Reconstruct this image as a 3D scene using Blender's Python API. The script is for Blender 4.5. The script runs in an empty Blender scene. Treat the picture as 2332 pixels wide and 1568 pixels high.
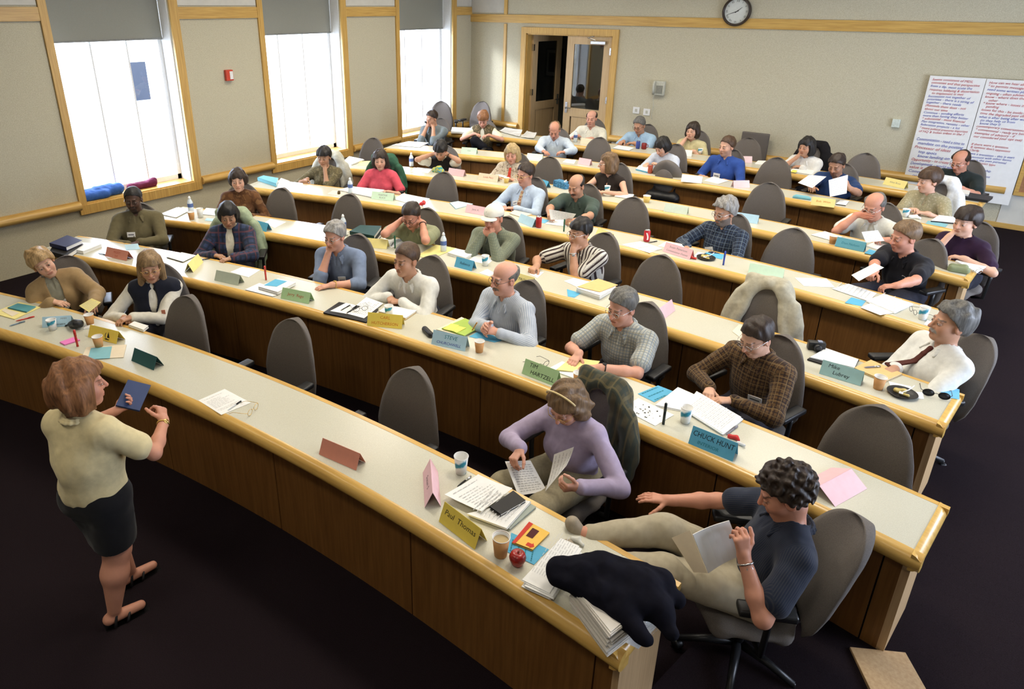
import bpy, bmesh, math, random, os
import numpy as np
from mathutils import Vector, Matrix
random.seed(7)
np.random.seed(7)
COL = bpy.context.scene.collection
SC = bpy.context.scene
V = np.array
def nrm(a):
    a = np.asarray(a, float); return a/max(1e-9, np.linalg.norm(a))

# ---------------------------------------------------------------- camera
FPX, PITCH, ROLL, YAW, CAMZ = 1525.5562615760512, 0.38184505872233215, 0.005805863101910628, 0.6696514679431544, 3.209593649913029
PPX, PPY = 1166-124.81681589, 784-162.99430413
_cy, _sy = math.cos(YAW), math.sin(YAW)
C_F = V([-_sy*math.cos(PITCH), _cy*math.cos(PITCH), -math.sin(PITCH)])
_r0 = V([_cy, _sy, 0]); _u0 = np.cross(_r0, C_F)
C_R = math.cos(ROLL)*_r0+math.sin(ROLL)*_u0
C_U = -math.sin(ROLL)*_r0+math.cos(ROLL)*_u0
C_O = V([0, 0, CAMZ])
def ray(px, py): return (px-PPX)/FPX*C_R-(py-PPY)/FPX*C_U+C_F
def at(px, py, z):                       # point of the plane at height z seen at that place of the photo
    d = ray(px, py); return C_O+d*((z-CAMZ)/d[2])
def onx(px, py, x):
    d = ray(px, py); return C_O+d*(x/d[0])
def ony(px, py, y):
    d = ray(px, py); return C_O+d*(y/d[1])
def px_of(X):
    d = np.asarray(X, float)-C_O; z = d@C_F; return (PPX+FPX*(d@C_R)/z, PPY-FPX*(d@C_U)/z)
cam_d = bpy.data.cameras.new('camera'); cam = bpy.data.objects.new('camera', cam_d); COL.objects.link(cam)
cam_d.sensor_fit = 'HORIZONTAL'; cam_d.sensor_width = 36.0; cam_d.lens = FPX*36/2332
cam_d.shift_x = (1166-PPX)/2332; cam_d.shift_y = (PPY-784)/2332
cam_d.clip_start = 0.05; cam_d.clip_end = 200
cam.matrix_world = Matrix(((C_R[0], C_U[0], -C_F[0], 0), (C_R[1], C_U[1], -C_F[1], 0), (C_R[2], C_U[2], -C_F[2], CAMZ), (0, 0, 0, 1)))
SC.camera = cam

# ---------------------------------------------------------------- view, world, daylight
SC.view_settings.view_transform = 'Standard'; SC.view_settings.look = 'None'
SC.view_settings.gamma = 1.0; SC.view_settings.use_curve_mapping = False
SC.view_settings.exposure = 0.0
LAMP_W = 46.0
W = bpy.data.worlds.new('world'); SC.world = W; W.use_nodes = True
_bg = W.node_tree.nodes['Background']; _bg.inputs[0].default_value = (0.74, 0.83, 1.0, 1); _bg.inputs[1].default_value = 17.0
SC.cycles.max_bounces = 6; SC.cycles.diffuse_bounces = 4; SC.cycles.glossy_bounces = 3; SC.cycles.transmission_bounces = 5
SC.cycles.transparent_max_bounces = 8; SC.cycles.caustics_reflective = False; SC.cycles.caustics_refractive = False
SC.cycles.sample_clamp_indirect = 4.0
XL, YB, XR, YF, ZC = -8.84, 11.58, 3.3, -3.2, 4.7      # inner faces of the walls, height of the ceiling
def portal(name, loc, rot, sx, sy):
    l = bpy.data.lights.new(name, 'AREA'); l.shape = 'RECTANGLE'; l.size = sx; l.size_y = sy
    l.cycles.is_portal = True
    o = bpy.data.objects.new(name, l); o.location = loc; o.rotation_euler = rot; COL.objects.link(o); return o
WIN = [(3.53, 5.03), (6.49, 8.02), (9.42, 10.95)]       # openings of the left wall along y
WZ0, WZ1 = 0.80, 3.95
for a, b in WIN: portal('window_daylight', (XL-0.34, (a+b)/2, 1.78), (0, math.radians(-90), 0), 1.95, b-a)
RWIN = [(3.4, 6.2), (6.8, 9.6)]
for a, b in RWIN: portal('window_daylight', (XR+0.22, (a+b)/2, 1.9), (0, math.radians(90), 0), 1.9, b-a)
_s = bpy.data.lights.new('sun', 'SUN'); _s.energy = 5.0; _s.angle = math.radians(9); _s.color = (0.86, 0.90, 1.0)
SUN = bpy.data.objects.new('sun', _s); COL.objects.link(SUN)
SUN.rotation_euler = Vector((0.62, 0.72, -0.30)).to_track_quat('-Z', 'Y').to_euler()

# ---------------------------------------------------------------- materials
MATS = {}
def _new(name):
    m = bpy.data.materials.new(name); m.use_nodes = True
    nt = m.node_tree; b = nt.nodes['Principled BSDF']; return m, nt, b
def _set(b, col=None, rough=None, spec=None, metal=None):
    if col is not None: b.inputs['Base Color'].default_value = (*col, 1)
    if rough is not None: b.inputs['Roughness'].default_value = rough
    if spec is not None: b.inputs['Specular IOR Level'].default_value = spec
    if metal is not None: b.inputs['Metallic'].default_value = metal
def N(nt, kind, **kw):
    n = nt.nodes.new(kind)
    for k, v in kw.items():
        if k in n.inputs: n.inputs[k].default_value = v
        else: setattr(n, k, v)
    return n
def ramp(nt, fac, stops):
    r = nt.nodes.new('ShaderNodeValToRGB'); e = r.color_ramp.elements
    while len(e) < len(stops): e.new(0.5)
    for i, (p, c) in enumerate(stops): e[i].position = p; e[i].color = (*c, 1)
    nt.links.new(fac, r.inputs[0]); return r
def mat(name, col, rough=0.6, spec=0.3, metal=0.0, var=0.10, scale=40.0, bump=0.0, coord='Object', detail=2.0):
    """plain surface with a little procedural variation of its colour"""
    if name in MATS: return MATS[name]
    m, nt, b = _new(name); _set(b, None, rough, spec, metal)
    tc = N(nt, 'ShaderNodeTexCoord'); nz = N(nt, 'ShaderNodeTexNoise', Scale=scale, Detail=detail)
    nt.links.new(tc.outputs[coord], nz.inputs['Vector'])
    lo = tuple(max(0, c*(1-var)) for c in col); hi = tuple(min(1, c*(1+var)) for c in col)
    r = ramp(nt, nz.outputs[0], [(0.3, lo), (0.7, hi)]); nt.links.new(r.outputs[0], b.inputs['Base Color'])
    if bump:
        bp = N(nt, 'ShaderNodeBump', Strength=bump, Distance=0.004); nt.links.new(nz.outputs[0], bp.inputs['Height']); nt.links.new(bp.outputs[0], b.inputs['Normal'])
    MATS[name] = m; return m
def wood(name, dark, light, rough=0.35, spec=0.4, axis='Z', sc=1.0):
    if name in MATS: return MATS[name]
    m, nt, b = _new(name); _set(b, None, rough, spec)
    tc = N(nt, 'ShaderNodeTexCoord'); mp = N(nt, 'ShaderNodeMapping')
    s = {'X': (1.5, 30, 30), 'Y': (30, 1.5, 30), 'Z': (30, 30, 1.5)}[axis]
    mp.inputs['Scale'].default_value = tuple(v*sc for v in s)
    nz = N(nt, 'ShaderNodeTexNoise', Scale=1.6, Detail=5.0, Roughness=0.6)
    nt.links.new(tc.outputs['Object'], mp.inputs[0]); nt.links.new(mp.outputs[0], nz.inputs['Vector'])
    r = ramp(nt, nz.outputs[0], [(0.3, dark), (0.72, light)]); nt.links.new(r.outputs[0], b.inputs['Base Color'])
    MATS[name] = m; return m
def speckle(name, c1, c2, scale=220.0, rough=0.8, spec=0.2, bump=0.25):
    if name in MATS: return MATS[name]
    m, nt, b = _new(name); _set(b, None, rough, spec)
    tc = N(nt, 'ShaderNodeTexCoord'); nz = N(nt, 'ShaderNodeTexNoise', Scale=scale, Detail=3.0, Roughness=0.7)
    nt.links.new(tc.outputs['Object'], nz.inputs['Vector'])
    r = ramp(nt, nz.outputs[0], [(0.35, c1), (0.65, c2)]); nt.links.new(r.outputs[0], b.inputs['Base Color'])
    if bump:
        bp = N(nt, 'ShaderNodeBump', Strength=bump, Distance=0.003); nt.links.new(nz.outputs[0], bp.inputs['Height']); nt.links.new(bp.outputs[0], b.inputs['Normal'])
    MATS[name] = m; return m
def attr_mat(name, attr, rough=0.55, spec=0.3, sss=0.0, var=0.06, scale=60.0):
    if name in MATS: return MATS[name]
    m, nt, b = _new(name); _set(b, None, rough, spec)
    a = N(nt, 'ShaderNodeAttribute', attribute_name=attr)
    tc = N(nt, 'ShaderNodeTexCoord'); nz = N(nt, 'ShaderNodeTexNoise', Scale=scale, Detail=2.0); nt.links.new(tc.outputs['Object'], nz.inputs['Vector'])
    mr = N(nt, 'ShaderNodeMapRange'); mr.inputs[3].default_value = 1-var; mr.inputs[4].default_value = 1+var
    nt.links.new(nz.outputs[0], mr.inputs[0])
    mx = N(nt, 'ShaderNodeVectorMath', operation='MULTIPLY'); nt.links.new(a.outputs['Color'], mx.inputs[0]); nt.links.new(mr.outputs[0], mx.inputs[1])
    nt.links.new(mx.outputs[0], b.inputs['Base Color'])
    MATS[name] = m; return m
def cloth(name, base, kind='plain', c2=None, c3=None, p=0.03, w=0.4, rough=0.85, q=None):
    """shirt cloth; stripes and checks run along the pattern coordinates of the garment"""
    if name in MATS: return MATS[name]
    m, nt, b = _new(name); _set(b, base, rough, 0.15)
    b.inputs['Sheen Weight'].default_value = 0.1
    tc = N(nt, 'ShaderNodeTexCoord'); nz = N(nt, 'ShaderNodeTexNoise', Scale=35.0, Detail=3.0); nt.links.new(tc.outputs['Object'], nz.inputs['Vector'])
    base_out = ramp(nt, nz.outputs[0], [(0.3, tuple(c*0.92 for c in base)), (0.7, tuple(min(1, c*1.06) for c in base))]).outputs[0]
    def line(comp, period, width):
        a = N(nt, 'ShaderNodeAttribute', attribute_name='pat'); sp = N(nt, 'ShaderNodeSeparateXYZ'); nt.links.new(a.outputs['Vector'], sp.inputs[0])
        d = N(nt, 'ShaderNodeMath', operation='DIVIDE'); d.inputs[1].default_value = period; nt.links.new(sp.outputs[comp], d.inputs[0])
        f = N(nt, 'ShaderNodeMath', operation='FRACT'); nt.links.new(d.outputs[0], f.inputs[0])
        l = N(nt, 'ShaderNodeMath', operation='LESS_THAN'); l.inputs[1].default_value = width; nt.links.new(f.outputs[0], l.inputs[0]); return l.outputs[0]
    def mix(fac, c_in, col, amt=1.0):
        x = N(nt, 'ShaderNodeMix', data_type='RGBA')
        mm = N(nt, 'ShaderNodeMath', operation='MULTIPLY'); mm.inputs[1].default_value = amt; nt.links.new(fac, mm.inputs[0])
        nt.links.new(mm.outputs[0], x.inputs[0]); nt.links.new(c_in, x.inputs[6]); x.inputs[7].default_value = (*col, 1); return x.outputs[2]
    out = base_out
    if kind == 'stripe': out = mix(line(0, p, w), out, c2)
    if kind in ('plaid', 'check'):
        amt = 0.75 if kind == 'plaid' else 1.0
        out = mix(line(0, p, w), out, c2, amt); out = mix(line(1, q or p, w), out, c2, amt)
        if c3: out = mix(line(0, p*1.7, w*0.35), out, c3, 0.8); out = mix(line(1, (q or p)*1.7, w*0.35), out, c3, 0.8)
    if kind == 'camo':
        n2 = N(nt, 'ShaderNodeTexNoise', Scale=p, Detail=2.0); nt.links.new(tc.outputs['Object'], n2.inputs['Vector'])
        out = ramp(nt, n2.outputs[0], [(0.40, base), (0.47, c2), (0.56, c2), (0.60, c3 or base)]).outputs[0]
    nt.links.new(out, b.inputs['Base Color'])
    MATS[name] = m; return m
def glass_mat(name, col=(1, 1, 1), rough=0.0, alpha=0.15):
    if name in MATS: return MATS[name]
    m, nt, b = _new(name); nt.nodes.remove(b)
    o = nt.nodes['Material Output']; t = N(nt, 'ShaderNodeBsdfTransparent'); g = N(nt, 'ShaderNodeBsdfGlossy'); g.inputs['Roughness'].default_value = rough
    t.inputs[0].default_value = (*col, 1); mx = N(nt, 'ShaderNodeMixShader'); mx.inputs[0].default_value = alpha
    nt.links.new(t.outputs[0], mx.inputs[1]); nt.links.new(g.outputs[0], mx.inputs[2]); nt.links.new(mx.outputs[0], o.inputs[0])
    MATS[name] = m; return m

M_oak = wood('oak', (0.46, 0.265, 0.065), (0.66, 0.42, 0.125), 0.32, 0.5, 'X')
M_oakv = wood('oak_upright', (0.46, 0.265, 0.065), (0.66, 0.42, 0.125), 0.4, 0.4, 'Z')
M_nose = wood('oak_edge', (0.52, 0.30, 0.07), (0.70, 0.44, 0.12), 0.26, 0.5, 'X', 0.6)
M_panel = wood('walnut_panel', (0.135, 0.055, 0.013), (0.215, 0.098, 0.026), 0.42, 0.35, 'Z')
M_end = wood('oak_end', (0.46, 0.29, 0.14), (0.60, 0.41, 0.22), 0.4, 0.4, 'Z')
M_lam = speckle('laminate', (0.50, 0.485, 0.39), (0.60, 0.585, 0.48), 260.0, 0.24, 0.5, 0.0)
M_wall = speckle('wall_fabric', (0.46, 0.42, 0.30), (0.60, 0.56, 0.42), 120.0, 0.95, 0.1, 0.3)
M_plaster = mat('plaster', (0.62, 0.60, 0.53), 0.9, 0.1, var=0.04, scale=8)
M_white = mat('white_paint', (0.80, 0.80, 0.78), 0.5, 0.3, var=0.03)
M_ceil = mat('ceiling_white', (0.72, 0.70, 0.66), 0.9, 0.1, var=0.03)
M_carpet = speckle('carpet', (0.008, 0.005, 0.006), (0.020, 0.014, 0.017), 300.0, 1.0, 0.05, 0.4)
M_chair = speckle('chair_tweed', (0.105, 0.092, 0.082), (0.185, 0.165, 0.150), 420.0, 0.95, 0.1, 0.3)
M_black = mat('black_plastic', (0.012, 0.012, 0.013), 0.4, 0.4, var=0.1)
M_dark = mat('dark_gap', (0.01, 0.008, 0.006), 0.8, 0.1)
M_chrome = mat('chrome', (0.6, 0.6, 0.6), 0.25, 0.5, 1.0, var=0.05)
M_paper = mat('paper', (0.82, 0.82, 0.80), 0.8, 0.2, var=0.02, scale=15)
M_glass = glass_mat('clear_glass', (0.97, 0.98, 1.0), 0.0, 0.06)
# ---------------------------------------------------------------- mesh building
def link_mesh(name, verts, faces, m, parent=None, smooth=False, cols=None, pats=None, mats=None, fmat=None):
    me = bpy.data.meshes.new(name)
    verts = np.asarray(verts, np.float32); 
    if isinstance(faces, np.ndarray):
        nf, k = faces.shape
        me.vertices.add(len(verts)); me.vertices.foreach_set('co', verts.ravel())
        me.loops.add(nf*k); me.loops.foreach_set('vertex_index', faces.astype(np.int32).ravel())
        me.polygons.add(nf); me.polygons.foreach_set('loop_start', np.arange(0, nf*k, k, dtype=np.int32))
        try: me.polygons.foreach_set('loop_total', np.full(nf, k, np.int32))
        except Exception: pass
        me.update(calc_edges=True)
    else:
        me.from_pydata([tuple(map(float, v)) for v in verts], [], faces)
    if smooth: me.polygons.foreach_set('use_smooth', np.ones(len(me.polygons), bool))
    if cols is not None:
        a = me.attributes.new('Col', 'FLOAT_COLOR', 'POINT'); a.data.foreach_set('color', np.c_[cols, np.ones(len(cols))].astype(np.float32).ravel())
    if pats is not None:
        a = me.attributes.new('pat', 'FLOAT_VECTOR', 'POINT'); a.data.foreach_set('vector', np.asarray(pats, np.float32).ravel())
    me.materials.append(m)
    for x in (mats or []): me.materials.append(x)
    if fmat is not None: me.polygons.foreach_set('material_index', np.asarray(fmat, np.int32))
    me.update()
    o = bpy.data.objects.new(name, me); COL.objects.link(o)
    if parent is not None: o.parent = parent
    return o
class MB:
    """collects shapes into one mesh"""
    def __init__(s): s.v = []; s.f = []; s.n = 0; s.fm = []
    def add(s, v, f, fm=0):
        s.v += [tuple(map(float, p)) for p in v]; s.f += [tuple(int(i)+s.n for i in q) for q in f]; s.fm += [fm]*len(f); s.n += len(v); return s
    def box(s, c, d, R=None, fm=0, bev=0.0):
        d = V(d)/2; c = V(c, dtype=float); R = np.eye(3) if R is None else R
        if bev <= 0:
            p = [c+R@(V((x, y, z))*d) for x in (-1, 1) for y in (-1, 1) for z in (-1, 1)]
            return s.add(p, [(0, 1, 3, 2), (4, 6, 7, 5), (0, 4, 5, 1), (2, 3, 7, 6), (0, 2, 6, 4), (1, 5, 7, 3)], fm)
        bm = bmesh.new(); bmesh.ops.create_cube(bm, size=1.0)
        for v in bm.verts: v.co = Vector((v.co.x*2*d[0], v.co.y*2*d[1], v.co.z*2*d[2]))
        bmesh.ops.bevel(bm, geom=bm.edges[:], offset=bev, segments=2, affect='EDGES', profile=0.7)
        bm.verts.index_update(); p = [c+R@V(v.co) for v in bm.verts]; f = [[v.index for v in q.verts] for q in bm.faces]; bm.free()
        return s.add(p, f, fm)
    def lathe(s, prof, c=(0, 0, 0), n=20, R=None, fm=0, cap=True):
        c = V(c, dtype=float); R = np.eye(3) if R is None else R; p = []; f = []
        for r, z in prof:
            for i in range(n):
                a = 2*math.pi*i/n; p.append(c+R@V((r*math.cos(a), r*math.sin(a), z)))
        for k in range(len(prof)-1):
            for i in range(n):
                j = (i+1) % n; f.append((k*n+i, k*n+j, (k+1)*n+j, (k+1)*n+i))
        if cap:
            if prof[0][0] > 1e-5: f.append(tuple(range(n))[::-1])
            if prof[-1][0] > 1e-5: f.append(tuple((len(prof)-1)*n+i for i in range(n)))
        return s.add(p, f, fm)
    def tube(s, pts, r, n=8, fm=0, closed=False):
        pts = [V(q, dtype=float) for q in pts]; m = len(pts); rs = r if hasattr(r, '__len__') else [r]*m; P = []; f = []; prev = None
        for i in range(m):
            a = pts[(i-1) % m] if (closed or i > 0) else pts[i]; b = pts[(i+1) % m] if (closed or i < m-1) else pts[i]
            t = nrm(b-a)
            if prev is None: prev = nrm(np.cross(t, (0, 0, 1) if abs(t[2]) < .9 else (1, 0, 0)))
            u = nrm(prev-t*(prev@t)); prev = u; w = np.cross(t, u)
            for k in range(n):
                g = 2*math.pi*k/n; P.append(pts[i]+rs[i]*(math.cos(g)*u+math.sin(g)*w))
        for i in range(m if closed else m-1):
            j = (i+1) % m
            for k in range(n):
                l = (k+1) % n; f.append((i*n+k, i*n+l, j*n+l, j*n+k))
        if not closed: f.append(tuple(range(n))[::-1]); f.append(tuple((m-1)*n+k for k in range(n)))
        return s.add(P, f, fm)
    def grid(s, P, fm=0, thick=0.0):
        """a sheet given as rows of points, closed to a thin solid"""
        P = np.asarray(P, float); a, b, _ = P.shape
        f = [(i*b+j, i*b+j+1, (i+1)*b+j+1, (i+1)*b+j) for i in range(a-1) for j in range(b-1)]
        if thick <= 0: return s.add(P.reshape(-1, 3), f, fm)
        du = np.gradient(P, axis=0); dv = np.gradient(P, axis=1); nn = np.cross(du, dv); nn /= np.maximum(1e-9, np.linalg.norm(nn, axis=2, keepdims=True))
        Q = P-nn*thick; o = a*b
        f2 = [tuple(i+o for i in q[::-1]) for q in f]
        rim = [(0, j) for j in range(b)]+[(i, b-1) for i in range(1, a)]+[(a-1, j) for j in range(b-2, -1, -1)]+[(i, 0) for i in range(a-2, 0, -1)]
        ri = [i*b+j for i, j in rim]; side = [(ri[k], ri[(k+1) % len(ri)], ri[(k+1) % len(ri)]+o, ri[k]+o) for k in range(len(ri))]
        return s.add(np.concatenate([P.reshape(-1, 3), Q.reshape(-1, 3)]), f+f2+[q[::-1] for q in side], fm)
    def build(s, name, m, parent=None, smooth=False, mats=None):
        o = link_mesh(name, s.v if s.v else np.zeros((0, 3)), s.f, m, parent, smooth, mats=mats, fmat=s.fm if mats else None)
        bm = bmesh.new(); bm.from_mesh(o.data); bmesh.ops.recalc_face_normals(bm, faces=bm.faces); bm.to_mesh(o.data); bm.free()
        return o
def autosmooth(o, deg=40):
    me = o.data; me.polygons.foreach_set('use_smooth', np.ones(len(me.polygons), bool))
    bm = bmesh.new(); bm.from_mesh(me)
    for e in bm.edges:
        e.smooth = not (len(e.link_faces) == 2 and e.calc_face_angle(0) > math.radians(deg))
    bm.to_mesh(me); bm.free(); return o
def Rz(a): c, s = math.cos(a), math.sin(a); return V([[c, -s, 0], [s, c, 0], [0, 0, 1.]])
def Rx(a): c, s = math.cos(a), math.sin(a); return V([[1., 0, 0], [0, c, -s], [0, s, c]])
def Ry(a): c, s = math.cos(a), math.sin(a); return V([[c, 0, s], [0, 1., 0], [-s, 0, c]])
def tag(o, label, cat, group=None):
    o['label'] = label; o['category'] = cat
    if group: o['group'] = group
    return o
def thing(name, label, cat, loc=(0, 0, 0), rz=0.0, group=None):
    o = bpy.data.objects.new(name, None); COL.objects.link(o); o.empty_display_size = 0.1
    o.location = tuple(map(float, loc)); o.rotation_euler = (0, 0, rz); return tag(o, label, cat, group)
def struct(o): o['kind'] = 'structure'; return o
def copy_tree(o, parent=None):
    c = o.copy(); COL.objects.link(c)
    if parent is not None: c.parent = parent
    for ch in list(o.children): copy_tree(ch, c)
    return c
def text_mesh(txt, size, shear=0.15):
    """outline lettering as verts and faces in the x, y plane, centred"""
    cu = bpy.data.curves.new('lettering', 'FONT'); cu.body = txt; cu.size = size; cu.shear = shear; cu.align_x = 'CENTER'; cu.align_y = 'CENTER'; cu.resolution_u = 2
    ob = bpy.data.objects.new('lettering', cu); COL.objects.link(ob)
    me = bpy.data.meshes.new_from_object(ob.evaluated_get(bpy.context.evaluated_depsgraph_get()))
    v = V([tuple(q.co) for q in me.vertices]).reshape(-1, 3); f = [tuple(q.vertices) for q in me.polygons]
    bpy.data.objects.remove(ob); bpy.data.curves.remove(cu); bpy.data.meshes.remove(me)
    return v, f
# ---------------------------------------------------------------- the room
DC = V([-1.9392228947369, -12.206662225839757])           # common centre of the curved desk rows
T0, DT = 0.7873760278297011, 0.05143772855339
def TOP(k): return T0+DT*(k-1)                             # height of desktop k (1 = front row)
def FLO(k): return TOP(k)-0.73 if k > 0 else 0.0           # floor under the chairs of row k
CO = {1: (0, .025, .014, 14.204), 2: (-.023, -.038, .021, 15.626), 3: (-.008, -.070, -.036, 16.901), 4: (-.059, -.178, -.073, 18.271),
      5: (-.066, -.210, -.096, 19.559), 6: (-.020, -.218, -.169, 20.906), 7: (-.047, -.071, -.129, 22.054)}
DEP = {1: .48, 2: .47, 3: .47, 4: .44, 5: .41, 6: .42, 7: .44}
TH = {1: (-22.6, 5.15), 2: (-20.4, 7.95), 3: (-18.9, 7.3), 4: (-18.2, 6.55), 5: (-16.4, 6.2), 6: (-15.9, 5.6), 7: (-14.75, 5.35)}
def rad(k, th):
    t = max(-19.5, min(8.2, th))/10; a, b, c, d = CO[k]; return a*t**3+b*t*t+c*t+d
def pol(r, th, z=0.0): a = math.radians(th); return V([DC[0]+r*math.sin(a), DC[1]+r*math.cos(a), z])
def desk_pt(k, th, back, z=0.0): return pol(rad(k, th)+back, th, z)
def polar_of(P): d = V(P[:2])-DC; return float(np.linalg.norm(d)), math.degrees(math.atan2(d[0], d[1]))

def shell_floor():
    m = MB(); m.box(((XL+XR)/2, (YF+YB)/2, -0.06), (XR-XL+.4, YB-YF+.4, 0.12)); o = struct(m.build('floor', M_carpet))
    # carpeted seating tiers: each follows the curve of its desk row
    for k in range(1, 8):
        m = MB(); th = np.linspace(-27.5 if k < 3 else -24, TH[k][1]+(0.0 if k > 0 else 0), 40); z0 = FLO(k-1) if k > 1 else 0.0; z1 = FLO(k)
        inner = [desk_pt(k, t, 0.10) for t in th]
        outer = [desk_pt(k+1, t, 0.10) for t in th] if k < 7 else [V([pol(30, t)[0], YB+.05, 0]) for t in th]
        inner = [V([max(p[0], XL-.05), p[1], 0]) for p in inner]; outer = [V([max(p[0], XL-.05), p[1], 0]) for p in outer]
        if k == 7: outer = [V([i[0]+(i[0]-DC[0])*0.02, YB+.05, 0]) for i in inner]
        P = [[i+V([0, 0, z0-.01]), i+V([0, 0, z1]), q+V([0, 0, z1])] for i, q in zip(inner, outer)]
        m.grid(P); struct(m.build('tier', M_carpet))
    # the aisle right of the rows slopes up to the back wall
    m = MB(); ys = [.58, 2.0, 4.0, 6.0, 8.0, 9.72, YB+.05]
    def front_x(y): return -.75 if y < 3 else -.35
    m.grid([[(x, y, ramp_z(y)) for x in (front_x(y), 1.5, XR+.05)] for y in ys], thick=.02); struct(m.build('ramp', M_carpet))
def ramp_z(y): return min(FLO(7), max(0.0, (y-.58)*.0401))+.001
shell_floor()

def wall_with_holes(name, axis, pos, thick, u0, u1, z0, z1, holes, m):
    """wall across u (the other horizontal axis) with rectangular openings (a, b, za, zb)"""
    mb = MB()
    def bx(a, b, c, d):
        if b-a < 1e-4 or d-c < 1e-4: return
        ctr = [0, 0, (c+d)/2]; dim = [0, 0, d-c]
        ctr[axis] = pos+thick/2; dim[axis] = abs(thick); ctr[1-axis] = (a+b)/2; dim[1-axis] = b-a; mb.box(ctr, dim)
    e = u0
    for a, b, za, zb in sorted(holes):
        bx(e, a, z0, z1); bx(a, b, z0, za); bx(a, b, zb, z1); e = b
    bx(e, u1, z0, z1); return struct(mb.build(name, m))
wall_with_holes('wall_left', 0, XL, -0.42, YF, YB, -.05, ZC, [(a, b, WZ0, WZ1) for a, b in WIN], M_wall)
DOOR = (-7.48, -5.66, 2.69)                                # clear opening of the double door
wall_with_holes('wall_back', 1, YB, 0.2, XL-.4, XR+.4, -.05, ZC, [(DOOR[0], DOOR[1], FLO(7)-.05, DOOR[2])], M_wall)
wall_with_holes('wall_right', 0, XR, 0.25, YF, YB, -.05, ZC, [(a, b, .95, 2.85) for a, b in RWIN], M_plaster)
wall_with_holes('wall_front', 1, YF, -0.2, XL-.4, XR+.4, -.05, ZC, [], M_plaster)
m = MB(); m.box(((XL+XR)/2, (YF+YB)/2, ZC+.05), (XR-XL+1, YB-YF+1, .1)); struct(m.build('ceiling', M_ceil))

# windows of the left wall
def left_window(i, a, b):
    xo = XL-0.30; f = MB()
    f.box((xo, (a+b)/2, WZ0+.05), (.07, b-a, .10)); f.box((xo, (a+b)/2, WZ1-.04), (.07, b-a, .08))
    f.box((xo, a+.035, (WZ0+WZ1)/2), (.07, .07, WZ1-WZ0)); f.box((xo, b-.035, (WZ0+WZ1)/2), (.07, .07, WZ1-WZ0))
    o = struct(f.build('window_%d' % i, M_white)); o['label'] = 'tall white framed window number %d counted from the left' % i
    g = MB(); g.box((xo, (a+b)/2, (WZ0+WZ1)/2), (.006, b-a-.1, WZ1-WZ0-.1)); g.build('pane', M_glass, o)
    for t in ((.36, .67) if i == 1 else (.30, .62)):
        q = MB(); q.box((xo, a+(b-a)*t, (WZ0+WZ1)/2), (.035, .022, WZ1-WZ0-.1)); q.build('mullion', M_white, o)
    # deep white reveal and oak ledge
    w = MB(); w.box((XL-.16, b+.008-.016, (WZ0+WZ1)/2), (.27, .016, WZ1-WZ0)); w.box((XL-.16, a+.008, (WZ0+WZ1)/2), (.27, .016, WZ1-WZ0)); w.build('reveal', M_white, o)
    l = MB(); l.box((XL-.14, (a+b)/2, WZ0+.015), (.31, b-a, .03)); l.build('sill', M_oak, o)
    c = MB()
    c.box((XL+.015, a-.045, (WZ0-.11+ZC-.02)/2), (.03, .09, ZC-.02-WZ0+.11)); c.box((XL+.015, b+.06, (WZ0-.11+ZC-.02)/2), (.03, .12, ZC-.02-WZ0+.11))
    c.box((XL+.018, (a+b)/2, WZ0-.05), (.036, b-a+.2, .12)); c.build('casing', M_oakv, o)
    bl = tag(MB().box((XL-.22, (a+b)/2, 3.355), (.012, b-a-.05, 1.20)).build('roller_blind', M_blind), ['grey roller blind pulled partway down the leftmost window', 'grey roller blind pulled partway down the middle window', 'grey roller blind pulled partway down the window by the corner'][i-1], 'blind', 'roller blinds in the left wall windows')
    MB().box((XL-.22, (a+b)/2, 2.755), (.022, b-a-.05, .025)).build('bottom_bar', M_blindbar, bl)
M_blind = speckle('blind_mesh', (0.25, 0.25, 0.215), (0.32, 0.32, 0.275), 300.0, 0.9, 0.1, 0.1)
M_blindbar = mat('blind_bar', (0.22, 0.22, 0.2), 0.6, 0.3)
for i, (a, b) in enumerate(WIN): left_window(i+1, a, b)
for i, (a, b) in enumerate(RWIN):
    f = MB()
    for y in (a+.03, b-.03): f.box((XR+.15, y, 1.9), (.06, .06, 1.9))
    for z in (.98, 2.82): f.box((XR+.15, (a+b)/2, z), (.06, b-a, .06))
    o = struct(f.build('window_%d' % (i+4), M_white)); MB().box((XR+.15, (a+b)/2, 1.9), (.006, b-a, 1.8)).build('pane', M_glass, o)

def trim(n, c, d, mt=M_oak, bev=.004): return struct(MB().box(c, d, bev=bev).build('trim_%d' % n, mt))
def between(a, b, z0, z1, n, th=.025): return trim(n, (XL+th/2, (a+b)/2, (z0+z1)/2), (th, b-a, z1-z0), M_oaky)
M_oaky = wood('oak_lengthways', (0.46, 0.265, 0.065), (0.66, 0.42, 0.125), 0.35, 0.4, 'Y')
gaps = [(YF, WIN[0][0]-.09), (WIN[0][1]+.12, WIN[1][0]-.09), (WIN[1][1]+.12, WIN[2][0]-.09), (WIN[2][1]+.12, YB)]
n = 1
for a, b in gaps:
    between(a, b, 3.00, 3.15, n); n += 1
    r = MB(); r.tube([(XL+.045, a, .81), (XL+.045, b, .81)], .052, 14); r.box((XL+.015, (a+b)/2, .81), (.03, b-a, .12)); struct(autosmooth(r.build('trim_%d' % n, M_oaky))); n += 1
    # the raised upper panels above the band are paler
    struct(MB().box((XL+.006, (a+b)/2, (3.17+ZC)/2), (.012, b-a-.02, ZC-3.17)).build('wall_upper_panel', M_plaster))
trim(n, ((XL+XR)/2, YB-.0125, 2.945), (XR-XL, .025, .15)); n += 1
struct(MB().box(((XL-8.0)/2, YB-.006, (3.05+ZC)/2), (-8.0-XL-.03, .012, ZC-3.05)).build('wall_upper_panel', M_plaster))
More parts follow.
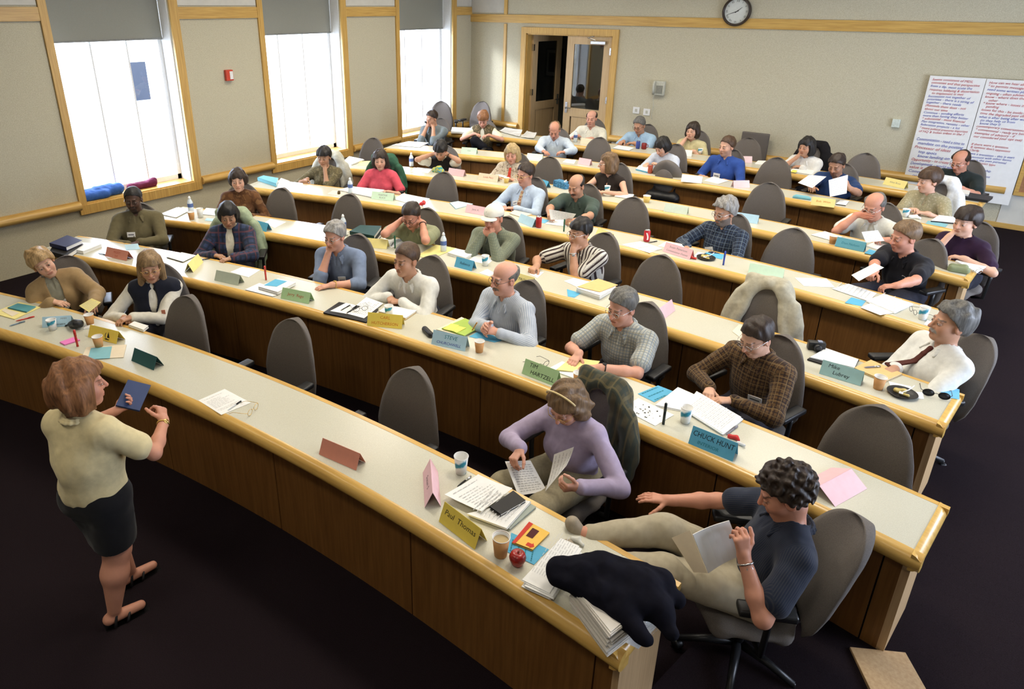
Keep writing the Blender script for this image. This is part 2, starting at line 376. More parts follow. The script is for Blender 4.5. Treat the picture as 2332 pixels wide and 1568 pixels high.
trim(n, (-7.985, YB-.012, 3.86), (.075, .024, 1.68), M_oakv); n += 1
trim(n, (-7.985, YB-.012, 1.85), (.06, .024, 2.0), M_oakv); n += 1
for a, b in ((XL+.05, DOOR[0]-.11), (DOOR[1]+.11, .32)):
    z = .905; r = MB(); r.tube([(a, YB-.045, z), (b, YB-.045, z)], .052, 14); r.box(((a+b)/2, YB-.015, z), (b-a, .03, .12)); struct(autosmooth(r.build('trim_%d' % n, M_oak))); n += 1
struct(MB().box(((.2+XR)/2, YB-.012, FLO(7)+.045), (XR-.2, .024, .09), bev=.003).build('baseboard_back', M_oak))
struct(MB().box(((DOOR[1]+.11+.2)/2, YB-.012, FLO(7)+.045), (.2-DOOR[1]-.11, .024, .09), bev=.003).build('baseboard_back', M_oak))
# paler lower wall right of the rail and the oak board beyond the flip chart sheets
struct(MB().box(((.33+XR)/2, YB-.004, (FLO(7)+.09+1.55)/2), (XR-.33, .008, 1.55-FLO(7)-.09)).build('wall_lower_panel', M_plaster))
M_cork = mat('brown_board', (0.33, 0.17, 0.08), 0.8, 0.2, var=.1)
nb = tag(MB().box((1.27, YB-.025, 1.42), (1.66, .04, 1.04)).build('notice_board', M_cork), 'brown notice board on back wall at the right picture edge', 'notice board')
for c, d in (((1.27, YB-.03, .885), (1.72, .06, .05)), ((1.27, YB-.03, 1.95), (1.72, .06, .05)), ((.435, YB-.03, 1.42), (.05, .06, 1.04)), ((2.1, YB-.03, 1.42), (.05, .06, 1.04))):
    MB().box(c, d, bev=.004).build('frame', M_oak, nb)

# double door in the back wall
def doors():
    x0, x1, z1 = DOOR; z0 = FLO(7)
    f = MB(); w = .11
    f.box((x0-w/2, YB-.015, (z0+z1+w)/2), (w, .05, z1+w-z0)); f.box((x1+w/2, YB-.015, (z0+z1+w)/2), (w, .05, z1+w-z0)); f.box(((x0+x1)/2, YB-.015, z1+w/2), (x1-x0, .05, w))
    f.box((x0+.012, YB+.09, (z0+z1)/2), (.024, .2, z1-z0)); f.box((x1-.012, YB+.09, (z0+z1)/2), (.024, .2, z1-z0)); f.box(((x0+x1)/2, YB+.09, z1-.012), (x1-x0, .2, .024))
    struct(f.build('trim_%d' % n, M_oakv))
    def leaf(k, hinge, width, ang, sgn, has_closer):
        # local x runs from the hinge to the free edge
        e = bpy.data.objects.new('door_%d' % k, None); COL.objects.link(e); e['kind'] = 'structure'; e.location = hinge; e.rotation_euler = (0, 0, ang)
        h = z1-z0-.03; L = MB(); s = .145
        L.box((sgn*s/2, 0, h/2), (s, .045, h)); L.box((sgn*(width-s/2), 0, h/2), (s, .045, h))
        L.box((sgn*width/2, 0, h-.07), (width-2*s, .045, .14)); L.box((sgn*width/2, 0, .12), (width-2*s, .045, .24)); L.box((sgn*width/2, 0, .92), (width-2*s, .045, .16))
        L.box((sgn*width/2, 0, .53), (width-2*s-.06, .022, .66)); L.build('door_leaf', M_doorwood, e)
        MB().box((sgn*width/2, 0, (h-.14+1.0)/2), (width-2*s, .008, h-1.14)).build('glass_panel', M_doorglass, e)
        for z in (.35, 1.2, 2.05): MB().box((sgn*.005, -.02, z), (.03, .05, .12)).build('hinge', M_chrome, e)
        hb = MB(); hb.tube([(sgn*(width-.06), -.03, 1.0), (sgn*(width-.06), -.07, 1.0), (sgn*(width-.18), -.07, 1.0)], .011); hb.box((sgn*(width-.06), -.026, 1.0), (.05, .01, .2)); hb.build('handle', M_chrome, e)
        if has_closer:
            c = MB(); c.box((sgn*.24, -.055, h-.10), (.30, .06, .055), bev=.008); c.tube([(sgn*.30, -.07, h-.06), (sgn*.44, -.10, h-.02), (sgn*.33, -.02, h+.01)], .012); c.build('closer', M_chrome, e)
    w = (x1-x0)/2-.015
    leaf(1, (x1-.03, YB+.03, z0+.01), w, 0.0, -1, True)
    leaf(2, (x0+.05, YB+.14, z0+.01), w, math.radians(82), 1, False)
M_doorwood = wood('door_oak', (0.50, 0.34, 0.17), (0.62, 0.45, 0.25), .4, .4, 'Z')
M_doorglass = glass_mat('door_glass', (0.55, 0.55, 0.52), 0.02, 0.10)
doors()
# hallway beyond the door
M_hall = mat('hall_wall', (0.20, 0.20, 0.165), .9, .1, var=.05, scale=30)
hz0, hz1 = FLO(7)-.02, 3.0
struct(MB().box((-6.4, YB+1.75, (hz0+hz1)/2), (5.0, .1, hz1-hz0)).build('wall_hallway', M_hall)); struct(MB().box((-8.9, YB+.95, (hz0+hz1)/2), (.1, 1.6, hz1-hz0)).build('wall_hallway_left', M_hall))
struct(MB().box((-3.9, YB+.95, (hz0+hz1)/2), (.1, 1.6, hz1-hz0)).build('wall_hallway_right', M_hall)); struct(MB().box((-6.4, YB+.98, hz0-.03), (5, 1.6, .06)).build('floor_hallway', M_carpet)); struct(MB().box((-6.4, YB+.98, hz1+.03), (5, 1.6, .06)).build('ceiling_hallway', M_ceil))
pf = thing('picture_frame', 'dark framed picture with pale mat on the hallway wall', 'picture', (-7.85, YB+1.695, 2.02))
for c, d in (((0, 0, .29), (.44, .03, .04)), ((0, 0, -.29), (.44, .03, .04)), ((.2, 0, 0), (.04, .03, .62)), ((-.2, 0, 0), (.04, .03, .62))): MB().box(c, d).build('frame', M_black, pf)
MB().box((0, .006, 0), (.38, .012, .56)).build('mat', mat('picture_mat', (.5, .5, .46), .8), pf); MB().box((0, -.003, .01), (.26, .008, .40)).build('print', mat('picture_print', (.03, .028, .026), .6), pf)

# ceiling luminaires (beyond the top of the picture)
def ceiling_light(x, y, power, col=(1.0, 0.90, 0.74)):
    t = thing('ceiling_light', 'rectangular ceiling luminaire above the desk rows', 'light', (x, y, ZC-.05), 0, 'ceiling luminaires')
    MB().box((0, 0, .0), (1.3, .64, .1)).build('housing', M_white, t)
    l = bpy.data.lights.new('ceiling_lamp', 'AREA'); l.shape = 'RECTANGLE'; l.size = 1.2; l.size_y = .55; l.energy = power; l.color = col; l.spread = math.radians(140)
    o = bpy.data.objects.new('lamp', l); COL.objects.link(o); o.location = (0, 0, -.06); o.parent = t
for y in (3.9, 6.4, 8.9): 
    for x in (-6.6, -3.9, -1.2): ceiling_light(x, y, LAMP_W)

for x in (-6.0, -3.2, -.4): ceiling_light(x, -.2, LAMP_W*.5)

# outdoors: pale building and paved ground
M_facade = mat('facade', (0.80, 0.80, 0.80), .9, .1, var=.03, scale=3); M_fwin = mat('facade_window', (0.012, 0.016, 0.025), .5, .2)
bl = thing('building', 'pale sunlit building seen through the left windows', 'building', (-32, 12, 0))
MB().box((0, 0, 1.4), (1.0, 60, 6.8)).build('facade', M_facade, bl)
for y in (-14, -12.6, -8, -6.6, -2, -.6, 4, 5.4, 10, 16):
    for z in (-.2, 2.9): MB().box((.5, y, z), (.1, .75, 1.7)).build('window', M_fwin, bl)
struct(MB().box((-20.6, 8, -1.6), (23, 90, .2)).build('ground', mat('paving', (.72, .72, .70), .9, .1, scale=2)))

# ---------------------------------------------------------------- curved desk rows
def sweep(mb, k, ths, prof, closed=True):
    """profile points (radial offset, height) swept along the curve of row k"""
    P = [[desk_pt(k, t, o, z) for o, z in prof] for t in ths]; n = len(prof); v = [q for r in P for q in r]; f = []
    for i in range(len(ths)-1):
        for j in range(n if closed else n-1): a = i*n+j; b = i*n+(j+1) % n; f.append((a, b, b+n, a+n))
    if closed: f.append(tuple(range(n))[::-1]); f.append(tuple((len(ths)-1)*n+j for j in range(n)))
    mb.add(v, f)
ROWN = ['front', 'second', 'third', 'fourth', 'fifth', 'sixth', 'rearmost']
DESK = {}
def desk(k):
    T = TOP(k); z0 = FLO(k-1); D = DEP[k]; a, b = TH[k]; r0 = rad(k, 0)
    t = thing('lecture_desk', 'long curved oak and laminate lecture desk, %s row' % (ROWN[k-1] if k in (1, 7) else ROWN[k-1]+' from the front'), 'desk', desk_pt(k, 0, .2, z0), 0, 'curved lecture desks')
    L = V(t.location)
    def fin(mb, name, m, sm=True):
        mb.v = [tuple(V(p)-L) for p in mb.v]; o = mb.build(name, m, t); return autosmooth(o, 35) if sm else o
    n = 48; ths = np.linspace(a, b, n); et = math.degrees(.045/r0)
    inner = np.linspace(a, b-et, n)
    mb = MB(); sweep(mb, k, inner, [(0, T), (D-.035, T), (D-.035, T-.04), (0, T-.04)]); fin(mb, 'worktop', M_lam)
    # thick rounded front edge
    prof = [(0, T+.002)]+[(-.002-.052*math.sin(q), T-.048+.05*math.cos(q)) for q in np.linspace(0, math.pi, 10)]+[(.03, T-.098), (.03, T-.042), (0, T-.042)]
    mb = MB(); sweep(mb, k, ths, prof); fin(mb, 'front_edge', M_nose)
    mb = MB(); sweep(mb, k, ths, [(D-.035, T+.001), (D-.004, T+.001), (D, T-.004), (D, T-.04), (D-.035, T-.04)]); fin(mb, 'back_edge', M_nose)
    for e, s in ((b, 1), (a, -1)):
        # end edge and end panel
        P = []
        for q in np.linspace(0, math.pi, 8): P.append((math.sin(q)*.045, T-.046+.048*math.cos(q)))
        mb = MB(); rows = []
        for o in np.linspace(-.045, D, 6):
            base = desk_pt(k, e-s*et, o); tang = nrm(desk_pt(k, e+.1*s, o)-desk_pt(k, e, o)); rows.append([base+V([0, 0, T-.094])]+[base+tang*w+V([0, 0, z]) for w, z in P[::-1]]+[base+V([0, 0, T+.002])])
        mb.grid(rows); 
        nn = len(rows[0]); mb.f.append(tuple(range(nn))); mb.f.append(tuple(range(5*nn, 6*nn))); mb.fm += [0, 0]; fin(mb, 'end_edge', M_nose)
        mb = MB(); h0 = z0; q0, q1 = desk_pt(k, e-s*et*1.2, .045), desk_pt(k, e-s*et*1.2, D-.05); mid = (q0+q1)/2; dr = q1-q0; ang = math.atan2(dr[1], dr[0])
        mb.box(mid+V([0, 0, (h0+T-.09)/2]), (np.linalg.norm(dr), .035, T-.09-h0), Rz(ang)); fin(mb, 'end_panel', M_end, False)
    # dark shadow gap rail under the edge, then the veneered panels with narrow joints
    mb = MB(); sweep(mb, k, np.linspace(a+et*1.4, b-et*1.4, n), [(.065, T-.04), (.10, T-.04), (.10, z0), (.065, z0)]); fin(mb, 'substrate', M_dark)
    w = math.degrees({1: 1.11, 2: .86}.get(k, .78)/r0); e = b-et*1.4; first = True
    while e > a+et*1.5:
        wd = math.degrees(.09/r0) if first else w; first = False
        s0 = max(a+et*1.5, e-wd); g = math.degrees(.004/r0)
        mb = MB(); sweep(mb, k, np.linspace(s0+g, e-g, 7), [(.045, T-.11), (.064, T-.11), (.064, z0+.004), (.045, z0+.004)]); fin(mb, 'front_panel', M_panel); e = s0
    # wire rails and outlet strips under the edge
    DESK[k] = t
    return t
for k in range(1, 8): desk(k)
# ---------------------------------------------------------------- smooth solids (people, hair, garments)
class Solid:
    """smoothly blended round shapes, meshed on a grid; one continuous surface"""
    def __init__(s): s.p = []
    def cap(s, a, b, r0, r1=None, k=.02): s.p.append(('c', V(a, dtype=float), V(b, dtype=float), r0, r0 if r1 is None else r1, k)); return s
    def ell(s, c, r, M=None, k=.02): s.p.append(('e', V(c, dtype=float), V(r, dtype=float), np.eye(3) if M is None else M, 0, k)); return s
    def sub(s, c, r, M=None, k=.01): s.p.append(('s', V(c, dtype=float), V(r, dtype=float), np.eye(3) if M is None else M, 0, k)); return s
    def half(s, c, n, k=0.0): s.p.append(('h', V(c, dtype=float), nrm(n), None, 0, k)); return s      # cut away everything on the side n points to
    def fn(s, f): s.p.append(('f', f, None, None, 0, 0)); return s
    def bounds(s):
        lo = V([9e9]*3); hi = -lo
        for q in s.p:
            if q[0] == 'c':
                r = max(q[3], q[4])+.012; lo = np.minimum(lo, np.minimum(q[1], q[2])-r); hi = np.maximum(hi, np.maximum(q[1], q[2])+r)
            elif q[0] == 'e':
                e = np.sqrt(((q[3]*q[2][:, None])**2).sum(0))+.012; lo = np.minimum(lo, q[1]-e); hi = np.maximum(hi, q[1]+e)
        return lo, hi
    @staticmethod
    def _d(q, X, Y, Z):
        if q[0] == 'c':
            a, b = q[1], q[2]; d = b-a; L = max(1e-9, d@d)
            t = ((X-a[0])*d[0]+(Y-a[1])*d[1]+(Z-a[2])*d[2])/L; t = np.clip(t, 0, 1)
            return np.sqrt((X-a[0]-t*d[0])**2+(Y-a[1]-t*d[1])**2+(Z-a[2]-t*d[2])**2)-(q[3]+(q[4]-q[3])*t)
        c, r, M = q[1], q[2], q[3]
        x, y, z = X-c[0], Y-c[1], Z-c[2]
        u = [(M[i][0]*x+M[i][1]*y+M[i][2]*z) for i in range(3)]
        k0 = np.sqrt((u[0]/r[0])**2+(u[1]/r[1])**2+(u[2]/r[2])**2); k1 = np.sqrt((u[0]/r[0]**2)**2+(u[1]/r[1]**2)**2+(u[2]/r[2]**2)**2)
        return k0*(k0-1)/np.maximum(k1, 1e-6)
    def field(s, lo, hi, res):
        n = np.maximum(2, np.ceil((hi-lo)/res).astype(int)+1)
        ax = [(lo[i]+res*np.arange(n[i])).astype(np.float32) for i in range(3)]
        F = np.full(n, .5, np.float32)
        for q in s.p:
            if q[0] == 'f': F = q[1](F, ax[0][:, None, None], ax[1][None, :, None], ax[2][None, None, :]); continue
            if q[0] == 'h':
                d = (ax[0][:, None, None]-q[1][0])*q[2][0]+(ax[1][None, :, None]-q[1][1])*q[2][1]+(ax[2][None, None, :]-q[1][2])*q[2][2]; F = np.maximum(F, d); continue
            k = q[5]; m = k+3*res
            if q[0] == 'c': r = max(q[3], q[4]); bl, bh = np.minimum(q[1], q[2])-r-m, np.maximum(q[1], q[2])+r+m
            else: e = np.sqrt(((q[3]*q[2][:, None])**2).sum(0)); bl, bh = q[1]-e-m, q[1]+e+m
            i0 = np.clip(np.floor((bl-lo)/res).astype(int), 0, n); i1 = np.clip(np.ceil((bh-lo)/res).astype(int)+1, 0, n)
            if (i1 <= i0).any(): continue
            sl = tuple(slice(i0[i], i1[i]) for i in range(3))
            d = s._d(q, ax[0][sl[0]][:, None, None], ax[1][sl[1]][None, :, None], ax[2][sl[2]][None, None, :]); f = F[sl]
            if q[0] == 's':
                d = -d; h = np.maximum(k-np.abs(f-d), 0)/max(k, 1e-6); F[sl] = np.maximum(f, d)+h*h*k*.25
            else:
                h = np.maximum(k-np.abs(f-d), 0)/max(k, 1e-6); F[sl] = np.minimum(f, d)-h*h*k*.25
        return F, ax
    def points(s, P):
        """signed distance at a list of points"""
        P = np.atleast_2d(P).astype(float); X, Y, Z = P[:, 0], P[:, 1], P[:, 2]; F = np.full(len(P), .5)
        for q in s.p:
            if q[0] in 'fh': continue
            d = s._d(q, X, Y, Z); k = q[5]
            if q[0] == 's': d = -d; h = np.maximum(k-np.abs(F-d), 0)/max(k, 1e-6); F = np.maximum(F, d)+h*h*k*.25
            else: h = np.maximum(k-np.abs(F-d), 0)/max(k, 1e-6); F = np.minimum(F, d)-h*h*k*.25
        return F
    def hit(s, origin, direction, far=.6):
        """first point of the surface met when coming from far along -direction"""
        d = nrm(direction); t = np.linspace(far, 0, 240); P = V(origin)+t[:, None]*d; f = s.points(P); i = np.argmax(f < 0) if (f < 0).any() else 239
        g = V([(s.points(P[i]+e)-s.points(P[i]-e))[0] for e in np.eye(3)*.004]); return P[i], nrm(g)
    def mesh(s, res, lo=None, hi=None):
        if lo is None: lo, hi = s.bounds()
        F, ax = s.field(V(lo, dtype=float), V(hi, dtype=float), res); return nets(F, ax)
def nets(F, ax):
    S = F < 0; n = F.shape
    c = sum(S[i:n[0]-1+i, j:n[1]-1+j, k:n[2]-1+k].astype(np.int8) for i in (0, 1) for j in (0, 1) for k in (0, 1))
    act = (c > 0) & (c < 8); idx = np.full(act.shape, -1, np.int64); I = np.argwhere(act); idx[act] = np.arange(len(I))
    if len(I) == 0: return np.zeros((0, 3)), np.zeros((0, 4), int)
    off = V([(i, j, k) for i in (0, 1) for j in (0, 1) for k in (0, 1)]); val = np.stack([F[I[:, 0]+o[0], I[:, 1]+o[1], I[:, 2]+o[2]] for o in off], 1)
    acc = np.zeros((len(I), 3)); cnt = np.zeros(len(I))
    for a in range(8):
        for b in range(a+1, 8):
            if np.abs(off[a]-off[b]).sum() != 1: continue
            m = (val[:, a] < 0) != (val[:, b] < 0); t = val[:, a]/np.where(m, val[:, a]-val[:, b], 1); acc[m] += off[a]+(off[b]-off[a])*t[m, None]; cnt[m] += 1
    res = ax[0][1]-ax[0][0]; P = V([ax[0][0], ax[1][0], ax[2][0]])+res*(I+acc/cnt[:, None])
    Q = []
    for d in range(3):
        e, f = (d+1) % 3, (d+2) % 3
        sh = [slice(None)]*3; sh[d] = slice(0, -1); A = S[tuple(sh)]; sh[d] = slice(1, None); B = S[tuple(sh)]
        ch = np.argwhere(A != B); ok = (ch[:, e] > 0) & (ch[:, f] > 0) & (ch[:, e] < n[e]-1) & (ch[:, f] < n[f]-1); ch = ch[ok]; inside = A[tuple(ch.T)]
        def cell(de, df): q = ch.copy(); q[:, e] += de; q[:, f] += df; return idx[tuple(q.T)]
        q = np.stack([cell(-1, -1), cell(0, -1), cell(0, 0), cell(-1, 0)], 1); q[~inside] = q[~inside][:, ::-1]; Q.append(q)
    Q = np.concatenate(Q); Q = Q[(Q >= 0).all(1)]; return P, Q
def merge(parts):
    v = []; f = []; n = 0
    for a, b in parts: v.append(a); f.append(b+n); n += len(a)
    return np.concatenate(v), np.concatenate(f)
def drop_inside(P, Q, boxes):
    """leave out faces inside the boxes that are meshed more finely"""
    keep = np.ones(len(Q), bool); C = P[Q].mean(1)
    for lo, hi in boxes: keep &= ~((C > lo).all(1) & (C < hi).all(1))
    Q = Q[keep]; u, inv = np.unique(Q, return_inverse=True); return P[u], inv.reshape(Q.shape)

# ---------------------------------------------------------------- people
def frame_of(f, up):
    f = nrm(f); r = nrm(np.cross(f, up)); u = np.cross(r, f); return np.stack([r, f, u])     # rows: right, forward, up
def rodr(v, ax, a):
    ax = nrm(ax); return v*math.cos(a)+np.cross(ax, v)*math.sin(a)+ax*(ax@v)*(1-math.cos(a))
CURL = {'flat': (6, 14, 10), 'rest': (26, 34, 18), 'fist': (78, 88, 55), 'hold': (48, 46, 26), 'pinch': (58, 36, 12), 'open': (4, 6, 4), 'lace': (62, 60, 30)}
def build_hand(S, W, d, n, right, curl='rest', sc=1.0):
    """palm, four bent fingers of their own lengths and a thumb from the side of the palm"""
    d = nrm(d); n = nrm(n-d*(n@d)); s = np.cross(d, n) if right else np.cross(n, d); c = CURL[curl]; z = sc
    for o, r in ((.026, .0135), (.009, .0145), (-.009, .014), (-.025, .0125)):
        S.cap(W+.008*d*z+s*o*.6*z, W+.082*d*z+s*o*z, r*z, r*.92*z, k=.012)
    S.cap(W-.02*d, W+.015*d*z, .024*z, .024*z, k=.015)
    for i, (o, L, r, b) in enumerate(((.030, .070, .0088, .086), (.0105, .078, .0092, .090), (-.0095, .073, .0088, .087), (-.028, .058, .0078, .080))):
        p = W+(b*d+s*o)*z; v = nrm(d+s*o*1.6); seg = (.46, .30, .24); a0 = 0
        for j in range(3):
            v = rodr(v, np.cross(d, n), math.radians(c[j]+(i*3 if curl in ('rest', 'hold') else 0))); q = p+v*L*seg[j]*z
            S.cap(p, q, r*(1-.09*j)*z, r*(.95-.10*j)*z, k=.006); p = q
    bend = {'flat': (.25, .15), 'open': (.1, .1)}.get(curl, (.55, .45))
    v = nrm(.62*d+.70*s+.32*n); p = W+(.020*d+.022*s+.004*n)*z; r = .0125
    for j, L in enumerate((.045, .034, .027)):
        q = p+v*L*z; S.cap(p, q, r*z, r*.9*z, k=.010 if j == 0 else .006); p = q; r *= .88; v = nrm(v+(d*.55-s*.5+n*.35)*bend[min(j, 1)])
def head_solid(S, c, M, female=False, hs=1.0, jaw=1.0, nose=1.0):
    """M rows: the head's right, forward and up directions"""
    g = lambda x, y, z: V(c)+(M[0]*x+M[1]*y+M[2]*z)*hs
    e = lambda x, y, z: V([x, y, z])*hs
    k = hs
    S.ell(g(0, -.018, .040), e(.077, .098, .084), M, .02); S.ell(g(0, .022, -.042), e(.061*jaw, .070, .076), M, .035*k)
    S.ell(g(0, .066, -.094), e(.026*jaw, .022, .020), M, .028*k)
    S.ell(g(.036, .052, -.028), e(.026, .030, .030), M, .025*k); S.ell(g(-.036, .052, -.028), e(.026, .030, .030), M, .025*k)
    S.cap(g(-.034, .079, .024), g(.034, .079, .024), .010*k, k=.014*k)
    for x in (-.031, .031): S.sub(g(x, .104, .003), e(.016, .017, .011), M, .010*k)
    S.cap(g(0, .088, .014), g(0, .111, -.026*nose), .0075*k, .0115*k*nose, k=.012*k); S.cap(g(-.011, .094, -.030), g(.011, .094, -.030), .0085*k, k=.008*k)
    S.ell(g(0, .086, -.060), e(.024, .012, .016), M, .010*k)
    S.cap(g(-.017, .0915, -.0555), g(.017, .0915, -.0555), .0055*k, k=.004*k); S.cap(g(-.014, .0905, -.066), g(.014, .0905, -.066), .0062*k, k=.004*k)
    for x in (-.031, .031): S.ell(g(x, .0815, .002), e(.0140, .0120, .0110), M, .004*k)
    for x in (-1, 1):
        S.ell(g(x*.078, -.010, -.004), e(.010, .022, .033), M, .008*k); S.sub(g(x*.089, -.006, -.002), e(.006, .011, .018), M, .006*k)
def head_colours(P, c, M, skin, hs, brow, beard=None, lips=None, eye=(.05, .035, .02), stub=0.0, female=False):
    q = (P-c)@M.T/hs; x, y, z = q[:, 0], q[:, 1], q[:, 2]; C = np.tile(V(skin), (len(P), 1)).astype(float)
    def mixin(w, col): 
        nonlocal C
        w = np.clip(w, 0, 1)[:, None]; C = C*(1-w)+V(col)*w
    sm = lambda a, b, t: np.clip((t-a)/(b-a), 0, 1)
    near = (np.abs(x) < .12) & (np.abs(y) < .14) & (z > -.14) & (z < .15)
    red = V(skin)*V([1.06, .80, .74])
    mixin(near*sm(.10, .118, y)*(np.abs(z+.02) < .025)*.6, red); mixin(near*np.exp(-(((np.abs(x)-.042)/.02)**2+((z+.03)/.02)**2))*(y > .03)*.45, red)
    for sx in (-1, 1): mixin(near*np.exp(-(((x-sx*.085)/.014)**2))*(np.abs(y+.008) < .03)*(np.abs(z) < .04)*.4, red)
    lc = V(lips) if lips is not None else V(skin)*V([.86, .56, .52])
    mixin(near*(np.abs(x) < .024)*(np.abs(z+.0608) < .0115-.006*np.abs(x)/.024)*(y > .075)*.85, lc); mixin(near*(np.abs(x) < .022)*(np.abs(z+.0606) < .0022)*(y > .075)*.8, V(skin)*.25)
    if beard is not None:
        kind, bc, amt = beard
        mou = (np.abs(x) < .036)*(z < -.036-.25*np.abs(x))*(z > -.0535-.35*np.abs(x))*(y > .05)
        chin = (z < -.068+.55*np.maximum(0, np.abs(x)-.022))*(z > -.135)*(y > -.012)+(np.abs(x) > .022)*(z < -.035)*(z > -.13)*(y > -.014)*(y < .083+.0*x)*(np.abs(x)*1.0+y*.55 > .055)
        w = mou*1.0 if kind == 'mou' else np.clip(mou+chin, 0, 1) if kind == 'full' else np.clip(mou+(np.abs(x) < .032)*(z < -.068)*(y > .03), 0, 1)
        mixin(near*w*amt, bc)
    if stub: mixin(near*(z < -.03)*(y > -.01)*stub, V(skin)*V([.62, .60, .60]))
    bz = .0285+.10*np.abs(x)-.0*y; mixin(near*(np.abs(x) > .010)*(np.abs(x) < .050)*(np.abs(z-.0275+.03*np.abs(np.abs(x)-.034)) < (.0030 if female else .0042))*(y > .055)*.7, brow)
    for sx in (-1, 1):
        ex = x-sx*.031; inside = near*((ex/.0135)**2+((z-.0015)/.0048)**2 < 1)*(y > .070)
        mixin(inside*.8, (.50, .44, .40)); mixin(inside*((ex/.0060)**2+((z-.002)/.0060)**2 < 1), eye)
        rimw = near*(((ex/.0160)**2+((z-.0022)/.0068)**2 < 1) & ~(((ex/.0135)**2+((z-.0015)/.0048)**2) < 1))*(y > .066)*(z > .001); mixin(rimw*.7, V(skin)*.30)
        mixin(near*((ex/.020)**2+((z-.002)/.014)**2 < 1)*(y > .06)*(1-inside)*.22, V(skin)*.45)
    return C
LAT = np.random.RandomState(11).rand(24, 24, 24).astype(np.float32)*2-1
def vnoise(X, Y, Z, cell, off=0.0):
    q = [c/cell+off+50 for c in (X, Y, Z)]; i = [np.floor(c).astype(int) for c in q]; f = [c-k for c, k in zip(q, i)]; f = [t*t*(3-2*t) for t in f]; r = 0
    for a in (0, 1):
        for b in (0, 1):
            for c in (0, 1): r = r+LAT[(i[0]+a) % 24, (i[1]+b) % 24, (i[2]+c) % 24]*(f[0] if a else 1-f[0])*(f[1] if b else 1-f[1])*(f[2] if c else 1-f[2])
    return r
def wrinkle(amp, dens=1.0, off=0.0):
    """soft folds and creases of cloth"""
    def f(F, X, Y, Z):
        m = np.abs(F) < .035; I = np.nonzero(m); x, y, z = X.ravel()[I[0]], Y.ravel()[I[1]], Z.ravel()[I[2]]
        wx = vnoise(x, y, z, .16/dens, 3.3+off)*.05; n1 = vnoise(x+wx, y, z*.55+wx, .075/dens, off); n2 = vnoise(x, y+wx, z*.7, .036/dens, 7.1+off)
        fold = 1-2.2*np.abs(n1); F = F.copy(); F[m] += (amp*(.9*n1+.45*n2-.75*np.clip(fold, -1, 1)*.6)).astype(np.float32); return F
    return f
def hair_mesh(style, hs, res, col, seed=0, **o):
    """hair in the head's own frame; returns verts and faces"""
    S = Solid(); th = o.get('th', .009); k = hs
    S.ell((0, -.020*k, .043*k), V([.080+th*.8, .100+th, .088+th*1.1])*k, None, .02)
    zf, zt, ze, zb = o.get('zf', .086), o.get('zt', .046), o.get('ze', -.004), o.get('zb', -.075)
    if style == 'bob':
        L = o.get('L', .10); w = o.get('w', .100); S.ell((0, -.020*k, -.01*k), V([w, .112, .115])*k, None, .03)
        S.cap((-.045*k, -.045*k, -(L-.05)*k), (.045*k, -.045*k, -(L-.05)*k), .06*k, k=.04)
        for sx in (-1, 1): S.cap((sx*.066*k, -.005*k, .02*k), (sx*(w-.032)*k, -.01*k, -(L-.04)*k), .032*k, .036*k, k=.03)
        S.sub((0, .118*k, -.055*k), V([.064, .095, .118])*k, None, .012); S.sub((0, .03*k, -.13*k), V([.052, .075, .09])*k, None, .012)
    if style == 'long':
        L = o.get('L', .24); S.ell((0, -.020*k, -.005*k), V([.096, .112, .11])*k, None, .03)
        S.cap((-.05*k, -.06*k, -.04*k), (-.06*k, -.075*k, -L*k), .05*k, .04*k, k=.05); S.cap((.05*k, -.06*k, -.04*k), (.06*k, -.075*k, -L*k), .05*k, .04*k, k=.05); S.cap((0, -.07*k, -.03*k), (0, -.09*k, -L*k), .05*k, .04*k, k=.05)
        for sx in (-1, 1): S.cap((sx*.070*k, .0, .02*k), (sx*.088*k, .01*k, -(L-.06)*k), .026*k, .030*k, k=.03)
        S.sub((0, .118*k, -.055*k), V([.064, .095, .118])*k, None, .012); S.sub((0, .03*k, -.14*k), V([.05, .075, .10])*k, None, .012)
    curl = o.get('curl', .004); fr = o.get('freq', 1.0); rs = np.random.RandomState(seed+5)
    NV = [(rs.randn(3)*V([60, 60, 22]) if o.get('straight', True) else rs.randn(3)*120, rs.rand()*6.28) for _ in range(7)]
    side = o.get('part', 0.0)
    def f(F, X, Y, Z):
        X, Y, Z = X/k, Y/k, Z/k
        w = sum(np.sin((v[0]*X+v[1]*Y+v[2]*Z)*fr+p) for v, p in NV); F = F+(curl/2.4*w).astype(np.float32)
        az = np.arctan2(np.abs(X), Y); pts = V([0, .6, 1.15, 1.65, 2.2, math.pi])
        low = np.interp(az.ravel(), pts, [zf, zf-.006, zt, ze, (ze+zb)/2-.015, zb]).reshape(az.shape)+side*X*.6*(Y > 0)
        if style in ('short', 'bald'): F = np.maximum(F, ((low-Z)*.7*k).astype(np.float32))
        else:
            F = np.maximum(F, ((np.where(Y > .045, low, -1)-Z)*.7*k).astype(np.float32)); F = np.maximum(F, ((-Z-o.get('L', .10)-.015*np.sin(X*55+seed))*.8*k).astype(np.float32))
        if style == 'bald':
            top = o.get('top', .055); up = np.interp(az.ravel(), pts, [-1, -1, top-.02, top, top+.012, top+.03]).reshape(az.shape); F = np.maximum(F, ((Z-up)*.7*k).astype(np.float32))
        return F
    S.fn(f); lo = V([-.16, -.20, -o.get('L', .13)-.08])*k; hi = V([.16, .15, .175])*k
    return S.mesh(res, lo, hi)
SKIN = dict(fair=(.62, .36, .25), pink=(.60, .31, .22), tan=(.47, .25, .155), olive=(.40, .22, .13), dark=(.085, .042, .026), ruddy=(.56, .26, .17))
